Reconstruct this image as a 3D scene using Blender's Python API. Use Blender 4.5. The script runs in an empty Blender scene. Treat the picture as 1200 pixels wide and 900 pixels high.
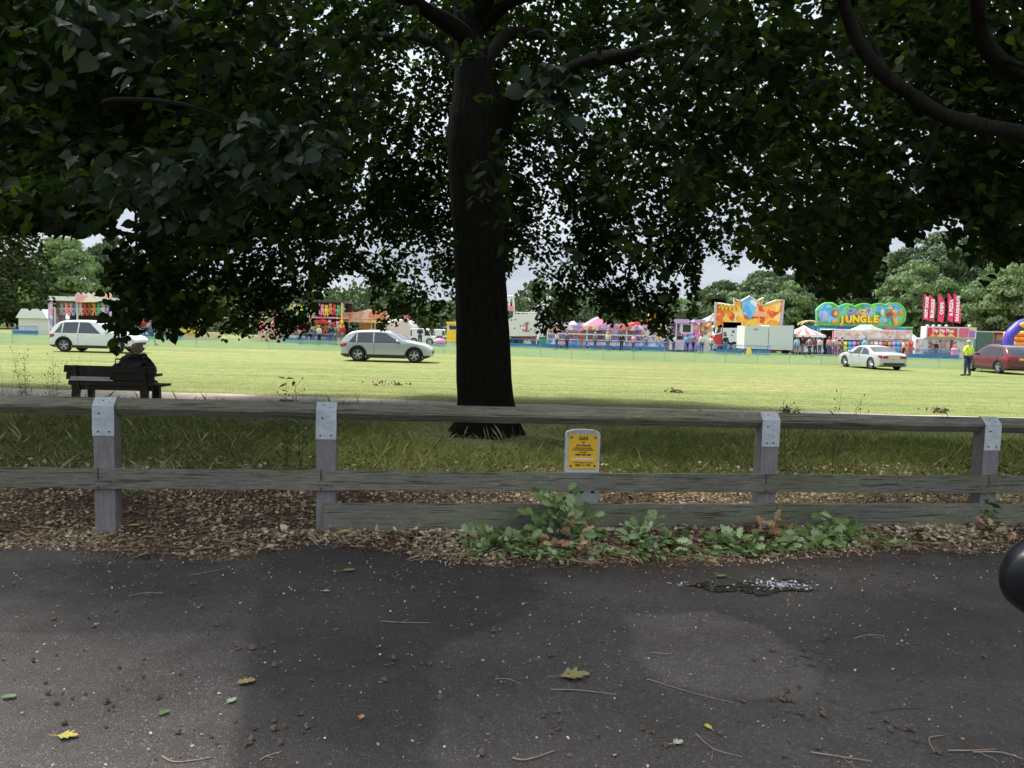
import bpy, math, random
import numpy as np
from mathutils import Vector, Matrix, noise as mnoise
random.seed(7); rng = np.random.default_rng(11)
PI = math.pi; R = math.radians
sc = bpy.context.scene; COL = sc.collection
# ------------------------------------------------------------------ camera
CAMZ = 1.8; F = 900.0
cam_d = bpy.data.cameras.new('camera'); cam = bpy.data.objects.new('camera', cam_d); COL.objects.link(cam)
cam_d.sensor_width = 36; cam_d.lens = 27; cam_d.clip_end = 3000; cam_d.clip_start = 0.05
RM = Matrix.Rotation(R(90-4.19), 3, 'X') @ Matrix.Rotation(R(1.5), 3, 'Z')
cam.matrix_world = Matrix.Translation((0, 0, CAMZ)) @ RM.to_4x4()
sc.camera = cam
RMI = RM.transposed()
def at(px, py, Y):
    """point where the line of sight through photo pixel (px,py) reaches distance Y"""
    d = RM @ Vector(((px-600)/F, -(py-450)/F, -1))
    t = Y/d.y
    return Vector((d.x*t, Y, CAMZ+d.z*t))
def gnd(px, py):
    d = RM @ Vector(((px-600)/F, -(py-450)/F, -1))
    t = -CAMZ/d.z
    return Vector((d.x*t, d.y*t, 0))
def proj(P):
    v = RMI @ (Vector(P)-Vector((0, 0, CAMZ)))
    return (600+F*v.x/-v.z, 450-F*v.y/-v.z)
def gx(px, Y, z=0):
    X = (px-600)/F*Y
    for _ in range(4): X += (px-proj((X, Y, z))[0])*Y/F
    return X
RMn = np.array(RMI)
def projn(P):
    v = (P-np.array([0, 0, CAMZ])) @ RMn.T
    return np.stack([600+F*v[:, 0]/-v[:, 2], 450-F*v[:, 1]/-v[:, 2]], 1)
# ------------------------------------------------------------------ materials
MC = {}
def nt(name):
    m = bpy.data.materials.new(name); m.use_nodes = True
    return m, m.node_tree, m.node_tree.nodes['Principled BSDF']
def mat(name, c, rough=.6, metal=0., var=.12, scale=6., bump=0., bscale=40., c2=None, coat=0., spec=.5, stretch=(1, 1, 1)):
    """plain procedural surface: base colour varied by noise, optional second colour and bump"""
    if name in MC: return MC[name]
    m, t, b = nt(name); L = t.links
    tc = t.nodes.new('ShaderNodeTexCoord'); mp = t.nodes.new('ShaderNodeMapping'); mp.inputs['Scale'].default_value = stretch
    L.new(tc.outputs['Object'], mp.inputs[0])
    n = t.nodes.new('ShaderNodeTexNoise'); n.inputs['Scale'].default_value = scale; n.inputs['Detail'].default_value = 6; n.inputs['Roughness'].default_value = .65
    L.new(mp.outputs[0], n.inputs['Vector'])
    r = t.nodes.new('ShaderNodeValToRGB'); r.color_ramp.elements[0].position = .32; r.color_ramp.elements[1].position = .68
    lo = [x*(1-var) for x in c]; hi = [min(1, x*(1+var)) for x in c]
    if c2: lo, hi = list(c), list(c2)
    r.color_ramp.elements[0].color = (*lo, 1); r.color_ramp.elements[1].color = (*hi, 1)
    L.new(n.outputs['Fac'], r.inputs[0]); L.new(r.outputs[0], b.inputs['Base Color'])
    b.inputs['Roughness'].default_value = rough; b.inputs['Metallic'].default_value = metal
    b.inputs['Coat Weight'].default_value = coat; b.inputs['Specular IOR Level'].default_value = spec
    if bump:
        n2 = t.nodes.new('ShaderNodeTexNoise'); n2.inputs['Scale'].default_value = bscale; n2.inputs['Detail'].default_value = 5
        L.new(mp.outputs[0], n2.inputs['Vector'])
        bp = t.nodes.new('ShaderNodeBump'); bp.inputs['Strength'].default_value = bump; bp.inputs['Distance'].default_value = .02
        L.new(n2.outputs['Fac'], bp.inputs['Height']); L.new(bp.outputs[0], b.inputs['Normal'])
    MC[name] = m; return m
def patt(name, cols, scale=3., rough=.5, kind='voronoi'):
    """printed funfair artwork: hard patches of several colours"""
    if name in MC: return MC[name]
    m, t, b = nt(name); L = t.links
    tc = t.nodes.new('ShaderNodeTexCoord')
    wn = t.nodes.new('ShaderNodeTexNoise'); wn.inputs['Scale'].default_value = scale*.8
    L.new(tc.outputs['Object'], wn.inputs['Vector'])
    mx = t.nodes.new('ShaderNodeVectorMath'); mx.operation = 'MULTIPLY_ADD'
    mx.inputs[1].default_value = (.9/scale*3, .9/scale*3, .9/scale*3); L.new(wn.outputs['Color'], mx.inputs[0]); L.new(tc.outputs['Object'], mx.inputs[2])
    v = t.nodes.new('ShaderNodeTexVoronoi'); v.inputs['Scale'].default_value = scale; L.new(mx.outputs[0], v.inputs['Vector'])
    s = t.nodes.new('ShaderNodeSeparateColor'); L.new(v.outputs['Color'], s.inputs[0])
    r = t.nodes.new('ShaderNodeValToRGB'); r.color_ramp.interpolation = 'CONSTANT'
    el = r.color_ramp.elements
    while len(el) < len(cols): el.new(.5)
    for i, c in enumerate(cols): el[i].position = i/len(cols); el[i].color = (*c, 1)
    L.new(s.outputs[0], r.inputs[0]); L.new(r.outputs[0], b.inputs['Base Color']); b.inputs['Roughness'].default_value = rough
    MC[name] = m; return m
def wood(name, lo, hi, seed=0., green=.35):
    """weathered board: long grain, dark splits, algae in broad patches"""
    m = mat(name, lo, .85, c2=hi, scale=5, stretch=(1.2, 12, 12), bump=.6, bscale=18); t = m.node_tree; L = t.links; b = t.nodes['Principled BSDF']
    src = b.inputs['Base Color'].links[0].from_socket; tc = t.nodes.new('ShaderNodeTexCoord')
    def nz_(sc_, st_, det=4):
        mp = t.nodes.new('ShaderNodeMapping'); mp.inputs['Scale'].default_value = st_; mp.inputs['Location'].default_value = (seed, seed, 0); L.new(tc.outputs['Object'], mp.inputs[0])
        n = t.nodes.new('ShaderNodeTexNoise'); n.inputs['Scale'].default_value = sc_; n.inputs['Detail'].default_value = det; L.new(mp.outputs[0], n.inputs['Vector']); return n.outputs['Fac']
    def ramp(f, a, c, ca, cb):
        r = t.nodes.new('ShaderNodeValToRGB'); e = r.color_ramp.elements; e[0].position = a; e[1].position = c; e[0].color = (*ca, 1); e[1].color = (*cb, 1); L.new(f, r.inputs[0]); return r.outputs[0]
    def mul(a, c):
        x = t.nodes.new('ShaderNodeMix'); x.data_type = 'RGBA'; x.blend_type = 'MULTIPLY'; x.inputs['Factor'].default_value = 1; L.new(a, x.inputs[6]); L.new(c, x.inputs[7]); return x.outputs[2]
    c = mul(src, ramp(nz_(3.2, (.7, 22, 22), 3), .36, .43, (.38, .36, .34), (1, 1, 1)))
    c = mul(c, ramp(nz_(1.3, (1, 2.5, 2.5)), .42, .66, (1, 1, 1), (.90, .97, .76-green*.1)))
    c = mul(c, ramp(nz_(26, (1, 1, 1), 5), .60, .70, (1, 1, 1), (1.35, 1.35, 1.3)))
    c = mul(c, ramp(nz_(.9, (1, 1, 1)), .36, .64, (.80, .80, .80), (1.12, 1.1, 1.06)))
    L.new(c, b.inputs['Base Color']); return m
def glassm(name='car_glass', c=(.012, .016, .018)):
    if name in MC: return MC[name]
    m = mat(name, c, .06, var=.2, scale=2, coat=.3, spec=.8); return m
# ------------------------------------------------------------------ mesh builder
class MB:
    def __init__(s): s.v = []; s.f = []; s.m = []; s.mi = 0
    def quad(s, *p):
        n = len(s.v); s.v += [tuple(q) for q in p]; s.f.append(tuple(range(n, n+len(p)))); s.m.append(s.mi); return s
    def box(s, c, d, rz=0., tap=1., rx=0.):
        n = len(s.v); M = Matrix.Rotation(rz, 3, 'Z') @ Matrix.Rotation(rx, 3, 'X')
        for z in (-1, 1):
            k = tap if z > 0 else 1
            for x, y in ((-1, -1), (1, -1), (1, 1), (-1, 1)):
                s.v.append(tuple(Vector(c)+M @ Vector((x*d[0]/2*k, y*d[1]/2*k, z*d[2]/2))))
        for f in ((3, 2, 1, 0), (4, 5, 6, 7), (0, 1, 5, 4), (1, 2, 6, 5), (2, 3, 7, 6), (3, 0, 4, 7)):
            s.f.append(tuple(n+i for i in f)); s.m.append(s.mi)
        return s
    def tube(s, pts, rad, seg=8, caps=True):
        pts = [Vector(p) for p in pts]; rad = rad if hasattr(rad, '__len__') else [rad]*len(pts)
        n0 = len(s.v); u = None
        for i, p in enumerate(pts):
            d = (pts[min(i+1, len(pts)-1)]-pts[max(i-1, 0)]).normalized()
            if u is None: u = d.orthogonal().normalized()
            else:
                u = (u-d*u.dot(d)); u = u.normalized() if u.length > 1e-5 else d.orthogonal().normalized()
            w = d.cross(u)
            for k in range(seg):
                a = 2*PI*k/seg; s.v.append(tuple(p+(u*math.cos(a)+w*math.sin(a))*rad[i]))
        for i in range(len(pts)-1):
            for k in range(seg):
                a = n0+i*seg+k; b = n0+i*seg+(k+1) % seg
                s.f.append((a, b, b+seg, a+seg)); s.m.append(s.mi)
        if caps:
            s.f.append(tuple(n0+k for k in reversed(range(seg)))); s.m.append(s.mi)
            e = n0+(len(pts)-1)*seg; s.f.append(tuple(e+k for k in range(seg))); s.m.append(s.mi)
        return s
    def ball(s, c, r, seg=10, rings=7, jit=0.):
        r = r if hasattr(r, '__len__') else (r, r, r); n0 = len(s.v); c = Vector(c)
        for i in range(1, rings):
            th = PI*i/rings
            for k in range(seg):
                a = 2*PI*k/seg; j = 1+random.uniform(-jit, jit)
                s.v.append((c.x+r[0]*math.sin(th)*math.cos(a)*j, c.y+r[1]*math.sin(th)*math.sin(a)*j, c.z+r[2]*math.cos(th)*j))
        s.v.append((c.x, c.y, c.z+r[2])); s.v.append((c.x, c.y, c.z-r[2])); T = len(s.v)-2; Bt = T+1
        for k in range(seg):
            k2 = (k+1) % seg
            s.f.append((T, n0+k, n0+k2)); s.m.append(s.mi)
            for i in range(rings-2):
                a = n0+i*seg; s.f.append((a+k, a+seg+k, a+seg+k2, a+k2)); s.m.append(s.mi)
            a = n0+(rings-2)*seg; s.f.append((a+k2, a+k, Bt)); s.m.append(s.mi)
        return s
    def prism(s, pts, y0, y1, M=None):
        """outline pts (x,z) extruded from y0 (front) to y1"""
        n = len(s.v); k = len(pts)
        for y in (y0, y1):
            for x, z in pts:
                q = Vector((x, y, z)); s.v.append(tuple(M @ q if M else q))
        s.f.append(tuple(n+i for i in range(k))); s.m.append(s.mi)
        s.f.append(tuple(n+k+i for i in reversed(range(k)))); s.m.append(s.mi)
        for i in range(k):
            j = (i+1) % k; s.f.append((n+j, n+i, n+k+i, n+k+j)); s.m.append(s.mi)
        return s
    def rot(s, rz, piv=(0, 0, 0)):
        M = Matrix.Rotation(rz, 3, 'Z'); p = Vector(piv)
        s.v = [tuple(p+M @ (Vector(v)-p)) for v in s.v]; return s
    def build(s, name, m, parent=None, smooth=False, loc=None, bevel=0):
        me = bpy.data.meshes.new(name); me.from_pydata(s.v, [], s.f)
        ms = m if isinstance(m, (list, tuple)) else [m]
        for q in ms: me.materials.append(q)
        if len(ms) > 1: me.polygons.foreach_set('material_index', s.m)
        if smooth: me.polygons.foreach_set('use_smooth', [True]*len(me.polygons))
        me.update()
        o = bpy.data.objects.new(name, me); COL.objects.link(o)
        if parent: o.parent = parent
        if loc is not None: o.location = loc
        if bevel:
            bv = o.modifiers.new('bevel', 'BEVEL'); bv.width = bevel; bv.segments = 2; bv.limit_method = 'ANGLE'
        return o
def tag(o, label=None, cat=None, group=None, kind=None):
    if label: o['label'] = label
    if cat: o['category'] = cat
    if group: o['group'] = group
    if kind: o['kind'] = kind
    return o
def thing(name, loc, label, cat, group=None, rz=0.):
    o = bpy.data.objects.new(name, None); COL.objects.link(o); o.location = loc; o.rotation_euler.z = rz
    o.empty_display_size = .2
    return tag(o, label, cat, group)
def copy_tree(o, parent=None):
    c = o.copy(); COL.objects.link(c)
    if parent: c.parent = parent
    for ch in list(o.children): copy_tree(ch, c)
    return c
def text(body, size, loc, m, parent, name='lettering', rx=90, ry=0, rz=0, bold=0., sx=1., ext=.01, align='CENTER'):
    cu = bpy.data.curves.new(name, 'FONT'); cu.body = body; cu.size = size; cu.extrude = ext; cu.offset = bold
    cu.align_x = align; cu.align_y = 'CENTER'; cu.resolution_u = 3; cu.materials.append(m)
    o = bpy.data.objects.new(name, cu); COL.objects.link(o); o.parent = parent; o.location = loc
    o.rotation_euler = (Matrix.Rotation(R(rz), 3, 'Z') @ Matrix.Rotation(R(rx), 3, 'X') @ Matrix.Rotation(R(ry), 3, 'Z')).to_euler()
    o.scale = (sx, 1, 1)
    dg = bpy.context.evaluated_depsgraph_get(); dg.update(); me = bpy.data.meshes.new_from_object(o.evaluated_get(dg))
    q = bpy.data.objects.new(name, me); COL.objects.link(q); q.parent = parent; q.location = o.location; q.rotation_euler = o.rotation_euler; q.scale = o.scale
    bpy.data.objects.remove(o); bpy.data.curves.remove(cu); return q
def bake(o):
    """replace an object's mesh by its modified one"""
    dg = bpy.context.evaluated_depsgraph_get(); dg.update()
    me = bpy.data.meshes.new_from_object(o.evaluated_get(dg)); o.modifiers.clear(); o.data = me; return o
# ------------------------------------------------------------------ common colours
WHITE = mat('white_paint', (.72, .73, .72), .45, var=.05)
OFFW = mat('off_white_vinyl', (.66, .65, .61), .6, var=.08)
BLACK = mat('black_plastic', (.015, .015, .017), .5, var=.3)
DGREY = mat('dark_grey_metal', (.06, .06, .065), .5, var=.2)
GREY = mat('grey_metal', (.32, .33, .34), .45, .4, var=.1)
RED = mat('red_gloss_paint', (.55, .03, .035), .4)
ORANGE = mat('orange_gloss_paint', (.85, .25, .03), .4)
YEL = mat('yellow_gloss_paint', (.85, .58, .05), .4)
BLUE = mat('blue_gloss_paint', (.04, .17, .55), .4)
LBLUE = mat('light_blue_paint', (.2, .5, .78), .4)
PINK = mat('pink_gloss_paint', (.8, .25, .4), .4)
PURP = mat('purple_gloss_paint', (.42, .16, .62), .4)
GREEN = mat('green_gloss_paint', (.07, .42, .14), .4)
LILAC = mat('lilac_paint', (.6, .38, .75), .5)
CREAM = mat('cream_paint', (.75, .62, .38), .5)
TURQ = mat('turquoise_paint', (.12, .5, .5), .4)
# ------------------------------------------------------------------ world and sun
SUN_EL, SUN_AZ = 60., 305.      # azimuth clockwise from +Y
w = bpy.data.worlds.new('World'); sc.world = w; w.use_nodes = True; t = w.node_tree; L = t.links
bg = t.nodes['Background']; bg.inputs['Strength'].default_value = .1
sky = t.nodes.new('ShaderNodeTexSky'); sky.sky_type = 'NISHITA'; sky.sun_disc = False
sky.sun_elevation = R(SUN_EL); sky.sun_rotation = R(SUN_AZ); sky.dust_density = 2.
tc = t.nodes.new('ShaderNodeTexCoord'); mp = t.nodes.new('ShaderNodeMapping'); mp.inputs['Scale'].default_value = (1, 1, 3.2)
L.new(tc.outputs['Generated'], mp.inputs[0])
n = t.nodes.new('ShaderNodeTexNoise'); n.inputs['Scale'].default_value = 3.2; n.inputs['Detail'].default_value = 8; n.inputs['Roughness'].default_value = .55
L.new(mp.outputs[0], n.inputs['Vector'])
cr = t.nodes.new('ShaderNodeValToRGB'); e = cr.color_ramp.elements
e[0].position = .35; e[0].color = (2.95, 3.32, 3.85, 1); e[1].position = .66; e[1].color = (4.5, 4.85, 5.25, 1)
L.new(n.outputs['Fac'], cr.inputs[0])
n2 = t.nodes.new('ShaderNodeTexNoise'); n2.inputs['Scale'].default_value = 1.7; n2.inputs['Detail'].default_value = 6
L.new(mp.outputs[0], n2.inputs['Vector'])
cm = t.nodes.new('ShaderNodeMapRange'); cm.inputs['From Min'].default_value = .3; cm.inputs['From Max'].default_value = .5
cm.inputs['To Min'].default_value = .6; cm.inputs['To Max'].default_value = 1.
L.new(n2.outputs['Fac'], cm.inputs['Value'])
mx = t.nodes.new('ShaderNodeMix'); mx.data_type = 'RGBA'
L.new(cm.outputs[0], mx.inputs['Factor']); L.new(sky.outputs[0], mx.inputs[6]); L.new(cr.outputs[0], mx.inputs[7])
sx_ = t.nodes.new('ShaderNodeSeparateXYZ'); L.new(tc.outputs['Generated'], sx_.inputs[0])
zr_ = t.nodes.new('ShaderNodeMapRange'); zr_.inputs['From Min'].default_value = .05; zr_.inputs['From Max'].default_value = .85; zr_.inputs['To Min'].default_value = .68; zr_.inputs['To Max'].default_value = 1.75; L.new(sx_.outputs['Z'], zr_.inputs['Value'])
vm_ = t.nodes.new('ShaderNodeVectorMath'); vm_.operation = 'SCALE'; L.new(mx.outputs[2], vm_.inputs[0]); L.new(zr_.outputs[0], vm_.inputs['Scale']); L.new(vm_.outputs[0], bg.inputs['Color'])   # an overcast sky is brightest overhead
sd = bpy.data.lights.new('sun', 'SUN'); so = bpy.data.objects.new('sun', sd); COL.objects.link(so)
sd.energy = 3.1; sd.angle = R(14); sd.color = (1, .965, .9)
sdir = Vector((math.sin(R(SUN_AZ))*math.cos(R(SUN_EL)), math.cos(R(SUN_AZ))*math.cos(R(SUN_EL)), math.sin(R(SUN_EL))))
so.rotation_euler = sdir.to_track_quat('Z', 'Y').to_euler()
so.location = sdir*60
vs = sc.view_settings; vs.view_transform = 'Standard'; vs.look = 'None'; vs.gamma = 1; vs.exposure = 1.3; vs.use_curve_mapping = False
cy = sc.cycles; cy.use_denoising = True
try: cy.denoiser = 'OPENIMAGEDENOISE'
except Exception: pass
cy.use_adaptive_sampling = True; cy.adaptive_threshold = .02
cy.max_bounces = 7; cy.diffuse_bounces = 3; cy.glossy_bounces = 3; cy.transparent_max_bounces = 12; cy.transmission_bounces = 4
cy.sample_clamp_indirect = 6; cy.caustics_reflective = False; cy.caustics_refractive = False
# ------------------------------------------------------------------ fence line
FA = Vector((gx(128, 6.35), 6.35, 0)); FB = Vector((gx(1146, 7.4), 7.4, 0))
FD = (FB-FA).normalized(); FN = Vector((FD.y, -FD.x, 0)); FYAW = math.atan2(FD.y, FD.x)   # FN points to the road
def on_fence(px):
    """point on the fence line seen at photo column px"""
    lo, hi = -6., 14.
    for _ in range(40):
        mid = (lo+hi)/2
        if proj(FA+FD*mid)[0] < px: lo = mid
        else: hi = mid
    return lo
def fl(u, off=0., z=0.):
    p = FA+FD*u+FN*off; return Vector((p.x, p.y, z))
# ------------------------------------------------------------------ ground materials
def ground_mat():
    m, t, b = nt('mown_grass_ground'); L = t.links; N = t.nodes
    g = N.new('ShaderNodeNewGeometry')
    def noise(scale, det=5, st=(1, 1, 1), rough=.6):
        mp = N.new('ShaderNodeMapping'); mp.inputs['Scale'].default_value = st; L.new(g.outputs['Position'], mp.inputs[0])
        n = N.new('ShaderNodeTexNoise'); n.inputs['Scale'].default_value = scale; n.inputs['Detail'].default_value = det
        n.inputs['Roughness'].default_value = rough; L.new(mp.outputs[0], n.inputs['Vector']); return n.outputs['Fac']
    def ramp(f, a, b_, ca, cb):
        r = N.new('ShaderNodeValToRGB'); r.color_ramp.elements[0].position = a; r.color_ramp.elements[1].position = b_
        r.color_ramp.elements[0].color = (*ca, 1); r.color_ramp.elements[1].color = (*cb, 1); L.new(f, r.inputs[0]); return r.outputs[0]
    def mix(f, a, b_, mode='MIX'):
        x = N.new('ShaderNodeMix'); x.data_type = 'RGBA'; x.blend_type = mode
        if hasattr(f, 'links'): L.new(f, x.inputs['Factor'])
        else: x.inputs['Factor'].default_value = f
        L.new(a, x.inputs[6]); L.new(b_, x.inputs[7]); return x.outputs[2]
    base = ramp(noise(9, 8, (1, 1, 1), .8), .36, .64, (.15, .175, .065), (.31, .325, .14))
    broad = ramp(noise(.1, 4, (.35, 1, 1)), .36, .62, (.235, .285, .125), (.40, .365, .195))
    col = mix(.55, base, broad)
    stripe = ramp(noise(1.1, 5, (.08, 1.6, 1), .7), .35, .65, (.6, .66, .55), (1.12, 1.1, 1.0))
    col = mix(1., col, stripe, 'MULTIPLY')
    fleck = ramp(noise(26, 4, (1, .6, 1), .8), .42, .60, (.62, .66, .5), (1.12, 1.1, 1.1))
    col = mix(1., col, fleck, 'MULTIPLY')
    clump = ramp(noise(3.2, 6, (.5, 1, 1), .75), .38, .58, (.66, .72, .6), (1.05, 1.04, 1.02))
    col = mix(1., col, clump, 'MULTIPLY')
    # worn brown verge near the road and under the tree
    sp = N.new('ShaderNodeSeparateXYZ'); L.new(g.outputs['Position'], sp.inputs[0])
    def band(lo, hi, amp, scale, src='Y'):
        a = N.new('ShaderNodeMath'); a.operation = 'MULTIPLY_ADD'; a.inputs[1].default_value = amp; L.new(noise(scale, 5), a.inputs[0]); L.new(sp.outputs[src], a.inputs[2])
        r = N.new('ShaderNodeMapRange'); r.inputs['From Min'].default_value = lo; r.inputs['From Max'].default_value = hi; L.new(a.outputs[0], r.inputs['Value']); return r.outputs[0]
    soil = ramp(noise(18, 7, (1, 1, 1), .8), .35, .65, (.06, .042, .03), (.2, .14, .10))
    under = ramp(noise(14, 6, (1, 1, 1), .8), .35, .65, (.17, .18, .07), (.36, .35, .17))
    f1 = band(8.6, 10.4, 1.6, .9); f2 = band(15.5, 19.5, 2.5, .5)
    far = mix(f2, under, col)
    out = mix(f1, soil, far)
    L.new(out, b.inputs['Base Color']); b.inputs['Roughness'].default_value = .95; b.inputs['Specular IOR Level'].default_value = .15
    bp = N.new('ShaderNodeBump'); bp.inputs['Strength'].default_value = .7; bp.inputs['Distance'].default_value = .05
    L.new(noise(20, 8, (1, 1, 1), .75), bp.inputs['Height']); L.new(bp.outputs[0], b.inputs['Normal'])
    return m
mb = MB()
xs = [-900, -200, -60, -25, -12, -6, 0, 6, 12, 25, 60, 200, 900]; ys = [-300, -60, -8, 2, 5, 8, 12, 18, 30, 60, 120, 300, 1500]
for i in range(len(xs)-1):
    for j in range(len(ys)-1): mb.quad((xs[i], ys[j], 0), (xs[i+1], ys[j], 0), (xs[i+1], ys[j+1], 0), (xs[i], ys[j+1], 0))
tag(mb.build('ground', ground_mat()), kind='structure')
def asphalt(name, c, cs, grain=.5, wet=0., chip=.35):
    m, t, b = nt(name); L = t.links; N = t.nodes
    g = N.new('ShaderNodeNewGeometry')
    def noise(scale, det=5, rough=.6, st=(1, 1, 1)):
        mp = N.new('ShaderNodeMapping'); mp.inputs['Scale'].default_value = st; L.new(g.outputs['Position'], mp.inputs[0])
        n = N.new('ShaderNodeTexNoise'); n.inputs['Scale'].default_value = scale; n.inputs['Detail'].default_value = det
        n.inputs['Roughness'].default_value = rough; L.new(mp.outputs[0], n.inputs['Vector']); return n.outputs['Fac']
    v = N.new('ShaderNodeTexVoronoi'); v.inputs['Scale'].default_value = 120; L.new(g.outputs['Position'], v.inputs['Vector'])
    s = N.new('ShaderNodeSeparateColor'); L.new(v.outputs['Color'], s.inputs[0])
    r = N.new('ShaderNodeValToRGB'); el = r.color_ramp.elements
    el[0].position = 0; el[0].color = (*[x*.72 for x in c], 1); el[1].position = .90; el[1].color = (*[x*1.12 for x in c], 1)
    q = el.new(.975); q.color = (*[x*(1.3+chip*2.4) for x in c], 1); L.new(s.outputs[0], r.inputs[0])
    big = N.new('ShaderNodeValToRGB'); big.color_ramp.elements[0].position = .35; big.color_ramp.elements[1].position = .66
    big.color_ramp.elements[0].color = (.70, .65, .61, 1); big.color_ramp.elements[1].color = (1.15, 1.13, 1.12, 1); L.new(noise(1.1, 9, .68), big.inputs[0])
    x = N.new('ShaderNodeMix'); x.data_type = 'RGBA'; x.blend_type = 'MULTIPLY'; x.inputs['Factor'].default_value = 1
    L.new(r.outputs[0], x.inputs[6]); L.new(big.outputs[0], x.inputs[7])
    fn = N.new('ShaderNodeValToRGB'); fn.color_ramp.elements[0].position = .3; fn.color_ramp.elements[1].position = .72
    fn.color_ramp.elements[0].color = (.6, .6, .6, 1); fn.color_ramp.elements[1].color = (1.4, 1.36, 1.3, 1); L.new(noise(60, 4, .8), fn.inputs[0])
    x2 = N.new('ShaderNodeMix'); x2.data_type = 'RGBA'; x2.blend_type = 'MULTIPLY'; x2.inputs['Factor'].default_value = grain
    L.new(x.outputs[2], x2.inputs[6]); L.new(fn.outputs[0], x2.inputs[7]); L.new(x2.outputs[2], b.inputs['Base Color'])
    rr = N.new('ShaderNodeMapRange'); rr.inputs['From Min'].default_value = .35; rr.inputs['From Max'].default_value = .65
    rr.inputs['To Min'].default_value = .55-wet*.35; rr.inputs['To Max'].default_value = .9-wet*.3
    L.new(noise(2.3, 5), rr.inputs['Value']); L.new(rr.outputs[0], b.inputs['Roughness'])
    bp = N.new('ShaderNodeBump'); bp.inputs['Strength'].default_value = cs; bp.inputs['Distance'].default_value = .012
    L.new(noise(85, 4, .8), bp.inputs['Height'])
    bp2 = N.new('ShaderNodeBump'); bp2.inputs['Strength'].default_value = cs*.8; bp2.inputs['Distance'].default_value = .02
    L.new(v.outputs['Distance'], bp2.inputs['Height']); bp2.invert = True; L.new(bp.outputs[0], bp2.inputs['Normal'])
    L.new(bp2.outputs[0], b.inputs['Normal']); return m
# road edge, read off the photograph along the verge
EDGE = [(-500, 640), (-200, 645), (0, 643), (60, 640), (110, 646), (160, 652), (230, 655), (300, 652), (345, 642), (385, 638), (440, 645), (500, 655), (560, 660), (640, 662),
        (700, 661), (780, 660), (850, 658), (930, 654), (1000, 648), (1080, 645), (1150, 646), (1210, 642), (1400, 640), (1700, 640)]
pts = []
for (a, b_), (c, d) in zip(EDGE[:-1], EDGE[1:]):
    for k in range(14):
        f = k/14; pts.append(gnd(a+(c-a)*f, b_+(d-b_)*f+mnoise.noise(Vector((a+(c-a)*f, 3, 0))*.05)*5+random.uniform(-1.6, 1.6)))
EDGEP = pts
ex = np.array([p.x for p in pts]); ey = np.array([p.y for p in pts])
def edge_y(x): return np.interp(x, ex, ey)
def inpoly(q, poly):
    x, y = q[:, 0], q[:, 1]; r = np.zeros(len(q), bool); n = len(poly)
    for a in range(n):
        (xa, ya), (xb, yb) = poly[a], poly[(a+1) % n]
        c = ((ya > y) != (yb > y)) & (x < (xb-xa)*(y-ya)/((yb-ya) if yb != ya else 1e-9)+xa); r ^= c
    return r
gxs = np.concatenate([[-120, -60, -30, -16], np.arange(-9, 9.001, .035), [16, 30, 60, 120]]); gt_ = np.concatenate([[-7, -3, 0, 1.5], np.linspace(2.4, 6, 150)])
ed = np.interp(gxs, ex, ey); ed = np.where(gxs < ex[0], ey[0]-8*np.clip((ex[0]-gxs)/100, 0, 1), ed); ed = np.where(gxs > ex[-1], ey[-1]+10*np.clip((gxs-ex[-1])/100, 0, 1), ed)
GXX = np.repeat(gxs[:, None], len(gt_), 1); f_ = np.clip((gt_-2.4)/3.6, 0, 1)[None, :]; GYY = np.where(gt_[None, :] < 2.4, gt_[None, :], 2.4+(ed[:, None]-2.4)*f_)
VV = np.stack([GXX.ravel(), GYY.ravel(), np.full(GXX.size, .004)], 1)
VV[:, 2] += np.where(np.abs(VV[:, 0]) < 9, np.array([.006*mnoise.noise(Vector((p[0]*1.1, p[1]*1.1, 0))) for p in VV])+.006, 0)
q = projn(np.where(VV[:, 1:2] > 2.3, VV, np.array([0, 3., 0]))); nzv = np.array([mnoise.noise(Vector((p[0]*5, p[1]*5, 1.)))+.6*mnoise.noise(Vector((p[0]*17, p[1]*17, 2.))) for p in VV])
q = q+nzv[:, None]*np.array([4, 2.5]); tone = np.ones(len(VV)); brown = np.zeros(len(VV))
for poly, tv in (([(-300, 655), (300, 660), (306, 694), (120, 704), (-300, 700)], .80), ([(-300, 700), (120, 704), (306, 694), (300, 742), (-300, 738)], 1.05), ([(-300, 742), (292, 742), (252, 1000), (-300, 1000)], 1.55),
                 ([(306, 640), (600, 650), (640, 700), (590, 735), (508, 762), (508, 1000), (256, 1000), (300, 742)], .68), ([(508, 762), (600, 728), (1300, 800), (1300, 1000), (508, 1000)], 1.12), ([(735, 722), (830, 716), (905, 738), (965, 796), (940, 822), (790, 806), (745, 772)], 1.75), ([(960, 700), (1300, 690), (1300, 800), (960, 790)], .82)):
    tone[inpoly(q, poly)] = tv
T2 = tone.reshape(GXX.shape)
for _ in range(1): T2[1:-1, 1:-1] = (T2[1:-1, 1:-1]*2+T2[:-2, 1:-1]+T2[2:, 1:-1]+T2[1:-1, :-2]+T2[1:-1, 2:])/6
dE = np.interp(VV[:, 0], gxs, ed)-VV[:, 1]
wdth = np.interp(projn(VV*np.array([1, 0, 0])+np.array([0, 6., 0]))[:, 0], [0, 380, 560, 700, 850, 1000, 1100, 1250], [.08, .10, .30, .5, .55, .45, .30, .22])
brown = np.clip(1.15-dE/np.maximum(wdth*(1+.8*nzv), .03), 0, 1)*np.where(VV[:, 1] > 3, 1, 0)
me = bpy.data.meshes.new('road'); nc, nr = GXX.shape; ii_ = np.arange(nc*nr).reshape(nc, nr)
fq = np.stack([ii_[:-1, :-1], ii_[1:, :-1], ii_[1:, 1:], ii_[:-1, 1:]], -1).reshape(-1, 4)
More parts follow.
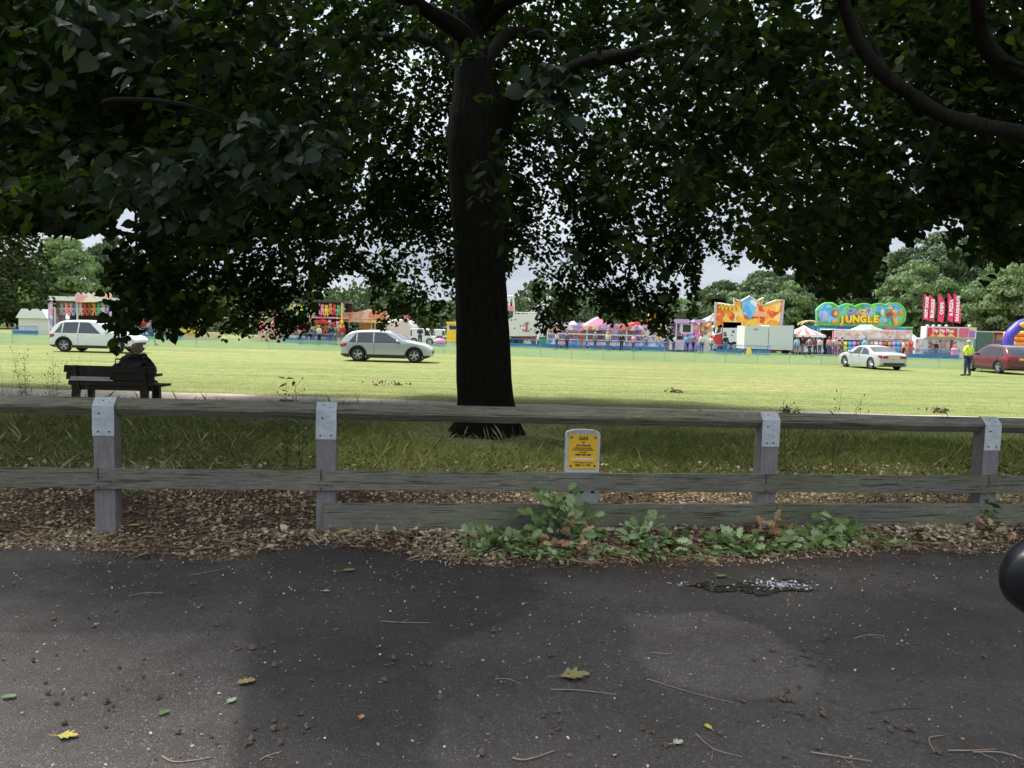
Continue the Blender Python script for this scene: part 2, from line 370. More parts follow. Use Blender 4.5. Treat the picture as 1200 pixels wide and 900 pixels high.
VV[:, 2] = np.minimum(VV[:, 2], .0165); me.from_pydata(VV.tolist(), [], fq.tolist()); me.update(); me.polygons.foreach_set('use_smooth', [True]*len(me.polygons))
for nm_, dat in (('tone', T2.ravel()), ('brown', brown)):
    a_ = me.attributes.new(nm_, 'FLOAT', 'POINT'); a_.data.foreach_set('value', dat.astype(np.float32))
ROADM = asphalt('worn_asphalt', (.055, .0485, .0455), .5, .6); t_ = ROADM.node_tree; b_s = t_.nodes['Principled BSDF']; src = b_s.inputs['Base Color'].links[0].from_socket
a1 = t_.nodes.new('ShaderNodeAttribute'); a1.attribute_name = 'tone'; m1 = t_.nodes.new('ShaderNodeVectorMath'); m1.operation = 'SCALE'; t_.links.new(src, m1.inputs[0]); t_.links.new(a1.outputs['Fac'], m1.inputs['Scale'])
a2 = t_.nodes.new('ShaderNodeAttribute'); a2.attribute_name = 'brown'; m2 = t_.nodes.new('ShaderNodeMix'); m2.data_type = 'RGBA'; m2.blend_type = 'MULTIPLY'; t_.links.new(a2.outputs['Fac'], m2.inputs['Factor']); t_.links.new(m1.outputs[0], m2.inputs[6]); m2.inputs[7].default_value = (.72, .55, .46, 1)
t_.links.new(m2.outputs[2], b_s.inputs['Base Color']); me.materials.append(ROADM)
o = bpy.data.objects.new('road', me); COL.objects.link(o); tag(o, kind='structure')
def sheet(name, pix, m, z, wob=3, kind='structure', n=10):
    out = []
    for i in range(len(pix)):
        a, c = pix[i], pix[(i+1) % len(pix)]
        for k in range(n):
            f = k/n; out.append(gnd(a[0]+(c[0]-a[0])*f+random.uniform(-wob, wob), a[1]+(c[1]-a[1])*f+random.uniform(-wob, wob)*.6))
    mb = MB(); mb.quad(*[(p.x, p.y, z) for p in out])
    return tag(mb.build(name, m), kind=kind)
m, t_, b = nt('puddle_water'); b.inputs['Base Color'].default_value = (.018, .015, .012, 1); b.inputs['Roughness'].default_value = .1
nn = t_.nodes.new('ShaderNodeTexNoise'); nn.inputs['Scale'].default_value = 22; nn.inputs['Detail'].default_value = 4
tt = t_.nodes.new('ShaderNodeTexCoord'); t_.links.new(tt.outputs['Object'], nn.inputs['Vector'])
bb = t_.nodes.new('ShaderNodeBump'); bb.inputs['Strength'].default_value = .9; bb.inputs['Distance'].default_value = .03
t_.links.new(nn.outputs['Fac'], bb.inputs['Height']); t_.links.new(bb.outputs[0], b.inputs['Normal'])
PUD = m
sheet('puddle_water', [(800, 689), (826, 684), (850, 690), (872, 684), (900, 686), (925, 680), (948, 685), (940, 691), (960, 695), (915, 696), (893, 701), (866, 695), (838, 697), (820, 691)], PUD, .019, 2.2)
# path of bare earth behind the tree
PATHM = mat('bare_path', (.32, .27, .22), .9, c2=(.46, .38, .32), scale=3, bump=.5)
mb = MB(); N_ = 60
prev = None
for i in range(N_+1):
    x = -30+60*i/N_; ya = 16.8+.3*mnoise.noise(Vector((x*.5, 0, 0)))+.5*min(1, max(0, (x+5)/6)); yb = 18.7+.5*mnoise.noise(Vector((x*.6, 5, 0)))-.7*min(1, max(0, (x+6)/6))
    if prev: mb.quad((prev[0], prev[1], .006), (x, ya, .006), (x, yb, .006), (prev[0], prev[2], .006))
    prev = (x, ya, yb)
tag(mb.build('path', PATHM), kind='structure')
# ------------------------------------------------------------------ knee rail fence
WOOD = wood('weathered_rail_wood', (.13, .126, .104), (.25, .238, .20))
POSTW = mat('painted_post_wood', (.15, .14, .138), .8, c2=(.235, .215, .213), scale=7, stretch=(5, 5, 1), bump=.35, bscale=18)
BOARD = wood('weathered_kick_board', (.15, .146, .122), (.225, .217, .185), 5.)
GALV = mat('galvanised_strap', (.38, .42, .44), .5, .25, c2=(.56, .61, .64), scale=9, bump=.35, bscale=25)
BOLT = mat('rusty_bolt', (.09, .06, .045), .7, .4, var=.3)
fence = thing('knee_rail_fence', fl(0), 'weathered grey timber rail fence with metal strapped posts along the road edge', 'fence')
fence.rotation_euler.z = FYAW
# local frame: x along fence, y away from the road, z up
posts = [-4.1, 0.0, on_fence(383), on_fence(893), on_fence(1149), on_fence(1149)+1.95]
U0, U5 = 0., on_fence(1146)
def lin(z0, z5, u): return z0+(z5-z0)*(u-U0)/(U5-U0)
def zat(px, py):
    p = fl(on_fence(px)); return at(px, py, p.y).z
RT = (zat(128, 466), zat(1146, 489)); MT = (zat(128, 546), zat(1146, 555)); MBt = (zat(128, 569), zat(1146, 575))
KT = (zat(384, 586), zat(1146, 587.5)); KB = (zat(384, 625), zat(1146, 620)); uK0 = on_fence(381)
hd = .073
def rail(u0, u1, name, n=14):
    """square rail laid on its edge, slightly uneven"""
    mb = MB(); pr = None
    for i in range(n+1):
        u = u0+(u1-u0)*i/n; zc = lin(RT[0]-hd, RT[1]-hd, u)+.004*mnoise.noise(Vector((u*1.3, 1, 0))); yo = .010*mnoise.noise(Vector((u, 7, 0)))
        ring = [(u, -hd*.93+yo, zc-.012), (u, -hd*.93+yo, zc+.012), (u, -.010+yo, zc+hd), (u, .012+yo, zc+hd), (u, hd*.93, zc+.01), (u, hd*.93, zc-.012), (u, .012, zc-hd), (u, -.012, zc-hd)]
        k = len(mb.v); mb.v += ring
        if pr is not None:
            for j in range(8): mb.f.append((pr+j, pr+(j+1) % 8, k+(j+1) % 8, k+j)); mb.m.append(0)
        else: mb.f.append(tuple(range(k, k+8))); mb.m.append(0)
        pr = k
    mb.f.append(tuple(reversed(range(pr, pr+8)))); mb.m.append(0)
    return mb.build(name, WOOD, fence)
def plank(u0, u1, z0, z1, yc, th, name, m, n=40, wob=.006):
    mb = MB(); pr = None
    for i in range(n+1):
        u = u0+(u1-u0)*i/n; a, b_ = lin(*z0, u), lin(*z1, u); q = [wob*2*mnoise.noise(Vector((u*4, s*5, z0[0]))) for s in range(3)]
        ring = [(u, yc-th/2+q[2], a+q[0]), (u, yc-th/2+q[2], b_+q[1]), (u, yc+th/2+q[2], b_+q[1]), (u, yc+th/2+q[2], a+q[0])]
        k = len(mb.v); mb.v += ring
        if pr is not None:
            for j in range(4): mb.f.append((pr+j, pr+(j+1) % 4, k+(j+1) % 4, k+j)); mb.m.append(0)
        else: mb.f.append((k, k+1, k+2, k+3)); mb.m.append(0)
        pr = k
    mb.f.append((pr+3, pr+2, pr+1, pr)); mb.m.append(0)
    return mb.build(name, m, fence)
PW, PD = .165, .15
for i in range(len(posts)-1): rail(posts[i]+.004, posts[i+1]-.004, 'top_rail', 16)
rail(posts[-1]+.004, posts[-1]+4, 'top_rail'); rail(posts[0]-4, posts[0]-.004, 'top_rail')
for k, u in enumerate(posts):
    zt = lin(*RT, u)-hd; lean = random.uniform(-.008, .008)
    mb = MB(); n = len(mb.v); yf = -hd*.93-.004
    out = [(-PW/2, -.25), (PW/2, -.25), (PW/2, zt-.004), (-PW/2, zt-.004)]
    mb.prism([(u+x+(lean if z > 0 else 0), z) for x, z in out], yf+.03, yf+.03+PD*.8)
    n = len(mb.v)
    # front face plate of the post carried up to the rail's front edge
    mb.prism([(u-PW/2, -.25), (u+PW/2, -.25), (u+PW/2+lean, zt), (u-PW/2+lean, zt)], yf-.004, yf+.03)
    post = mb.build('post', POSTW, fence, bevel=.006)
    zb = zt-.235; mb = MB()
    xl, xr = u-PW/2-.003+lean, u+PW/2+.003+lean; y0 = yf-.010
    prof = [(.10, zt+.012), (.012, zt+hd+.006), (-.012, zt+hd+.006), (y0, zt+.012), (y0, zb)]
    for (ya, za), (yb, zb2) in zip(prof[:-1], prof[1:]):
        mb.quad((xl, yb, zb2), (xr, yb, zb2), (xr, ya, za), (xl, ya, za))
        mb.quad((xl, yb+.004, zb2-.001), (xl, ya+.004, za-.001), (xr, ya+.004, za-.001), (xr, yb+.004, zb2-.001))
    s = mb.build('strap', GALV, post)
    mb = MB()
    for (dx, dz) in ((-.03, -.05), (.035, -.2), (-.045, -.2), (.03, .035), (-.02, .05)):
        y = y0-.003 if dz < 0 else y0+(dz/hd)*(hd*.93)-.004
        mb.ball((u+dx+random.uniform(-.01, .01), y, zt+dz), (.008, .005, .008), 8, 5)
    mb.build('bolt', BOLT, s)
# middle rail in front of the posts, lapped at each post
yr = -hd*.93-.03
J = [posts[0]-4]+posts+[posts[-1]+4]
for a, b_ in zip(J[:-1], J[1:]):
    dz = random.uniform(-.004, .004)
    mr = plank(a-.035, b_-.045, (MBt[0]+dz, MBt[1]+dz), (MT[0]+dz, MT[1]+dz), yr, .036, 'middle_rail', WOOD)
for u in posts:
    mb = MB(); zc = (lin(*MT, u)+lin(*MBt, u))/2
    mb.box((u-.002, yr-.0195, zc-.035), (.13, .006, .06))
    for dx, dz in ((-.03, .02), (.03, -.04), (-.04, -.045)): mb.ball((u+dx, yr-.024, zc+dz), (.007, .005, .007), 8, 5)
    mb.build('joint_plate', WOOD, fence)
uj = on_fence(902)
plank(uK0, uj-.004, KB, KT, -hd*.93-.033, .045, 'kick_board', BOARD, 30)
plank(uj+.004, posts[-1]+4, KB, KT, -hd*.93-.034, .045, 'kick_board', BOARD, 30)
mb = MB()
for u in (uK0+.06, posts[2]+.03, uj-.05, uj+.05, posts[3], posts[4]+.05):
    for f in (.25, .75): mb.ball((u, -hd*.93-.058, lin(*KB, u)*(1-f)+lin(*KT, u)*f), (.007, .004, .007), 8, 5)
mb.build('nail', BOLT, fence)
# ------------------------------------------------------------------ gas pipeline marker
um = on_fence(682); GY = fl(um).y+.14
gxm = gx(682, GY, .6); ztop = at(683, 503, GY).z; zplb = at(683, 549, GY).z
mk = thing('marker_post', (gxm, GY, 0), 'white concrete marker post with a yellow GAS plate behind the fence', 'marker post'); mk.rotation_euler.z = R(4)
wv = 41*GY/F
CONC = mat('white_marker_concrete', (.42, .43, .42), .8, c2=(.66, .68, .67), scale=12, bump=.3, bscale=30)
out = [(-wv*.49, -.1), (wv*.46, -.1), (wv*.5, ztop-.05), (wv*.47, ztop-.02), (wv*.3, ztop-.004), (0, ztop), (-wv*.3, ztop-.004), (-wv*.47, ztop-.02), (-wv*.5, ztop-.05)]
MB().prism(out, -.04, .04).build('post_body', CONC, mk, bevel=.008)
mb = MB()
for dx in (-.1, 0, .1): mb.prism([(dx+.018*math.cos(a), zplb-.205+.018*math.sin(a)) for a in [2*PI*k/12 for k in range(12)]], -.048, -.041)
mb.build('drain_hole', BLACK, mk)
pw, ph = wv*.84, 41*GY/F; zc = ztop-.04-ph/2
PLY = mat('yellow_sign_plate', (.80, .47, .03), .4, var=.06)
MB().prism([(-pw/2, zc-ph/2), (pw/2, zc-ph/2), (pw/2, zc+ph/2), (-pw/2, zc+ph/2)], -.049, -.042).build('sign_plate', PLY, mk)
INK = mat('sign_ink', (.03, .02, .015), .6); SW = mat('sign_white', (.8, .75, .6), .5)
def gt(s, f, sz, m=INK, b=.0006, sx=1): text(s, sz, (0, -.0515, zc+ph/2-ph*f), m, mk, bold=b, ext=.0006, sx=sx)
gt('GAS', .12, .046, b=.0016); gt('LP', .23, .026, b=.001); gt('GAS PIPELINE', .325, .023); gt('BEFORE EXCAVATING', .40, .015, sx=1.1)
gt('OR FOR FURTHER INFORMATION', .455, .0125, sx=1.05); gt('CALL FREE', .515, .014); gt('0800 688 588', .59, .026)
gt('IN EMERGENCY', .72, .022, SW, .002, 1.3); gt('IF YOU SMELL GAS CALL', .82, .014, sx=1.2); gt('0800 111 999', .895, .026)
mb = MB()
for sx_ in (-1, 1):
    for sz_ in (-1, 1): mb.ball((sx_*pw*.41, -.052, zc+sz_*ph*.41), (.010, .006, .010), 10, 6)
mb.build('screw', BOLT, mk)
# ------------------------------------------------------------------ leaves
def leaf_material(name, cols, rough=.45, trans=.35, spec=.4):
    m, t, b = nt(name); L = t.links; N = t.nodes
    a = N.new('ShaderNodeAttribute'); a.attribute_name = 'tint'
    r = N.new('ShaderNodeValToRGB'); el = r.color_ramp.elements
    while len(el) < len(cols): el.new(.5)
    for i, c in enumerate(cols): el[i].position = i/(len(cols)-1); el[i].color = (*c, 1)
    L.new(a.outputs['Fac'], r.inputs[0]); L.new(r.outputs[0], b.inputs['Base Color'])
    b.inputs['Roughness'].default_value = rough; b.inputs['Specular IOR Level'].default_value = spec
    if trans:
        tr = N.new('ShaderNodeBsdfTranslucent'); hs = N.new('ShaderNodeMix'); hs.data_type = 'RGBA'; hs.blend_type = 'MULTIPLY'; hs.inputs['Factor'].default_value = 1
        hs.inputs[7].default_value = (1.6, 1.9, .7, 1); L.new(r.outputs[0], hs.inputs[6]); L.new(hs.outputs[2], tr.inputs['Color'])
        mx = N.new('ShaderNodeMixShader'); mx.inputs[0].default_value = trans
        L.new(b.outputs[0], mx.inputs[1]); L.new(tr.outputs[0], mx.inputs[2]); L.new(mx.outputs[0], N['Material Output'].inputs['Surface'])
    return m
LEAF_T = {
 'heart': (np.array([(0, 0, 0), (.22, .46, .06), (.62, .40, .05), (1.05, 0, -.06), (.62, -.40, .05), (.22, -.46, .06)]), [(0, 1, 2, 3), (0, 3, 4, 5)]),
 'heart2': (np.array([(0, 0, 0), (-.06, .22, .03), (.08, .42, .06), (.33, .48, .08), (.62, .36, .06), (.86, .14, .0), (1.08, 0, -.08), (.86, -.14, .0), (.62, -.36, .06), (.33, -.48, .08), (.08, -.42, .06), (-.06, -.22, .03), (.5, 0, 0)]), [(0, 1, 2, 12), (12, 2, 3, 4), (12, 4, 5, 6), (12, 6, 7, 8), (12, 8, 9, 10), (0, 12, 10, 11)]),
 'blade': (np.array([(0, .5, 0), (0, -.5, 0), (.55, -.35, 0), (1, 0, 0), (.55, .35, 0)]), [(0, 1, 2, 3), (0, 3, 4, 4)]),
 'oak': (np.array([(0, 0, 0), (.2, .12, .02), (.3, .3, .05), (.38, .14, .03), (.55, .36, .07), (.62, .18, .03), (.8, .28, .05), (1, 0, -.05),
                   (.8, -.28, .05), (.62, -.18, .03), (.55, -.36, .07), (.38, -.14, .03), (.3, -.3, .05), (.2, -.12, .02)]),
         [(0, 1, 2, 3), (0, 3, 4, 5), (0, 5, 6, 7), (0, 7, 8, 9), (0, 9, 10, 11), (0, 11, 12, 13)]),
}
def frames(D, N):
    D = D/np.maximum(np.linalg.norm(D, axis=1, keepdims=True), 1e-9)
    S = np.cross(N, D); S /= np.maximum(np.linalg.norm(S, axis=1, keepdims=True), 1e-9); U = np.cross(D, S)
    return D, S, U
def leaves(name, P, D, N, size, width, tint, m, parent=None, kind='heart', smooth=False):
    T, faces = LEAF_T[kind]; n = len(P); D, S, U = frames(D, N)
    sz = size[:, None, None]; V = P[:, None, :]+sz*(T[None, :, 0:1]*D[:, None, :]+width*T[None, :, 1:2]*S[:, None, :]+T[None, :, 2:3]*U[:, None, :])
    k = len(T); me = bpy.data.meshes.new(name)
    faces = [tuple(dict.fromkeys(f)) for f in faces]
    fl_ = np.array([i for f in faces for i in f]); ln = np.array([len(f) for f in faces])
    idx = (np.arange(n)[:, None]*k+fl_[None, :]).ravel().astype(np.int32); tot = np.tile(ln, n).astype(np.int32)
    st = np.concatenate([[0], np.cumsum(tot)[:-1]]).astype(np.int32)
    me.vertices.add(n*k); me.vertices.foreach_set('co', V.reshape(-1).astype(np.float32))
    me.loops.add(len(idx)); me.loops.foreach_set('vertex_index', idx)
    me.polygons.add(len(tot)); me.polygons.foreach_set('loop_start', st); me.polygons.foreach_set('loop_total', tot)
    me.update(calc_edges=True)
    at_ = me.attributes.new('tint', 'FLOAT', 'POINT'); at_.data.foreach_set('value', np.repeat(tint, k).astype(np.float32))
    me.materials.append(m); o = bpy.data.objects.new(name, me); COL.objects.link(o)
    if parent: o.parent = parent
    return o
def unit(n): v = rng.normal(size=(n, 3)); return v/np.linalg.norm(v, axis=1, keepdims=True)
def nz(P, s, off=0.):
    return np.array([mnoise.noise(Vector((p[0]*s+off, p[1]*s, p[2]*s))) for p in P])
def sprigs(S, out, per, length, droop=.5):
    """leaf positions along drooping twigs starting at S and growing along out"""
    n = len(S); tt = np.linspace(.05, 1, per)[None, :, None]
    d = out[:, None, :]*np.ones((1, per, 1)); L_ = length[:, None, None]
    P = S[:, None, :]+d*L_*tt+np.array([0, 0, -1.])*L_*droop*tt**2
    side = np.cross(out, np.array([0, 0, 1.])); side /= np.maximum(np.linalg.norm(side, axis=1, keepdims=True), 1e-6)
    alt = np.where(np.arange(per) % 2 == 0, 1., -1.)[None, :, None]
    D = d*.55+side[:, None, :]*alt*.7+np.array([0, 0, -.55])+rng.normal(size=(n, per, 3))*.3
    P = P+side[:, None, :]*alt*.02+rng.normal(size=(n, per, 3))*.03
    N = np.array([0, 0, 1.])+rng.normal(size=(n, per, 3))*.55+side[:, None, :]*alt*.25
    return P.reshape(-1, 3), D.reshape(-1, 3), N.reshape(-1, 3)
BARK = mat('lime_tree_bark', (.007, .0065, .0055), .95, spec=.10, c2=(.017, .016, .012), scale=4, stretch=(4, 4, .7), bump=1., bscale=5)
BARK2 = mat('grey_bark', (.08, .07, .055), .9, c2=(.15, .135, .11), scale=3, stretch=(3, 3, .5), bump=.6, bscale=10)
# ------------------------------------------------------------------ the lime tree in the middle
TY = 12.8; TX = gx(567, TY); lime = thing('lime_tree', (TX, TY, 0), 'broad dark lime tree with a thick trunk standing behind the fence in the middle', 'tree')
def trunk_mesh(name, rows, m, parent, seg=110, rough=.03):
    """rows: (cx, cy, z, radius) in local coordinates"""
    mb = MB(); n = len(rows)
    for i, (cx, cy_, z, r) in enumerate(rows):
        for k in range(seg):
            a = 2*PI*k/seg; fl_ = 1+rough*mnoise.noise(Vector((math.cos(a)*2.2, math.sin(a)*2.2, z*.5)))*2.2
            fl_ += .028*mnoise.noise(Vector((math.cos(a)*9+z*.5, math.sin(a)*9, z*1.1)))+.012*mnoise.noise(Vector((math.cos(a)*26, math.sin(a)*26, z*4)))
            if z < .6: fl_ += (.6-max(z, -.1))*.55*max(0, math.sin(a*5+1))**2
            mb.v.append((cx+r*fl_*math.cos(a), cy_+r*fl_*math.sin(a), z))
    for i in range(n-1):
        for k in range(seg):
            a = i*seg+k; b_ = i*seg+(k+1) % seg; mb.f.append((a, b_, b_+seg, a+seg)); mb.m.append(0)
    mb.f.append(tuple((n-1)*seg+k for k in range(seg))); mb.m.append(0)
    return mb.build(name, m, parent, smooth=True)
rows = []
for px, py, wpx in ((567, 514, 86), (567, 503, 72), (568, 490, 67), (569, 470, 65), (567, 440, 63.5), (566, 400, 62), (564, 340, 60), (561, 280, 60), (558, 220, 62), (557, 170, 65), (558, 140, 62), (556, 115, 50), (553, 80, 38), (550, 40, 34), (546, -20, 30), (548, -120, 26), (560, -260, 18), (565, -420, 9)):
    p = at(px, py, TY); rows.append((p.x-TX, 0, max(p.z, -.15) if py > 500 else p.z, wpx/2*TY/F))
rows[0] = (rows[0][0], 0, -.2, rows[0][3])
dense = []
for a, b_ in zip(rows[:-1], rows[1:]):
    for k in range(9): f = k/9; dense.append(tuple(a[i]+(b_[i]-a[i])*f for i in range(4)))
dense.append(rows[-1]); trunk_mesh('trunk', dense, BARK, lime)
def L3(px, py, Y): p = at(px, py, Y); return Vector((p.x-TX, Y-TY, p.z))
LIMBS = []
def smooth_path(pts, n=5, w=.08):
    pts = [Vector(p) for p in pts]; out = []
    for i in range(len(pts)-1):
        p0 = pts[max(i-1, 0)]; p1 = pts[i]; p2 = pts[i+1]; p3 = pts[min(i+2, len(pts)-1)]
        for k in range(n):
            t_ = k/n; q = .5*((2*p1)+(p2-p0)*t_+(2*p0-5*p1+4*p2-p3)*t_*t_+(3*p1-p0-3*p2+p3)*t_**3)
            out.append(q+Vector((mnoise.noise(q*1.3), mnoise.noise(q*1.3+Vector((9, 0, 0))), mnoise.noise(q*1.3+Vector((0, 9, 0)))))*w*(1 if i or k else 0))
    out.append(pts[-1]); return out
def limb(pts, r0, r1, parent=lime, m=BARK, seg=12):
    p = smooth_path(pts, 7, .11); n = len(p); MB().tube(p, [(r0+(r1-r0)*(i/(n-1))**.8)*(1+.16*mnoise.noise(p[i]*3.1)) for i in range(n)], seg).build('limb', m, parent, smooth=True)
limb([L3(582, 158, TY), L3(598, 128, 12.6), L3(625, 104, 12.2), L3(680, 78, 11.4), L3(740, 62, 10.6), L3(850, 40, 9.8)], .24, .06)
limb([L3(560, 60, TY), L3(500, 10, 12), L3(400, -20, 10.8), L3(260, 10, 9.4)], .17, .04)
limb([L3(556, 100, TY), L3(520, 60, 13.6), L3(430, 40, 15), L3(320, 80, 16.4), L3(230, 180, 17)], .14, .025)
limb([L3(565, 90, TY), L3(600, 40, 14), L3(690, 50, 15.6), L3(760, 110, 17), L3(800, 200, 17.6)], .14, .025)
limb([L3(558, 20, TY), L3(600, -60, 11.5), L3(640, -160, 9), L3(660, -300, 7)], .15, .04)
limb([L3(558, 0, TY), L3(500, -80, 11), L3(380, -160, 8.6), L3(240, -200, 6.8)], .14, .04)
limb([L3(740, 62, 10.6), L3(772, 70, 10.4), L3(783, 110, 10.3), L3(775, 160, 10.2)], .05, .015)
limb([L3(560, 30, TY), L3(640, -10, 12), L3(780, 0, 10.5), L3(900, 60, 9.5)], .12, .03)
for a in range(6):
    an = 1.0*a+.4; limb([Vector((0, 0, 7.5+a*.5)), Vector((math.cos(an)*2, math.sin(an)*2, 9.2+a*.4)), Vector((math.cos(an)*5, math.sin(an)*5, 10+a*.3))], .12, .03)
# lower outline of the hanging leaves as the photograph shows it: column -> lowest row
ENV = [(-400, 262), (0, 262), (40, 268), (90, 272), (112, 268), (136, 262), (143, 240), (168, 238), (176, 300), (184, 395), (200, 396), (215, 384), (232, 390), (252, 400), (300, 392), (322, 402), (362, 400), (376, 345), (392, 322), (428, 318), (438, 360), (446, 388), (470, 372),
       (508, 386), (534, 368), (545, 330), (600, 322), (612, 300), (624, 322), (627, 396), (640, 388), (662, 380), (684, 352), (700, 366), (720, 384), (745, 372), (764, 392), (786, 404), (792, 372), (797, 300),
       (802, 330), (808, 378), (815, 372), (821, 296), (838, 292), (852, 316), (862, 312), (870, 284), (900, 312), (925, 316), (938, 330), (960, 344), (1003, 343), (1018, 332), (1032, 296), (1042, 266), (1062, 282), (1085, 256), (1125, 252),
       (1142, 284), (1165, 306), (1200, 300), (1600, 290)]
EX = np.array([e_[0] for e_ in ENV], float); EY = np.array([e_[1] for e_ in ENV], float)
def env(px): return np.interp(px, EX, EY)
# window-like thin places where sky shows between the leaves: (px, py, rx, ry, strength)
HOLES = [(1110, 140, 22, 14, .8), (1062, 106, 20, 16, .8), (1160, 150, 30, 12, .8), (1022, 74, 14, 14, .7), (420, 50, 10, 8, .5), (480, 300, 40, 60, .35), (640, 250, 40, 60, .45), (760, 250, 50, 60, .4), (860, 250, 60, 50, .45), (1000, 120, 60, 50, .45), (950, 230, 60, 60, .45),
         (1080, 200, 60, 50, .45), (1100, 250, 50, 40, .3), (90, 190, 50, 40, .45), (40, 60, 30, 60, .3), (220, 250, 30, 60, .25), (360, 300, 40, 40, .35), (400, 240, 40, 50, .3), (520, 250, 30, 60, .3), (1170, 260, 40, 40, .3)]
def keep(P, jitter=6., edge=None):
    q = projn(P); e_ = env(q[:, 0])+rng.normal(size=len(P))*jitter; ok = (q[:, 1] < e_)
    pr = np.zeros(len(P))
    for hx, hy, rx, ry, s in HOLES: pr = np.maximum(pr, s*np.exp(-((q[:, 0]-hx)/rx)**2-((q[:, 1]-hy)/ry)**2))
    return ok & (rng.random(len(P)) > pr), q
def crown_points(n, C, Rr, lo_f, shell=.45):
    d = unit(n); r = (shell+(1-shell)*rng.random(n))**.6
    P = np.array(C)+d*r[:, None]*np.array(Rr); rad = np.hypot((P[:, 0]-C[0]), (P[:, 1]-C[1]))
    return P[P[:, 2] > lo_f(rad)]
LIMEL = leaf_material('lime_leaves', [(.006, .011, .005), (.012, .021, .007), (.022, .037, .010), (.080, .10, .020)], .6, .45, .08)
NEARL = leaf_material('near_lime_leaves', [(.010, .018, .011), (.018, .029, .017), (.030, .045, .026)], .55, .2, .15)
C0 = (TX, TY, 7.6)
def zl_ok(P): r = np.hypot(P[:, 0]-TX, P[:, 1]-TY); return P[:, 2] > np.interp(r, [0, 4, 6, 8, 10], [4.6, 3.6, 1.8, 1.5, 1.6])
lo = lambda r: np.interp(r, [0, 3.5, 5.5, 7.5, 9], [5.2, 4.6, 2.9, 1.5, 1.2])
P = crown_points(46000, C0, (10.4, 8.3, 8.2), lo)
ok, q = keep(P); P = P[ok]; q = q[ok]
n_ = 30000; an = rng.random(n_)*2*PI; fr = .42+.58*rng.random(n_)**.7; zz_ = 1.7+4.0*rng.random(n_)
SK = np.stack([TX+np.cos(an)*fr*10.4, TY+np.sin(an)*fr*8.2, zz_], 1); ok, q = keep(SK); SK = SK[ok & (SK[:, 1] > 7.5)]; SK = SK[zl_ok(SK)]
P = np.concatenate([P, SK])
cl = nz(P, .75); P = P[(cl > -.20) | (rng.random(len(P)) < .15)]
q = projn(P)
inv = (q[:, 1] > -70) & (q[:, 0] > -60) & (q[:, 0] < 1260)
S1 = P[inv]; S2 = P[~inv]
# thin out very near leaves
bxk = (np.abs(S1[:, 0]-TX-.15) < 1.1) & (S1[:, 1] < TY+.2) & (S1[:, 2] < 6.3) & (rng.random(len(S1)) < .88); S1 = S1[~bxk]
far = S1[:, 1] > 7.2; S1 = S1[far | (rng.random(len(S1)) < .13)]
rng.shuffle(S1); S1 = S1[:17500]
nb_ = 5200; BK = np.stack([TX+rng.normal(size=nb_)*2.6, rng.uniform(13.3, 19.5, nb_), rng.uniform(4.2, 10.2, nb_)], 1); ok, q = keep(BK); BK = BK[ok & (nz(BK, .9, 2.) > -.12)][:2600]; S1 = np.concatenate([S1, BK])
out = S1-np.array([TX, TY, 6.5]); out[:, 2] *= .25; out /= np.linalg.norm(out, axis=1, keepdims=True); out += unit(len(S1))*.5; out /= np.linalg.norm(out, axis=1, keepdims=True)
PP, DD, NN = sprigs(S1, out, 13, .35+.35*rng.random(len(S1)))
ok, _ = keep(PP, 4.); ok &= (nz(PP, 1.9, 7.) > np.interp(PP[:, 0], [-8, 0, 1.5, 9], [-.12, -.16, -.06, .02])) | (rng.random(len(PP)) < .12); PP, DD, NN = PP[ok], DD[ok], NN[ok]
tn = np.clip(.4+.5*nz(PP[::1], .5, 3.)+rng.normal(size=len(PP))*.16, 0, 1)
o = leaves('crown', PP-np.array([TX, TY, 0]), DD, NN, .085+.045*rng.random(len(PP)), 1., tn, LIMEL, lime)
print('lime leaves', len(PP), 'shade', len(S2))
# the rest of the crown above the picture
rng.shuffle(S2); S2 = S2[:2300]; out = S2-np.array([TX, TY, 6.5]); out /= np.linalg.norm(out, axis=1, keepdims=True)
PP, DD, NN = sprigs(S2, out, 5, .8+.5*rng.random(len(S2)), .3)
q = projn(PP); vis = (q[:, 1] > -40) & (q[:, 1] < 920) & (q[:, 0] > -40) & (q[:, 0] < 1240); PP, DD, NN = PP[~vis], DD[~vis], NN[~vis]
leaves('crown', PP-np.array([TX, TY, 0]), DD, NN, .24+.1*rng.random(len(PP)), 1., np.clip(.5+rng.normal(size=len(PP))*.2, 0, 1), LIMEL, lime)
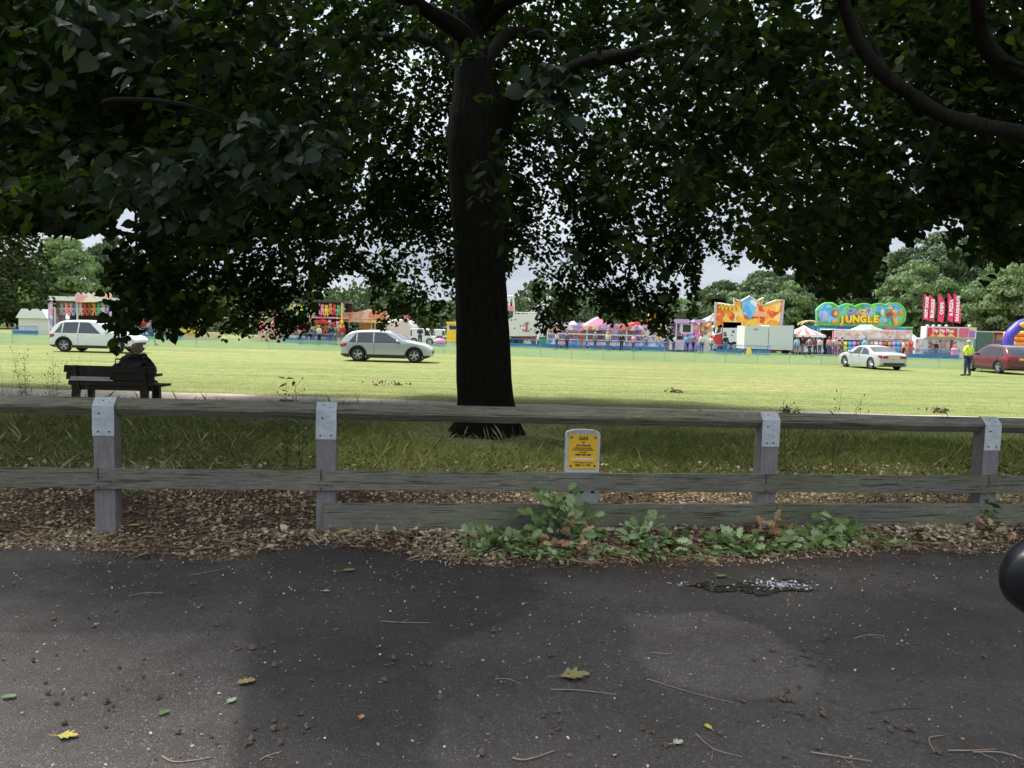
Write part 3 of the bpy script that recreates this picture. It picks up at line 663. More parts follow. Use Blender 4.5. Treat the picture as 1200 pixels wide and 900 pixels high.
# hanging sprays of the near branches: (px, py, distance, radius px x, radius px y, count, leaf size, material)
def spray(px, py, Y, rx, ry, n, size, m, name='branch_spray', dy=.5, per=9, ln=.4):
    c = np.array(at(px, py, Y)); k = Y/F; g = rng.normal(size=(n, 3))*.55
    P = c+g*np.array([rx*k, dy, ry*k]); o_ = np.array([c[0]-TX, c[1]-TY, 0.]); o_ = o_/np.linalg.norm(o_)+np.array([0, 0, -.2])
    out = o_[None, :]+unit(n)*.6; out /= np.linalg.norm(out, axis=1, keepdims=True)
    PP, DD, NN = sprigs(P, out, per, ln*(.6+.6*rng.random(n)), .6)
    return PP, DD, NN, np.full(len(PP), size)*(.75+.45*rng.random(len(PP))), m
NS = [spray(168, 318, 7.0, 14, 26, 16, .085, 0, ln=.25), spray(180, 290, 7.0, 16, 30, 18, .085, 0), spray(154, 352, 7.0, 11, 16, 11, .085, 0, ln=.2), spray(136, 384, 7.0, 6, 16, 6, .085, 0, ln=.12), spray(200, 350, 7.2, 16, 36, 20, .085, 0),
      spray(30, 225, 5.6, 50, 18, 14, .10, 0, ln=.25), spray(110, 215, 5.4, 40, 16, 12, .10, 0, ln=.25),
      spray(70, 170, 6.4, 70, 60, 40, .10, 0),
      spray(250, 195, 4.6, 70, 22, 30, .092, 1, dy=.25, per=7, ln=.25), spray(330, 160, 4.6, 60, 20, 22, .092, 1, dy=.25, per=7, ln=.25), spray(180, 200, 4.9, 40, 20, 12, .088, 1, dy=.3, per=7, ln=.25),
      spray(150, 20, 4.4, 70, 20, 24, .092, 1, dy=.3, per=7, ln=.28), spray(655, 85, 4.2, 30, 24, 9, .092, 1, dy=.12, per=6, ln=.2),
      spray(300, 90, 6.0, 120, 50, 50, .10, 0), spray(900, 60, 6.5, 150, 50, 60, .10, 0), spray(1120, 210, 7.5, 70, 40, 46, .10, 0)]
for mi, m in enumerate((LIMEL, NEARL)):
    A = [s for s in NS if s[4] == mi]
    PP = np.concatenate([a[0] for a in A]); DD = np.concatenate([a[1] for a in A]); NN = np.concatenate([a[2] for a in A]); SZ = np.concatenate([a[3] for a in A])
    q = projn(PP); e_ = np.maximum(env(q[:, 0]), np.interp(q[:, 0], [100, 116, 124, 133, 148, 158, 166, 178, 186], [200, 235, 405, 418, 392, 372, 398, 350, 395])) if mi == 0 else env(q[:, 0])
    k_ = q[:, 1] < e_+rng.normal(size=len(PP))*3; PP, DD, NN, SZ = PP[k_], DD[k_], NN[k_], SZ[k_]
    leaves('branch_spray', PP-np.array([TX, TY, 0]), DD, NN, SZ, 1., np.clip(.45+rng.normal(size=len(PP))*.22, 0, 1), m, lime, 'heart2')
# thin twigs under the near sprays
mb = MB()
for px, py, Y, dx, dy_ in ((120, 120, 5.2, 260, 70), (60, 0, 4.6, 170, 25), (60, 200, 6.0, 110, 60), (620, 40, 4.4, 50, 50), (160, 250, 7.0, 0, 110), (60, 150, 6.4, 40, 100), (930, 120, 8, 90, 220), (880, 200, 9, -90, 130), (360, 260, 11, -20, 90), (700, 200, 11, 60, 160)):
    a = L3(px, py, Y+.3); b_ = L3(px+dx, py+dy_, Y-.1); mb.tube(smooth_path([a, (a+b_)/2+Vector((0, 0, .12)), b_], 5, .05), [.016]*5+[.01]*5+[.005], 6)
mb.build('twig', BARK, lime)
# ------------------------------------------------------------------ trees at the two edges of the picture
def shade_tree(name, X, Y, H, rad, label, leafm, n, env_ok, size, C=None, rz=5., trunk_r=.3, limbs=(), lo_=2.2, per=12):
    t_ = thing(name, (X, Y, 0), label, 'tree')
    rws = [(0, 0, -.2, trunk_r*1.5), (0, 0, .3, trunk_r*1.12), (.02, 0, 1.5, trunk_r), (.08, 0, H*.4, trunk_r*.85), (.1, .05, H*.7, trunk_r*.5), (.1, .1, H*.95, .05)]
    dn = []
    for a, b_ in zip(rws[:-1], rws[1:]):
        for k in range(5): dn.append(tuple(a[i]+(b_[i]-a[i])*k/5 for i in range(4)))
    trunk_mesh('trunk', dn, BARK, t_, 60)
    for pts, r0, r1 in limbs:
        pp_ = [Vector(p)-Vector((X, Y, 0)) for p in pts]; limb(pp_, r0, r1, t_)
        pq = smooth_path(pp_, 5, .08); mb = MB()
        for kq in range(8, len(pq)-1, 7):
            for s_ in (random.choice((1, -1)),):
                v0 = pq[kq]; v1 = v0+Vector((random.gauss(-.3, .3), random.gauss(0, .3), s_*random.uniform(.25, .7))); mb.tube(smooth_path([v0, (v0+v1)/2+Vector((random.gauss(0, .08), 0, .05)), v1], 4, .04), [r1*.5]*4+[r1*.3]*4+[r1*.12], 6)
        mb.build('side_shoot', BARK, t_, smooth=True)
    C = C or (X, Y, H*.6); P = crown_points(n, C, (rad, rad, rz), lambda r: lo_, .5)
    P = P[(nz(P, .8, 4.) > -.15) | (rng.random(len(P)) < .2)]; P = P[env_ok(projn(P))]
    out = P-np.array(C); out[:, 2] *= .3; out /= np.linalg.norm(out, axis=1, keepdims=True)
    PP, DD, NN = sprigs(P, out+unit(len(P))*.4, per, .35+.35*rng.random(len(P)))
    ok = env_ok(projn(PP)); PP, DD, NN = PP[ok], DD[ok], NN[ok]
    leaves('crown', PP-np.array([X, Y, 0]), DD, NN, size*(.8+.4*rng.random(len(PP))), 1., np.clip(.45+rng.normal(size=len(PP))*.25, 0, 1), leafm, t_)
    print(name, len(PP)); return t_
def left_ok(q):
    lim = np.interp(q[:, 1], [100, 230, 262, 285, 310, 340, 352, 372, 388, 392], [150, 74, 48, 50, 60, 70, 78, 56, 40, -20])
    return (q[:, 0] < lim+rng.normal(size=len(q))*4)
OAKL = leaf_material('oak_leaves', [(.014, .024, .008), (.028, .046, .012), (.055, .08, .02), (.09, .12, .03)], .5, .3, .3)
shade_tree('oak_tree', -15.2, 15.5, 11, 6.2, 'small leaved tree hanging in at the left edge beside the parked white car', OAKL, 15000, left_ok, .085, C=(-14.6, 15.5, 6.2), rz=4.9, lo_=1.4)
def right_ok(q):
    return (q[:, 1] < np.interp(q[:, 0], [1100, 1130, 1142, 1165, 1200, 1300], [150, 252, 284, 308, 302, 330])+rng.normal(size=len(q))*5) & (q[:, 0] > 1010)
b1 = [Vector((9.6, 9.2, 3.9)), at(1290, 165, 7.6), at(1195, 152, 5.9), at(1110, 141, 5.6), at(1062, 108, 5.4), at(1025, 78, 5.3), at(1000, 40, 5.2), at(985, -20, 5.0)]
b2 = [Vector((9.6, 9.2, 4.6)), at(1290, 130, 8.2), at(1215, 92, 6.4), at(1175, 70, 5.9), at(1150, 10, 5.6), at(1130, -60, 5.4)]
b3 = [Vector((9.6, 9.2, 3.2)), at(1270, 205, 9.4), at(1185, 198, 9.6), at(1140, 215, 9.8)]
shade_tree('lime_tree', 9.8, 9.2, 11, 5.2, 'dark tree at the right edge reaching bare heavy limbs into the picture', LIMEL, 4200, right_ok, .10, C=(9.4, 9.4, 6.6), rz=4.6, trunk_r=.34,
           limbs=((b1, .072, .035), (b2, .10, .04), (b3, .06, .03)))
# ------------------------------------------------------------------ trees behind the fair
BGM = [leaf_material('far_leaves_dark', [(.028, .045, .022), (.06, .09, .042), (.10, .14, .068)], .6, .15, .2), leaf_material('far_leaves_mid', [(.038, .062, .028), (.08, .12, .052), (.13, .175, .085)], .6, .15, .2),
       leaf_material('far_leaves_pale', [(.08, .12, .052), (.14, .20, .09), (.21, .28, .14)], .6, .2, .2), leaf_material('conifer_needles', [(.06, .085, .06), (.10, .135, .09), (.15, .19, .12)], .6, .1, .2)]
def bg_tree(px, top, wpx, Y, mi, label, cat='tree', name='broadleaf_tree', group='trees in a row behind the funfair', n=3200, conifer=False, base=.12):
    X = gx(px, Y); H = at(px, top, Y).z; rad = wpx/2*Y/F; t_ = thing(name, (X, Y, 0), label, cat, group)
    MB().tube([(0, 0, -.2), (.1, 0, H*.35), (0, 0, H*.8)], [.35, .28, .05], 8).build('trunk', BARK2, t_)
    if conifer:
        z = rng.random(n)**1.2; a = rng.random(n)*2*PI; r = rad*(1-z)*(.65+.35*rng.random(n))*(1+.2*np.sin(z*40))
        P = np.stack([r*np.cos(a), r*np.sin(a), H*(.06+.94*z)], 1); N_ = np.stack([np.cos(a), np.sin(a), .5+0*a], 1)
    else:
        k = 120; z0 = H*base; cs = []
        for _ in range(k):
            d = unit(1)[0]; rr = (.55+.45*rng.random())
            cs.append((d[0]*rad*rr*.80, d[1]*rad*rr*.80, z0+(H-z0)*(.48+d[2]*.41*rr), rad*(.12+.20*rng.random())))
        cs = np.array(cs); w_ = cs[:, 3]**2; i = rng.choice(k, n, p=w_/w_.sum()); d = unit(n); d[:, 2] = np.abs(d[:, 2])*.9-.25
        P = cs[i, :3]+d*cs[i, 3:4]*np.array([1, 1, .78])*(.72+.34*rng.random(n))[:, None]; N_ = d
    P[:, 2] = np.clip(P[:, 2], .2, H)
    D_ = np.cross(N_, unit(n))+np.array([0, 0, -.3]); tn = np.clip(.45+.5*nz(P+np.array([X, 0, 0]), .35)+rng.normal(size=n)*.2, 0, 1)
    leaves('crown', P, D_, N_+unit(n)*.5, (.24+.26*rng.random(n))*Y/110, 1., tn, BGM[mi], t_)
BG = [(-60, 292, 120, 95, 1, 'mid green tree beyond the left edge of the field'), (22, 290, 70, 100, 1, 'mid green tree behind the hanging leaves at far left'), (78, 268, 84, 92, 2, 'pale green rounded tree behind the left game stall'),
      (138, 266, 66, 105, 0, 'darker rounded tree right of the pale green one at far left'), (205, 318, 80, 112, 1, 'tree showing through the leaves above the yellow ride'), (262, 326, 70, 118, 0, 'dark tree showing through the leaves left of the toy ride'),
      (318, 330, 70, 112, 1, 'tree right behind the left half of the toy ride'), (372, 342, 60, 116, 2, 'pale tree behind the right half of the toy ride'), (424, 334, 70, 118, 0, 'grey green rounded tree above the orange canopy ride'),
      (478, 345, 70, 120, 1, 'tree behind the white dome tent'), (532, 348, 66, 118, 0, 'tree just left of the big trunk behind the yellow booth'), (588, 362, 40, 126, 1, 'low tree just right of the big trunk'),
      (634, 342, 56, 120, 1, 'rounded tree behind the ride masts'), (688, 352, 60, 124, 0, 'tree behind the left part of the dodgems'), (734, 356, 50, 124, 1, 'tree behind the right part of the dodgems'),
      (808, 341, 56, 118, 2, 'pale tree above the purple topped funhouse'), (846, 322, 70, 114, 1, 'rounded tree behind the brick house'), (896, 306, 74, 112, 1, 'tall tree behind the orange ride board'),
      (940, 300, 62, 108, 0, 'dark tree behind the red and white striped tent'), (985, 294, 84, 106, 0, 'large dark tree behind the left of the jungle sign'), (1040, 284, 84, 104, 1, 'large tree behind the right of the jungle sign'),
      (1108, 252, 120, 98, 0, 'tallest dark tree behind the red flags'), (1182, 296, 96, 84, 2, 'pale bushy tree behind the green container'), (1070, 292, 80, 92, 2, 'pale leafy tree directly left of the red flags'), (1150, 272, 80, 100, 1, 'tree between the tallest dark tree and the pale bushy one'), (920, 322, 60, 100, 2, 'pale tree behind the box trailer'), (868, 336, 50, 104, 2, 'pale low tree behind the left end of the orange ride board'), (1245, 270, 110, 92, 1, 'tree beyond the right edge of the field'), (1330, 280, 110, 92, 0, 'dark tree beyond the right edge of the field')]
for i, (px, top, wd, Y, mi, lb) in enumerate(BG): bg_tree(px, top, wd*1.32, Y, mi, lb, n=int(9000+wd*90), base=.0)
for i, (px, top) in enumerate(((756, 350), (766, 354), (776, 347), (786, 352), (797, 356))):
    bg_tree(px, top, 17, 122, 3, f'slender pointed conifer, {["leftmost","second from the left","middle one","second from the right","rightmost"][i]} of five above the orange slide', name='conifer_tree', group='conifers behind the funfair', n=2200, conifer=True)
# dark undergrowth closing the foot of the trees
n = 60000; x = rng.uniform(-130, 130, n); y = rng.uniform(98, 128, n); z = rng.random(n)**.8*(6+1.8*np.sin(x*.23)+1.2*np.sin(x*.61))
P = np.stack([x, y, z], 1)
tag(leaves('undergrowth', P, unit(n), unit(n)+np.array([0, -.6, .6]),   .38+.3*rng.random(n), 1., np.clip(.35+rng.normal(size=n)*.25, 0, 1), BGM[0]), 'dark undergrowth and hedges below the far trees', 'undergrowth', kind='stuff')
# ------------------------------------------------------------------ rough grass behind the fence
GRM = leaf_material('rough_grass_blades', [(.12, .16, .055), (.22, .26, .09), (.34, .36, .155), (.55, .50, .31)], .6, .25, .2)
def blades(n, ylo, yhi, hlo, hhi, prob, tl, th, w=.05, spread=1.):
    Y = ylo+(yhi-ylo)*rng.random(n)**1.15; X = rng.uniform(-.74, .80, n)*Y
    P = np.stack([X, Y, np.zeros(n)], 1); k = rng.random(n) < prob(P); P = P[k]; n = len(P)
    c = nz(P, 1.1, 2.); h = (hlo+(hhi-hlo)*rng.random(n)**1.6)*(1+.5*c)
    D = np.array([0, 0, 1.])+rng.normal(size=(n, 3))*np.array([.45, .45, .1])*spread
    N = rng.normal(size=(n, 3))*np.array([1, 1, .2]); N[:, 1] -= .8
    tn = np.clip(tl+(th-tl)*rng.random(n)+.25*c, 0, 1)
    return P, D, N, h, tn
fy = lambda X: FA.y+(X-FA.x)*FD.y/FD.x
def p1(P):
    d = P[:, 1]-fy(P[:, 0]); tr = np.hypot(P[:, 0]-TX, P[:, 1]-TY)
    return np.clip((d-1.6+.7*nz(P, .9))/1.1, 0, 1)*np.clip((tr-.9)/1.6+.15*nz(P, 2.), .12, 1)
a = blades(90000, 7.6, 13.5, .06, .20, p1, .2, .95)
b_ = blades(70000, 11, 17.6, .04, .13, lambda P: np.clip((np.hypot(P[:, 0]-TX, P[:, 1]-TY)-.8)/1.3, .2, 1)*np.clip((17.4-P[:, 1])/1.5, 0, 1), .2, .9)
c = blades(2200, 8.2, 16.5, .25, .45, lambda P: .5+nz(P, .7, 6.), .75, 1., spread=.6)
d = blades(42000, 18.3, 32, .02, .05, lambda P: np.clip((P[:, 1]-18.1)/1.0, 0, 1)*np.clip(1.4-(P[:, 1]-18)/14, 0, 1), .45, 1.)
A = [np.concatenate(q) for q in zip(a, b_, c, d)]
wd = np.where(A[3] > .27, .018, .055)*np.where(A[0][:, 1] > 15, 1.6, 1.)
o = leaves('grass', A[0], A[1], A[2], A[3], 1., A[4], GRM, kind='blade')
# narrow each blade: the template is one unit wide, so the width is set per blade
me = o.data; k = 5; co = np.empty(len(me.vertices)*3, np.float32); me.vertices.foreach_get('co', co); co = co.reshape(-1, k, 3)
base = (co[:, 0]+co[:, 1])/2; D_, S_, U_ = frames(A[1], A[2]); wabs = (.0022+.0028*rng.random(len(base)))*np.clip(A[0][:, 1]/8, 1, 2.6)
for i, (l_, s_) in enumerate(((0, .5), (0, -.5), (.55, -.4), (1, 0), (.55, .4))):
    bend = np.array([0, 0, -1.])[None, :]*(l_**2)*.25*A[3][:, None]+(D_*np.array([1, 1, 0]))*(l_**2)*.35*A[3][:, None]
    co[:, i] = base+D_*A[3][:, None]*l_+S_*(s_*wabs)[:, None]+bend
me.vertices.foreach_set('co', co.ravel()); me.update(); tag(o, 'rough green and straw coloured grass behind the fence', 'grass', kind='stuff')
# ------------------------------------------------------------------ leaf litter on the verge
LITM = leaf_material('dead_leaf_litter', [(.085, .055, .038), (.22, .145, .10), (.42, .30, .205), (.66, .54, .40), (.36, .36, .2)], .75, .1, .2)
def litter(n, f, size, z=.012, tl=0., th=.9, tilt=.5, up=.03):
    X = rng.uniform(-8.2, 9.2, n); e_ = edge_y(X); d = rng.random(n); P = f(X, e_, d)
    P = P[(P[:, 1] > edge_y(P[:, 0])-.3)]; n = len(P); P[:, 2] = z+rng.random(n)*up
    D = rng.normal(size=(n, 3))*np.array([1, 1, .35]); N = np.array([0, 0, 1.])+rng.normal(size=(n, 3))*tilt
    tn = np.clip(tl+(th-tl)*rng.random(n)+.55*nz(P, 1.3, 9.)-.06, 0, 1)
    return P, D, N, size[0]+(size[1]-size[0])*rng.random(n)**2, tn
def st(X, y): return np.stack([X, y, 0*X], 1)
T1 = litter(46000, lambda X, e_, d: st(X, e_+.0+d*2.6), (.016, .05), .010, 0., .9, .3, .012)
T2 = litter(14000, lambda X, e_, d: st(X, e_-.10+d**1.6*.6), (.010, .028), .010, .1, .6, .3, .008)
T3 = litter(9000, lambda X, e_, d: st(X, e_+1.6+d*2.2), (.02, .06), .03, .1, .8, .8, .08)
T4 = litter(5000, lambda X, e_, d: st(np.where(X > 1.6, X, X+6), fy(np.where(X > 1.6, X, X+6))-.12-np.abs(rng.normal(size=len(X)))*.22), (.03, .075), .015, .05, .85, .45, .025)
A = [np.concatenate(q) for q in zip(T1, T2, T3, T4)]
tag(leaves('leaf_litter', *A[:3], A[3], .8, A[4], LITM), 'brown dead leaf litter along the verge under the fence', 'leaf litter', kind='stuff')
n = 2400; X = rng.uniform(-7, 8, n); Y = edge_y(X)-.05+rng.random(n)**1.5*1.3; P = np.stack([X, Y, .02+.03*rng.random(n)], 1)
o = leaves('straw_litter', P, rng.normal(size=(n, 3))*np.array([1, 1, .12]), np.array([0, 0, 1.])+rng.normal(size=(n, 3))*.3, .05+.10*rng.random(n)**2, .06, np.clip(.45+.3*rng.random(n), 0, 1), LITM)
tag(o, 'dry stems and straw strewn through the leaf litter', 'dry stems', kind='stuff')
# grit washed on to the road
n = 24000; X = rng.uniform(-4.4, 5.2, n); Y = rng.uniform(2.7, 6.3, n); e_ = edge_y(X); k = (Y < e_+.05) & (rng.random(n) < .25+.75*np.exp(-(e_-Y)/.5)+.3*(nz(np.stack([X, Y, 0*X], 1), 1.2) > .12)); X, Y = X[k], Y[k]; n = len(X)
o = leaves('road_grit', np.stack([X, Y, .016+.004*rng.random(n)], 1), rng.normal(size=(n, 3))*np.array([1, 1, .3]), np.array([0, 0, 1.])+rng.normal(size=(n, 3))*.5, .004+.016*rng.random(n)**3, .7, np.clip(.05+.8*rng.random(n)**1.8, 0, 1), LITM)
tag(o, 'fine crumbs and seed scales scattered over the asphalt', 'grit', kind='stuff')
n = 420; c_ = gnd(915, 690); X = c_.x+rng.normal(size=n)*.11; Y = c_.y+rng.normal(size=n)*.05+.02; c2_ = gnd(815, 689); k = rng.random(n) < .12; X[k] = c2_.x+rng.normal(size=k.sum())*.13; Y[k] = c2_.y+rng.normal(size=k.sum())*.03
GLINTM = mat('white_glint_flecks', (.62, .64, .66), .12, var=.15, coat=.8)  # added white flecks, their colour stands in for light glinting off the puddle
o = leaves('glint_flecks', np.stack([X, Y, .024+.004*rng.random(n)], 1), rng.normal(size=(n, 3))*np.array([1, .3, .2]), np.array([0, 0, 1.])+rng.normal(size=(n, 3))*.35, .006+.02*rng.random(n)**2, .5, rng.random(n), GLINTM)
tag(o, 'added white flecks imitating glints of light in the puddle by the verge', 'glint flecks', kind='stuff')
# ------------------------------------------------------------------ husks, twigs and single leaves on the road
HUSK = mat('seed_husk', (.085, .06, .042), .85, c2=(.17, .125, .09), scale=60, bump=.6, bscale=150)
hp = []
for v in range(9):
    mb = MB(); mb.ball((0, 0, .0075), (.0085*random.uniform(.7, 1.3), .0075, .0085*random.uniform(.6, 1.1)), 7, 5, jit=.4)
    mb.tube([(0, 0, .012), (.008, .004, .018)], [.002, .001], 5)
    if v % 3: mb.ball((.009, .004, .006), (.0055, .0045, .006), 6, 5, jit=.35)
    if v % 4 == 3: mb.ball((-.004, .010, .005), (.006, .0035, .005), 6, 5, jit=.4)
    o = mb.build('seed_husk', HUSK); tag(o, 'small brown seed husk lying on the dark asphalt', 'seed husk', 'seed husks scattered over the road'); hp.append(o)
cnt = 0; clus = [gnd(*p) for p in ((310, 860), (480, 780), (920, 830), (1060, 860), (150, 830), (780, 880), (640, 850), (950, 770), (200, 690))]
while cnt < 262:
    if random.random() < .35: c_ = random.choice(clus); x, y = c_.x+random.gauss(0, .12), c_.y+random.gauss(0, .1)
    else: x, y = random.uniform(-3.3, 3.6), random.uniform(3.0, 5.9)
    px_, py_ = proj((x, y, 0))
    if not (5 < px_ < 1165 and 665 < py_ < 893): continue
    o = hp[cnt] if cnt < 9 else hp[cnt % 9].copy()
    if cnt >= 9: COL.objects.link(o)
    s_ = random.uniform(.6, 1.0)+random.random()**2*.95; o.location = (x, y, .012); o.scale = (s_, s_, s_*.9); o.rotation_euler = (0, 0, random.uniform(0, 6.28)); cnt += 1
TWIG = mat('pale_twig', (.20, .145, .105), .8, c2=(.33, .25, .19), scale=20)
TWIGD = mat('dark_twig', (.06, .045, .035), .85)
TW = [((645, 812), (722, 818), .0035, 'curved pale twig lying below the big brown leaf'), ((445, 731), (503, 733), .003, 'straight thin twig lying in the middle of the left half of the road'), ((190, 891), (249, 892), .0045, 'short pale stick at the bottom edge left of the middle'),
      ((222, 677), (268, 668), .003, 'hooked pale twig near the verge at upper left of the road'), ((763, 768), (790, 764), .003, 'little pale twig on the bluish asphalt patch'), ((950, 886), (1022, 897), .004, 'long bent twig at the bottom right of the centre'),
      ((1095, 886), (1106, 866), .003, 'short upright curl of twig near the bottom right corner'), ((1110, 884), (1168, 882), .0035, 'pale stick near the bottom right corner'), ((1140, 886), (1203, 896), .004, 'thick pale stick running out of the bottom right corner'),
      ((633, 656), (703, 668), .005, 'long curved pale twig at the edge of the leaf litter by the oak spray'), ((480, 660), (534, 650), .003, 'thin twig in front of the leftmost oak leaves'), ((815, 864), (870, 892), .003, 'thin forked twig low in the middle of the road'),
      ((1020, 839), (1090, 835), .003, 'thin dark twig right of the husk clusters'), ((150, 702), (192, 698), .003, 'thin twig on the upper left of the road'), ((60, 668), (95, 684), .004, 'dark forked twig near the left verge'), ((390, 650), (410, 626), .003, 'bent twig standing at the verge beside the second fence post'),
      ((580, 800), (612, 806), .0025, 'faint twig left of the big brown leaf'), ((305, 896), (330, 885), .003, 'twig cut by the bottom edge under the left asphalt patch'), ((600, 893), (650, 884), .004, 'broken brown twig at the bottom centre'), ((1000, 752), (1034, 748), .003, 'pale twig right of the bluish patch'),
      ((760, 800), (860, 828), .0025, 'very thin long stem across the bluish patch'), ((255, 640), (330, 652), .004, 'stick lying on the litter right of the first fence post'), ((1010, 640), (1150, 640), .004, 'long dry stem lying on the litter at the right'), ((1100, 645), (1130, 655), .003, 'short twig below the right end of the kick board')]
for i, (a, b_, r, lb) in enumerate(TW):
    A_, B_ = gnd(*a), gnd(*b_); mid = (A_+B_)/2+Vector((random.uniform(-.03, .03), random.uniform(-.05, .05), 0)); rt = A_.copy()
    z = .016+(.03 if a[1] < 660 else 0)
    mb = MB(); p_ = smooth_path([A_-rt, mid-rt, B_-rt], 6, .006); p_ = [Vector((q.x, q.y, max(.001, q.z*.3+.002))) for q in p_]; r *= .95
    mb.tube(p_, [r*(1-.5*j/len(p_)) for j in range(len(p_))], 6)
    if i % 2: q = p_[len(p_)//2]; dd = (p_[-1]-p_[0]); s_ = Vector((-dd.y, dd.x, 0))*.35*random.choice((-1, 1)); mb.tube([q, q+s_+dd*.2], [r*.6, r*.3], 5)
    o = mb.build('fallen_twig', TWIGD if 'dark' in lb else TWIG, smooth=True, loc=(rt.x, rt.y, z)); tag(o, lb, 'twig', 'twigs fallen on the road')
def leaf_obj(name, px, py, size, col, label, rz, kind='oak', lobes=False, cat='leaf', group='single leaves lying on the road', curl=.12, parent=None, z=.02):
    P0 = gnd(px, py); mb = MB()
    if lobes:  # palmate leaf
        pts = [(0, 0), (.18, -.12), (.42, -.42), (.40, -.2), (.72, -.40), (.62, -.16), (.86, -.16), (1, 0), (.86, .16), (.62, .16), (.72, .40), (.40, .2), (.42, .42), (.18, .12)]
        c_ = (.45, 0)
    else:
        T = LEAF_T['oak'][0]; pts = [(p[0], p[1]) for p in T]; c_ = (.5, 0)
    for i in range(len(pts)):
        a, b2 = pts[i], pts[(i+1) % len(pts)]
        f = lambda q: (q[0]*size, q[1]*size, size*(curl*abs(q[1])*1.6+curl*.5*(q[0]-.5)**2+.02))
        mb.quad(f(a), f(b2), f(c_))
    mb.tube([(0, 0, size*.04), (-.35*size, .05*size, .004)], [.0016, .0012], 5)
    o = mb.build(name, col, loc=(P0.x, P0.y, z)); o.rotation_euler.z = rz; tag(o, label, cat, group); return o
LG = mat('fallen_green_leaf', (.10, .17, .055), .55, var=.25, scale=30); LY = mat('fallen_yellow_leaf', (.45, .36, .07), .6, var=.2, scale=30)
LB = mat('fallen_olive_leaf', (.17, .15, .055), .6, c2=(.26, .22, .09), scale=30); LP_ = mat('pale_leaf_underside', (.32, .38, .24), .6, var=.15, scale=30); LO = mat('fallen_orange_leaf', (.45, .2, .05), .6)
leaf_obj('fallen_leaf', 655, 798, .17, LB, 'large olive brown lobed leaf lying in the middle of the road', .25, lobes=True)
leaf_obj('fallen_leaf', 275, 806, .10, LB, 'thin olive leaf on the edge of the left asphalt patch', .5)
leaf_obj('fallen_leaf', 266, 829, .06, LP_, 'small pale green leaf just below the thin olive leaf', 1.2, lobes=True)
leaf_obj('fallen_leaf', 378, 696, .05, LP_, 'small pale green leaf near the top of the dark asphalt patch', .2, lobes=True)
leaf_obj('fallen_leaf', 66, 868, .09, LY, 'pale yellow leaf at bottom left', .1, lobes=True)
leaf_obj('fallen_leaf', 184, 843, .06, LG, 'small green leaf above and right of the pale yellow one', .9)
leaf_obj('fallen_leaf', 422, 848, .045, LO, 'tiny orange leaf on the dark asphalt patch', 1.5, lobes=True)
leaf_obj('fallen_leaf', 834, 860, .05, LY, 'tiny bright yellow leaf at lower centre right', 2.)
leaf_obj('fallen_leaf', 788, 877, .06, LP_, 'pale torn leaf left of the tiny yellow one', .5, lobes=True)
leaf_obj('fallen_leaf', 400, 672, .10, LB, 'olive feathery leaf on the road near the second fence post', .3)
leaf_obj('fallen_leaf', 0, 822, .07, LG, 'green leaf at the left edge of the road', .2)
leaf_obj('fallen_leaf', 686, 686, .10, LB, 'olive leaf on the wet soil left of the puddle', .1) if False else None
leaf_obj('fallen_leaf', 838, 679, .10, LG, 'green olive leaf lying on wet soil at the puddle', .4)
leaf_obj('fallen_leaf', 448, 630, .12, LG, 'green leaf lying under the kick board near its left end', .2, z=.05)
leaf_obj('fallen_leaf', 398, 630, .10, LY, 'yellow leaf at the foot of the second fence post', .2, z=.05)
leaf_obj('fallen_leaf', 148, 623, .11, LY, 'yellow leaf beside the foot of the first fence post', .3, z=.05)
leaf_obj('fallen_leaf', 218, 632, .08, LG, 'small green leaf standing in the litter right of the first post', 1.3, z=.06, curl=.5)
# ------------------------------------------------------------------ torn oak branches against the fence
OAKG = leaf_material('torn_oak_leaves', [(.065, .12, .035), (.12, .19, .055), (.20, .27, .10), (.36, .43, .25)], .5, .15, .35)
OAKD = leaf_material('withered_oak_leaves', [(.24, .13, .07), (.42, .22, .12), (.36, .30, .15), (.5, .36, .24)], .6, .1, .3)
def oak_branch(label, rootpx, stems, m=OAKG, per=9, size=.085, name='oak_branch', group='torn oak branches lying along the foot of the fence'):
    Pr = gnd(*rootpx); tall_ = max(z is None for *_, z in stems); per = int(per*(1.9 if tall_ else 1.35)); size *= 1.1; t_ = thing(name, Pr, label, 'branch', group); mb = MB(); PP = []; DD = []; NN = []
    for (px, py, Y, z) in stems:
        e_ = at(px, py, Y) if z is None else Vector((gx(px, Y, z), Y, z)); e_ = e_-Pr; e_.z = max(e_.z, .05)
        mid = e_*.5+Vector((random.uniform(-.05, .05), -.03, e_.z*.25+.02)); pth = smooth_path([Vector((0, 0, .03)), mid, e_], 4, .02); mb.tube(pth, [.007-.0045*j/len(pth) for j in range(len(pth))], 5)
        for j in range(per):
            f = .35+.65*j/(per-1); q = Vector((0, 0, .03)).lerp(mid, f*2) if f < .5 else mid.lerp(e_, f*2-1)
            d_ = Vector((random.gauss(0, 1), random.gauss(-.3, .8), random.gauss(.05, .45))).normalized()
            PP.append(q+d_*.02+Vector((random.gauss(0, .03), random.gauss(-.02, .03), abs(random.gauss(0, .02))))); DD.append(d_+e_.normalized()*.5); NN.append(Vector((random.gauss(0, .5), (-.9 if tall_ else -.3)+random.gauss(0, .5), .8+random.gauss(0, .3))))
    mb.build('stem', TWIGD, t_, smooth=True); n = len(PP); P_ = np.array(PP); P_[:, 2] = np.maximum(P_[:, 2], .03)
    leaves('foliage', P_, np.array(DD), np.array(NN), size*(.7+.7*rng.random(n)), .95, rng.random(n), m, t_, 'oak'); return t_
yf_ = lambda px: fl(on_fence(px)).y
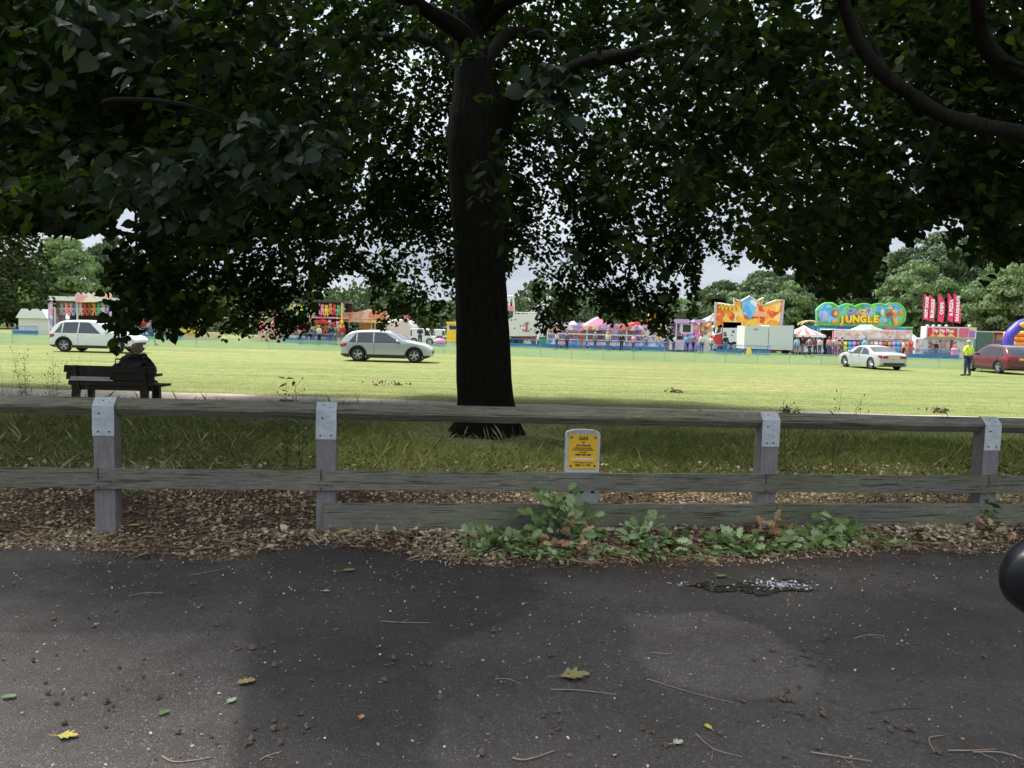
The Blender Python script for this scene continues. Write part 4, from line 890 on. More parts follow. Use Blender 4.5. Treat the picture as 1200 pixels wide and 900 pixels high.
oak_branch('leafy torn oak branch standing highest against the kick board below the gas marker', (650, 640), [(612, 600, yf_(612)-.26, None), (640, 580, yf_(640)-.25, None), (668, 582, yf_(668)-.25, None), (690, 600, yf_(690)-.25, None), (655, 610, yf_(655)-.3, None), (630, 618, yf_(630)-.33, None), (675, 618, yf_(675)-.33, None), (700, 632, yf_(700)-.35, None), (618, 632, yf_(618)-.4, None), (652, 588, yf_(652)-.27, None)], per=12)
oak_branch('flat green oak spray reaching left over the asphalt from under the gas marker', (600, 640), [(545, 650, 6.05, .06), (560, 643, 6.2, .07), (575, 652, 6.0, .06), (590, 645, 6.15, .09), (548, 640, 6.3, .06), (615, 650, 6.1, .08)], per=9)
oak_branch('green oak spray with large leaves lying under the middle of the kick board', (770, 640), [(730, 645, 6.35, .08), (740, 634, 6.5, .12), (765, 628, 6.55, .16), (755, 652, 6.15, .05), (790, 640, 6.35, .07), (800, 650, 6.2, .05), (718, 636, 6.5, .08)], per=9)
oak_branch('small bluish green oak spray just left of the puddle heap', (860, 648), [(822, 640, 6.45, .06), (845, 645, 6.4, .07), (880, 655, 6.2, .05), (865, 652, 6.3, .1), (890, 645, 6.4, .06)], per=8)
oak_branch('oak leaf clump rising against the kick board above the puddle', (960, 636), [(972, 605, yf_(972)-.28, None), (985, 612, yf_(985)-.28, None), (955, 620, yf_(955)-.35, None), (990, 628, 6.7, .08), (930, 640, 6.5, .06), (915, 632, 6.6, .07), (1000, 636, 6.6, .06), (950, 648, 6.3, .05)], per=8)
oak_branch('withered salmon coloured oak leaves among the green ones left of the clump', (905, 632), [(900, 622, 6.75, .12), (915, 618, 6.8, .13), (890, 630, 6.65, .07), (925, 628, 6.7, .08)], OAKD, per=5)
oak_branch('withered salmon coloured oak leaves under the standing branch', (660, 648), [(640, 655, 6.1, .05), (620, 650, 6.15, .05), (690, 655, 6.1, .05), (682, 628, 6.45, .16)], OAKD, per=6)
oak_branch('withered brown leaf bunch at the foot of the last fence post', (1155, 632), [(1145, 622, 6.85, .1), (1160, 618, 6.9, .12), (1175, 635, 6.7, .06)], OAKD, per=4)
n = 520; px_ = np.concatenate([rng.uniform(550, 1080, 330), rng.normal(900, 60, 130), rng.normal(650, 45, 60)]); X = np.array([gx(p, 6.5) for p in px_]); e_ = edge_y(X); Y = e_+.02+np.abs(rng.normal(size=n))*.20
P = np.stack([X, Y, .03+.05*rng.random(n)], 1); P[:, 1] = np.minimum(P[:, 1], np.array([fy(x) for x in X])-.13)
tag(leaves('torn_leaves', P, rng.normal(size=(n, 3))*np.array([1, 1, .25]), np.array([0, 0, 1.])+rng.normal(size=(n, 3))*.4, .045+.05*rng.random(n), .9, np.clip(rng.normal(size=n)*.3+.5, 0, 1), OAKG, kind='oak'), 'flat torn green oak leaves strewn through the litter along the kick board', 'oak leaves', kind='stuff')
# ------------------------------------------------------------------ weeds
WEEDM = leaf_material('weed_leaves', [(.05, .08, .03), (.10, .15, .06), (.16, .2, .1)], .6, .2, .2); DRY = mat('dry_dock_stem', (.05, .038, .025), .85); STRAW = mat('dry_grass_stem', (.34, .29, .16), .8)
def weed(label, px, Y, hts, name='dock_weed', m=DRY, leafy=0, spread=.12, group='tall weeds growing behind the fence', r=.004, branch=True):
    X = gx(px, Y); t_ = thing(name, (X, Y, 0), label, 'weed', group); mb = MB(); PP = []; DD = []
    for h in hts:
        dx, dy_ = random.gauss(0, spread), random.gauss(0, spread*.5); p_ = smooth_path([(0, 0, 0), (dx*.4, dy_*.4, h*.5), (dx, dy_, h)], 6, .035)
        mb.tube(p_, [r*(1.2-.8*j/len(p_)) for j in range(len(p_))], 5)
        if branch:
            for j in range(4, len(p_)-1):
                for s_ in (-1, 1):
                    if random.random() < .75:
                        e_ = p_[j]+Vector((s_*random.uniform(.03, .11), random.gauss(0, .03), random.uniform(.01, .10))); mb.tube([p_[j], (p_[j]+e_)/2+Vector((0, 0, -.012)), e_], [r*.7, r*.6, r*.4], 4)
                        if random.random() < .5: mb.ball(e_, (.008, .008, .013), 5, 4)
        for j in range(leafy):
            q = p_[random.randrange(1, len(p_))]; PP.append(q); DD.append(Vector((random.gauss(0, 1), random.gauss(0, 1), random.gauss(.1, .4))))
    mb.build('stem', m, t_)
    if PP: n = len(PP); leaves('foliage', np.array(PP), np.array(DD), np.array([0, 0, 1.])+rng.normal(size=(n, 3))*.5, .05+.07*rng.random(n), .5, rng.random(n), WEEDM, t_)
weed('dark branching dead weed rising above the rail left of the second post', 335, 9.2, (1.12, .9, .7), leafy=14)
weed('second dark dead weed rising above the rail close to the second post', 352, 9.3, (1.08, .8), leafy=12)
weed('dark bare weed rising above the rail right of the third post', 921, 9.4, (1.02, .8), leafy=8)
weed('pale thin flowering stems above the rail further right', 975, 9.8, (1.12, 1.05, .9), name='grass_stems', r=.0025)
weed('pale thin stem leaning right above the rail', 1003, 9.9, (.98, .8), name='grass_stems', r=.0025)
weed('grey green leafy weed growing at the foot of the last fence post', 1160, 7.0, (.34, .26, .22, .3), name='leafy_weed', m=WEEDM if False else mat('green_stem', (.12, .17, .08), .7), leafy=16, spread=.05, r=.0025, branch=False, group='tall weeds growing behind the fence')
for i, (px, Y, n_, lb) in enumerate(((30, 12.5, 7, 'tall fine grass stems at the left edge in front of the bench'), (62, 13, 6, 'tall fine grass stems just left of the bench'), (98, 14.4, 6, 'pale curling grass stems in front of the left end of the bench'),
                                     (500, 10.4, 5, 'dry grass stems left of the big tree trunk'), (470, 9.8, 5, 'dry grass stems right of the second fence post'), (8, 11.5, 5, 'thin grass stems at the far left edge of the field'))):
    weed(lb, px, Y, [random.uniform(.7, 1.25) if i < 3 or i == 5 else random.uniform(.5, .75) for _ in range(n_)], name='grass_stems', m=STRAW if i in (2, 3, 4) else mat('brown_grass_stem', (.16, .13, .06), .8), spread=.14, r=.0022, branch=i < 2, group='tall grass stems')
# small clumps of dead leaves on the field
for i, (px, py, lb) in enumerate(((455, 452, 'brown clump of dead leaves lying on the mown field left of the trunk'), (790, 460, 'small dark tuft on the field left of the third post'), (925, 484, 'small dark clump on the path at the right'), (1100, 484, 'dark leaf clump on the path behind the right post'))):
    P0 = gnd(px, py); n = 40; k_ = .28 if i == 0 else .12
    o = leaves('leaf_clump', np.stack([rng.normal(size=n)*k_*1.2, rng.normal(size=n)*k_*.5, .02+.08*rng.random(n)], 1), rng.normal(size=(n, 3)), unit(n), .05+.07*rng.random(n), .8, rng.random(n)*.5, LITM)
    o.location = P0; tag(o, lb, 'leaf clump', 'clumps of dead leaves on the grass')
# ------------------------------------------------------------------ cars
TYRE = mat('tyre_rubber', (.018, .018, .019), .85, bump=.2); ALLOY = mat('alloy_rim', (.42, .43, .44), .35, .7, var=.05); DARKT = mat('black_cladding', (.022, .022, .024), .6, var=.2)
HEADL = mat('headlamp_lens', (.5, .52, .53), .15, var=.2, scale=20, coat=.5); TAILL = mat('tail_lamp_lens', (.32, .012, .015), .15, coat=.5); YPL = mat('yellow_number_plate', (.72, .5, .06), .4, var=.05)
GLS = glassm(); INTER = mat('car_interior', (.02, .02, .022), .9)
def car(name, label, loc, heading, Lc, Wc, H, paint, prof, wx, wr, belt=.60, gc=.19, glass=(), ws=(.6, .745), rw=(.02, .12), clad=True, cat='car', group='cars parked on the field', spokes=5, trunk_z=.55, roofbars=False, rear_z=None, tumble=.36, head=(.86, .985), tail=(.0, .07)):
    root = thing(name, loc, label, cat, group, rz=heading); hw = Wc/2
    xs_ = np.array([p[0] for p in prof])*Lc; zs_ = np.array([p[1] for p in prof])*H
    fx = np.linspace(0, Lc, 221); fz = np.interp(fx, xs_, zs_); kk = np.ones(9)/9; fzp = np.convolve(np.pad(fz, 4, mode='edge'), kk, 'valid')
    T = lambda x: float(np.interp(x, fx, fzp))
    B = lambda x: gc+.14*max(0, (abs(x/Lc-.5)-.40)/.10)**2
    def Wd(x):
        e_ = abs(2*x/Lc-1); n_ = 3.4 if x > Lc/2 else 4.2; lim = .78 if x < Lc/2 else .70
        return hw*max(lim if e_ > .999 else 0, (1-min(.9995, e_)**(n_*2.2))**(1/2.6)*(1-lim)+lim)
    zb = belt*H
    def Y(x, z):
        w_ = Wd(x)
        if z < zb: k = (z-.33*H)/(zb-.33*H) if z > .33*H else (.33*H-z)/(.33*H); return w_*(1-(.035 if z > .33*H else .08)*k*k)
        return w_*.965-(z-zb)*tumble
    rr = .09
    def section(x):
        b0, t0 = B(x), T(x); pts_ = []
        nz_ = 12
        for i in range(nz_+1):
            z = b0+(t0-rr-b0)*i/nz_; pts_.append((Y(x, z), z))
        ye, _ = pts_[-1]
        for a in (22, 45, 68): pts_.append((ye-rr*1.1*(1-math.cos(R(a))), t0-rr+rr*math.sin(R(a))))
        y_, _ = pts_[-1]; y_ = max(y_-.03, .05)
        for f in (1, .66, .33): pts_.append((y_*f, t0+.035*(1-f*f)*1))
        pts_.append((0, t0+.035)); return pts_
    X = np.unique(np.concatenate([np.linspace(0, .04, 4), np.linspace(.04, .96, 46), np.linspace(.96, 1, 5)]))*Lc
    mb = MB(); prev = None; m_ = None
    for x in X:
        s_ = section(x); ring = [(x-Lc/2, y, z) for y, z in s_]+[(x-Lc/2, -y, z) for y, z in reversed(s_[:-1])]
        k = len(mb.v); mb.v += ring; m_ = len(ring)
        if prev is None: mb.f.append(tuple(k+i for i in range(m_))); mb.m.append(0)
        else:
            for i in range(m_):
                j = (i+1) % m_; mb.f.append((prev+i, k+i, k+j, prev+j)); mb.m.append(0)
        prev = k
    mb.f.append(tuple(prev+i for i in reversed(range(m_)))); mb.m.append(0)
    body = mb.build('body', [paint, DARKT], root); body.data.update()
    import bmesh
    bm_ = bmesh.new(); bm_.from_mesh(body.data); bmesh.ops.recalc_face_normals(bm_, faces=bm_.faces); bm_.to_mesh(body.data); bm_.free()
    cut = MB(); cut.mi = 1
    for wxx in wx:
        for s_ in (-1, 1): cut.tube([(wxx-Lc/2, s_*(hw-.34), wr), (wxx-Lc/2, s_*(hw+.2), wr)], wr+.055, 28)
    co = cut.build('cutter', [paint, DARKT], root); co.data.materials.clear(); co.data.materials.append(paint); co.data.materials.append(DARKT)
    co.data.polygons.foreach_set('material_index', [1]*len(co.data.polygons))
    bm_ = bmesh.new(); bm_.from_mesh(co.data); bmesh.ops.recalc_face_normals(bm_, faces=bm_.faces); bm_.to_mesh(co.data); bm_.free()
    bo = body.modifiers.new('arch', 'BOOLEAN'); bo.operation = 'DIFFERENCE'; bo.object = co; bo.solver = 'EXACT'
    bpy.context.view_layer.update(); bake(body); bpy.data.objects.remove(co)
    if len(body.data.materials) < 2: body.data.materials.append(DARKT)
    body.data.polygons.foreach_set('use_smooth', [True]*len(body.data.polygons))
    try: body.data.set_sharp_from_angle(angle=R(38))
    except Exception: pass
    def patch(name, x0, x1, z0, z1, m, off=.006, nx=12, nz2=4, both=True, par=root):
        """a surface lying on the side of the body; z0,z1 functions of x or numbers"""
        mb = MB()
        for s_ in ((-1, 1) if both else (1,)):
            g = []
            for i in range(nx+1):
                x = x0+(x1-x0)*i/nx; a = z0(x) if callable(z0) else z0; b2 = z1(x) if callable(z1) else z1; b2 = max(b2, a+.002)
                g.append([(x-Lc/2, s_*(Y(x, a+(b2-a)*j/nz2)+off), a+(b2-a)*j/nz2) for j in range(nz2+1)])
            for i in range(nx):
                for j in range(nz2):
                    q = (g[i][j], g[i+1][j], g[i+1][j+1], g[i][j+1]); mb.quad(*(q if s_ < 0 else q[::-1]))
        return mb.build(name, m, par, smooth=True)
    top = lambda x: T(x)-rr*.85
    for (a, b2, sl0, sl1) in glass:      # side windows, lower edge at the belt, upper edge under the roof
        x0, x1 = a*Lc, b2*Lc
        def zt(x, x0=x0, x1=x1, sl0=sl0, sl1=sl1):
            z = top(x)-.015
            if sl0: z = min(z, zb+.03+(x-x0)*sl0)
            if sl1: z = min(z, zb+.03+(x1-x)*sl1)
            return z
        patch('side_window', x0, x1, zb+.03, zt, GLS, .007)
        patch('window_trim', x0-.015, x1+.015, zb+.005, zb+.03, DARKT, .009, 6, 1)
    for nm, (a, b2), m in (('windscreen', ws, GLS), ('rear_window', rw, GLS)):
        mb = MB(); g = []
        for i in range(9):
            x = (a+(b2-a)*i/8)*Lc; yw = max(.3, section(x)[-5][0]*.97-.02)
            g.append([(x-Lc/2, yw*(j/4-1), T(x)+.035*(1-(j/4-1)**2)+.010) for j in range(9)])
        for i in range(8):
            for j in range(8): mb.quad(g[i][j], g[i+1][j], g[i+1][j+1], g[i][j+1])
        mb.build(nm, m, root, smooth=True)
    wells = [(w_-wr-.07, w_+wr+.07) for w_ in wx]
    segs = [(0.01*Lc, wells[0][0]), (wells[0][1], wells[1][0]), (wells[1][1], .99*Lc)]
    if clad:
        for wxx in wx:
            for s_ in (-1, 1):
                mb = MB()
                for k in range(20):
                    a0, a1 = PI*k/20-.0, PI*(k+1)/20; q = []
                    for (a, r) in ((a0, wr+.05), (a0, wr+.115), (a1, wr+.115), (a1, wr+.05)):
                        x, z = wxx+r*math.cos(a), wr+r*math.sin(a); q.append((x-Lc/2, s_*(Y(min(max(x, 0), Lc), z)+.012), z))
                    mb.quad(*(q if s_ > 0 else q[::-1]))
                mb.build('arch_cladding', DARKT, root)
    hz = .36 if clad else .27
    for a, b2 in segs: patch('lower_trim', a, b2, lambda x: B(x)+.004, lambda x: max(B(x)+.05, hz), DARKT if clad else paint, .010, 10, 3)
    for f in ([g_[0] for g_ in glass[1:]]):
        patch('door_line', f*Lc-.006, f*Lc+.006, hz, zb+.02, DARKT, .004, 1, 6)
    mb = MB()
    for f in [g_[0]+.03 for g_ in glass[1:]]:
        for s_ in (-1, 1): mb.box((f*Lc-Lc/2, s_*(Y(f*Lc, zb-.10)+.012), zb-.10), (.17, .022, .03))
    mb.build('door_handle', paint, root)
    for s_ in (-1, 1):
        mx_ = (ws[0]+.085)*Lc; yy = Y(mx_, zb+.06)
        mb = MB(); mb.ball((mx_-Lc/2, s_*(yy+.10), zb+.09), (.06, .11, .075), 10, 7); mb.box((mx_-Lc/2, s_*(yy+.02), zb+.03), (.06, .06, .03)); mb.build('wing_mirror', paint, root, smooth=True)
        patch('headlight', head[0]*Lc, head[1]*Lc, lambda x: T(x)-.19-.05*(x/Lc-.9)*3, lambda x: T(x)-.075, HEADL, .008, 8, 3, False) if s_ > 0 else None
    # the pair on the other side and the lamps' faces at the ends
    tz = rear_z or T(0)
    for s_ in (-1, 1):
        mb = MB(); x0 = head[0]*Lc; g = []
        for i in range(9):
            x = x0+(head[1]*Lc-x0)*i/8; g.append([(x-Lc/2, s_*(Y(x, T(x)-.13)+.009), T(x)-.19), (x-Lc/2, s_*(Y(x, T(x)-.08)+.007), T(x)-.08)])
        for i in range(8): mb.quad(g[i][0], g[i+1][0], g[i+1][1], g[i][1])
        xf = head[1]*Lc
        mb.quad((Lc/2+.004, s_*Wd(Lc)*.95, T(Lc)-.14), (Lc/2+.004, s_*Wd(Lc)*.5, T(Lc)-.13), (Lc/2+.004, s_*Wd(Lc)*.5, T(Lc)-.06), (Lc/2+.004, s_*Wd(Lc)*.95, T(Lc)-.06))
        mb.build('headlight', HEADL, root)
        mb = MB(); g = []
        for i in range(7):
            x = .004+tail[1]*Lc*i/6; zt_ = tz-.04+.04*i/6; zl = tz-.21+.08*i/6; g.append([(x-Lc/2, s_*(Y(x, zl)+.009), zl), (x-Lc/2, s_*(Y(x, zt_)+.009), zt_)])
        for i in range(6): mb.quad(g[i][0], g[i+1][0], g[i+1][1], g[i][1])
        wr_ = Wd(0)*.965
        mb.box((-Lc/2-.006, s_*wr_*.76, tz-.13), (.02, wr_*.46, .15)); mb.build('taillight', TAILL, root)
    MB().box((-Lc/2-.012, 0, tz-.16 if rear_z else tz-.17), (.016, .52, .11)).build('number_plate', YPL, root)
    MB().box((Lc/2+.012, 0, .36), (.016, .52, .11)).build('number_plate', WHITE, root)
    mb = MB(); mb.box((Lc/2+.002, 0, .50), (.02, Wd(Lc)*1.1, .13)); mb.build('grille', DARKT, root)
    mb = MB(); mb.box((-Lc/2-.003, 0, gc+.17), (.03, Wd(0)*1.8, .14)); mb.build('rear_bumper_trim', DARKT, root)
    if roofbars:
        mb = MB()
        for s_ in (-1, 1):
            p_ = [(x*Lc-Lc/2, s_*(Y(x*Lc, T(x*Lc)-rr)-.05), T(x*Lc)+.035) for x in np.linspace(.16, .54, 8)]; mb.tube(p_, .014, 6)
        mb.build('roof_bars', GREY, root)
    for wxx in wx:
        for s_ in (-1, 1):
            yo = s_*(hw-.02); yi = s_*(hw-.24); mb = MB()
            tp = [(yo-s_*.015, wr-.045), (yo, wr-.09), (yo, wr-.10)]
            # tyre as a revolved band
            prof_ = [(yi, wr*.66), (yi, wr-.03), (yi+s_*.03, wr), (yo-s_*.03, wr), (yo, wr-.03), (yo, wr*.66)]; sg = 26; n0 = len(mb.v)
            for k in range(sg):
                a = 2*PI*k/sg
                for (yy, r) in prof_: mb.v.append((wxx-Lc/2+r*math.cos(a), yy, wr+r*math.sin(a)))
            for k in range(sg):
                for j in range(5):
                    a, b2 = n0+k*6+j, n0+((k+1) % sg)*6+j; mb.f.append((a, b2, b2+1, a+1)); mb.m.append(0)
            wh = mb.build('wheel', TYRE, root, smooth=True)
            mb = MB(); cx_, cz = wxx-Lc/2, wr; r0 = wr*.68
            disc = [(cx_+r0*math.cos(2*PI*k/24), cz+r0*math.sin(2*PI*k/24)) for k in range(24)]
            mb.prism(disc, min(yo-s_*.06, yo-s_*.08), max(yo-s_*.06, yo-s_*.08)); mb.build('hub_back', BLACK, wh)
            mb = MB(); ring = []
            for k in range(26):
                a0, a1 = 2*PI*k/26, 2*PI*(k+1)/26; q = [(cx_+r*math.cos(a), yo-s_*.012, cz+r*math.sin(a)) for a, r in ((a0, r0*.88), (a0, r0*1.0), (a1, r0*1.0), (a1, r0*.88))]; mb.quad(*(q if s_ < 0 else q[::-1]))
            for k in range(spokes):
                a = 2*PI*k/spokes+PI/2; mb.box((cx_+math.cos(a)*r0*.5, yo-s_*.022, cz+math.sin(a)*r0*.5), (r0*.26, .02, r0*.26))
                for f in (-.13, .13):
                    p0 = (cx_+math.cos(a+f*3)*r0*.15, yo-s_*.018, cz+math.sin(a+f*3)*r0*.15); p1_ = (cx_+math.cos(a+f)*r0*.93, yo-s_*.016, cz+math.sin(a+f)*r0*.93); mb.tube([p0, p1_], [r0*.12, r0*.085], 5)
            mb.ball((cx_, yo-s_*.018, cz), (r0*.22, .02, r0*.22), 8, 5); mb.build('rim', ALLOY, wh)
    return root
SUVP = [(0, .50), (.004, .60), (.02, .70), (.05, .80), (.10, .93), (.15, .975), (.25, .995), (.38, 1.0), (.50, .985), (.57, .94), (.63, .845), (.72, .685), (.76, .655), (.86, .60), (.94, .54), (.98, .47), (1, .40)]
PWH = mat('white_car_paint', (.66, .70, .69), .3, var=.03, coat=.8); PSI = mat('silver_car_paint', (.42, .46, .46), .32, .35, var=.03, coat=.8); PSI2 = mat('pale_silver_car_paint', (.46, .48, .49), .32, .3, var=.03, coat=.8); PRED = mat('maroon_car_paint', (.11, .010, .02), .3, var=.05, coat=.8)
gl3 = ((.075, .15, 1.6, 0), (.165, .335, 0, 0), (.35, .60, 0, .85))
Yc = 38.5; xc = (gx(56, Yc)+gx(157, Yc))/2
car('parked_car', 'white tall hatchback parked in front of the left game stall beyond the bench', (xc, Yc+.9, 0), 0, 4.33, 1.78, 1.60, PWH, SUVP, (.79, 3.42), .34, belt=.60, glass=gl3, gc=.22)
Yc = 36.6; xc = (gx(400, Yc)+gx(508, Yc))/2
SUVP2 = [(0, .52), (.004, .62), (.03, .72), (.06, .82), (.11, .93), (.16, .965), (.28, .99), (.42, 1.0), (.52, .975), (.60, .90), (.69, .73), (.735, .685), (.80, .655), (.90, .60), (.965, .53), (.99, .45), (1, .40)]
car('parked_car', 'silver crossover car parked alone on the field left of the big tree trunk', (xc-.1, Yc+.9, 0), R(-1), 4.36, 1.80, 1.50, PSI, SUVP2, (.86, 3.56), .335, belt=.61, glass=((.10, .175, 1.3, 0), (.19, .36, 0, 0), (.375, .66, 0, .62)), ws=(.55, .72), rw=(.02, .11), gc=.19)
# silver saloon seen from behind
COUP = [(0, .58), (.01, .66), (.05, .70), (.12, .715), (.20, .75), (.30, .90), (.38, .975), (.46, 1.0), (.55, .985), (.62, .92), (.71, .74), (.745, .70), (.85, .65), (.94, .57), (.985, .48), (1, .42)]
Yr = 43.2; Xr = (gx(1023, Yr)+gx(1049, Yr))/2; hd_ = R(90+7); cLn = 4.45; c_ = Vector((Xr+math.cos(hd_)*1.35, Yr+math.sin(hd_)*1.35, 0))
car('parked_car', 'silver saloon car facing away in front of the jungle ride', c_, hd_, cLn, 1.74, 1.32, PSI2, COUP, (.85, 3.5), .32, belt=.63, glass=((.24, .42, .9, 0), (.44, .64, 0, .75)), ws=(.57, .72), rw=(.17, .33), clad=False, gc=.17, rear_z=.84, tumble=.42, tail=(0, .05), spokes=7)
Yr = 41.6; Xr = gx(1171, Yr)+.80; hd_ = R(90-2); c_ = Vector((Xr+math.cos(hd_)*1.4, Yr+math.sin(hd_)*1.4, 0))
car('parked_car', 'dark red crossover car cut by the right edge behind the man in yellow', c_, hd_, 4.38, 1.84, 1.54, PRED, SUVP2, (.80, 3.45), .34, belt=.62, glass=((.09, .17, 1.3, 0), (.185, .36, 0, 0), (.375, .66, 0, .62)), ws=(.55, .72), rw=(.015, .115), gc=.2, rear_z=.98, tail=(0, .10), roofbars=True)
# ------------------------------------------------------------------ mirror of the car the picture was taken from
mir = thing('wing_mirror', (1.36, 1.62, 1.28), 'glossy black wing mirror cut by the right edge over the road', 'wing mirror')
MIRB = mat('gloss_black_mirror_shell', (.004, .0045, .007), .35, var=.2, coat=.1, spec=.25)
# placed from the picture: its left tip is seen at (1174, 672)
pm = at(1174, 676, 1.35); mir.location = pm
mb = MB(); rings = []
for i in range(25):
    f = (i/24)**2.2; x = .26*f; h = .088*math.sqrt(max(0, 1-(1-min(1, f*1.9))**2.2))*(1-.12*f); d_ = .06*math.sqrt(max(0, 1-(1-min(1, f*2.2))**2)); rings.append((x, h, d_))
sg = 36; n0 = 0
for x, h, d_ in rings:
    for k in range(sg): a = 2*PI*k/sg; ca, sa = math.cos(a), math.sin(a); mb.v.append((x, .05*0+d_*math.copysign(abs(ca)**.7, ca), h*math.copysign(abs(sa)**.8, sa)))
for i in range(len(rings)-1):
    for k in range(sg): a, b2 = i*sg+k, i*sg+(k+1) % sg; mb.f.append((a, b2, b2+sg, a+sg)); mb.m.append(0)
mb.f.append(tuple((len(rings)-1)*sg+k for k in range(sg))); mb.m.append(0)
mb.build('mirror_shell', MIRB, mir, smooth=True)
mb = MB(); mb.tube([(.2, -.01, -.06), (.3, -.05, -.11), (.42, -.12, -.13)], [.04, .035, .04], 12); mb.build('mirror_arm', MIRB, mir, smooth=True)
# ------------------------------------------------------------------ people
SKIN = mat('skin', (.50, .30, .22), .55, var=.06)
def skinmesh(name, V, E, Rr, m, parent=None, sub=1, root=0):
    me = bpy.data.meshes.new(name); me.from_pydata(V, E, []); o = bpy.data.objects.new(name, me); COL.objects.link(o)
    md = o.modifiers.new('skin', 'SKIN'); md.use_smooth_shade = True; md.branch_smoothing = .3
    for i, r in enumerate(Rr):
        sv = me.skin_vertices[0].data[i]; sv.radius = r if hasattr(r, '__len__') else (r, r); sv.use_root = (i == root)
    if sub: sb = o.modifiers.new('sub', 'SUBSURF'); sb.levels = sub; sb.render_levels = sub
    bpy.context.view_layer.update(); bake(o); o.data.materials.clear(); o.data.materials.append(m)
    o.material_slots[0].link = 'OBJECT'; o.material_slots[0].material = m
    if parent: o.parent = parent
    return o
def hand(V, E, Rr, wi, d, side, s=1., curl=.35):
    """palm and five fingers growing from wrist vertex wi along direction d"""
    w_ = Vector(V[wi]); d = Vector(d).normalized(); side = Vector(side).normalized(); n_ = d.cross(side)
    pi = len(V); V.append(tuple(w_+d*.07*s)); E.append((wi, pi)); Rr.append((.026*s, .016*s))
    for k, (o_, ln) in enumerate(((-.030, .062), (-.010, .072), (.010, .068), (.029, .052))):
        b0 = len(V); p = w_+d*.098*s+side*o_*s; V.append(tuple(p)); Rr.append(.009*s); E.append((pi, b0))
        q = p+(d*math.cos(curl)+n_*math.sin(curl))*ln*.55*s; V.append(tuple(q)); Rr.append(.008*s); E.append((b0, b0+1))
        q2 = q+(d*math.cos(curl*2.2)+n_*math.sin(curl*2.2))*ln*.5*s; V.append(tuple(q2)); Rr.append(.0065*s); E.append((b0+1, b0+2))
    b0 = len(V); p = w_+d*.04*s-side*.038*s; V.append(tuple(p)); Rr.append(.010*s); E.append((wi, b0))
    V.append(tuple(p+(d*.8-side*.5+n_*.3)*.045*s)); Rr.append(.008*s); E.append((b0, b0+1))
def person_parts(pose):
    """joint positions for a 1.72 m adult; x right, y forward, z up"""
    J = dict(pel=(0, 0, .95), sp=(0, -.01, 1.12), ch=(0, 0, 1.32), nk=(0, 0, 1.47), hb=(0, .015, 1.555), hm=(0, .025, 1.63), ht=(0, .015, 1.69),
             shl=(-.17, 0, 1.41), shr=(.17, 0, 1.41), ell=(-.23, -.03, 1.13), elr=(.23, -.03, 1.13), wrl=(-.24, .05, .89), wrr=(.24, .05, .89),
             hil=(-.09, 0, .90), hir=(.09, 0, .90), knl=(-.10, .02, .50), knr=(.10, .02, .50), anl=(-.11, -.02, .09), anr=(.11, -.02, .09), tol=(-.13, .14, .035), tor=(.13, .14, .035))
    if pose == 'walk': J.update(knl=(-.09, .19, .53), anl=(-.09, .26, .10), tol=(-.10, .41, .07), knr=(.09, -.06, .51), anr=(.09, -.34, .16), tor=(.10, -.24, .035), ell=(-.22, -.16, 1.17), wrl=(-.23, -.14, .92), elr=(.22, .06, 1.13), wrr=(.22, .24, 1.0))
    if pose == 'folded': J.update(ell=(-.24, .03, 1.15), elr=(.24, .03, 1.15), wrl=(.02, .20, 1.20), wrr=(-.02, .23, 1.16))
    if pose == 'hips': J.update(ell=(-.36, -.06, 1.18), elr=(.33, .02, 1.14), wrl=(-.19, .04, .99), wrr=(.20, .20, 1.02), knl=(-.13, .0, .5), knr=(.13, .03, .5), anl=(-.17, -.03, .09), anr=(.17, -.01, .09), tol=(-.2, .13, .035), tor=(.2, .14, .035))
    if pose == 'run': J.update(pel=(0, 0, .93), knl=(-.09, .28, .62), anl=(-.09, .16, .27), tol=(-.09, .29, .22), knr=(.09, -.08, .50), anr=(.09, -.42, .22), tor=(.09, -.38, .09), ell=(-.24, -.2, 1.2), wrl=(-.22, -.02, 1.05), elr=(.24, .06, 1.2), wrr=(.16, .27, 1.28), sp=(0, .03, 1.12), ch=(0, .08, 1.31), nk=(0, .11, 1.45), hb=(0, .14, 1.53), hm=(0, .15, 1.61), ht=(0, .14, 1.67), shl=(-.17, .07, 1.40), shr=(.17, .07, 1.40))
    if pose == 'sit': J.update(pel=(0, 0, .52), sp=(0, -.05, .70), ch=(0, -.02, .90), nk=(0, .03, 1.05), hb=(0, .07, 1.12), hm=(0, .09, 1.195), ht=(0, .08, 1.255), shl=(-.19, 0, .97), shr=(.19, 0, .97), ell=(-.30, .06, .74), elr=(.30, .08, .74), wrl=(-.13, .26, .66), wrr=(.13, .27, .66),
                               hil=(-.10, .03, .50), hir=(.10, .03, .50), knl=(-.14, .45, .50), knr=(.12, .45, .50), anl=(-.14, .47, .09), anr=(.12, .44, .09), tol=(-.16, .60, .035), tor=(.13, .58, .035))
    return J
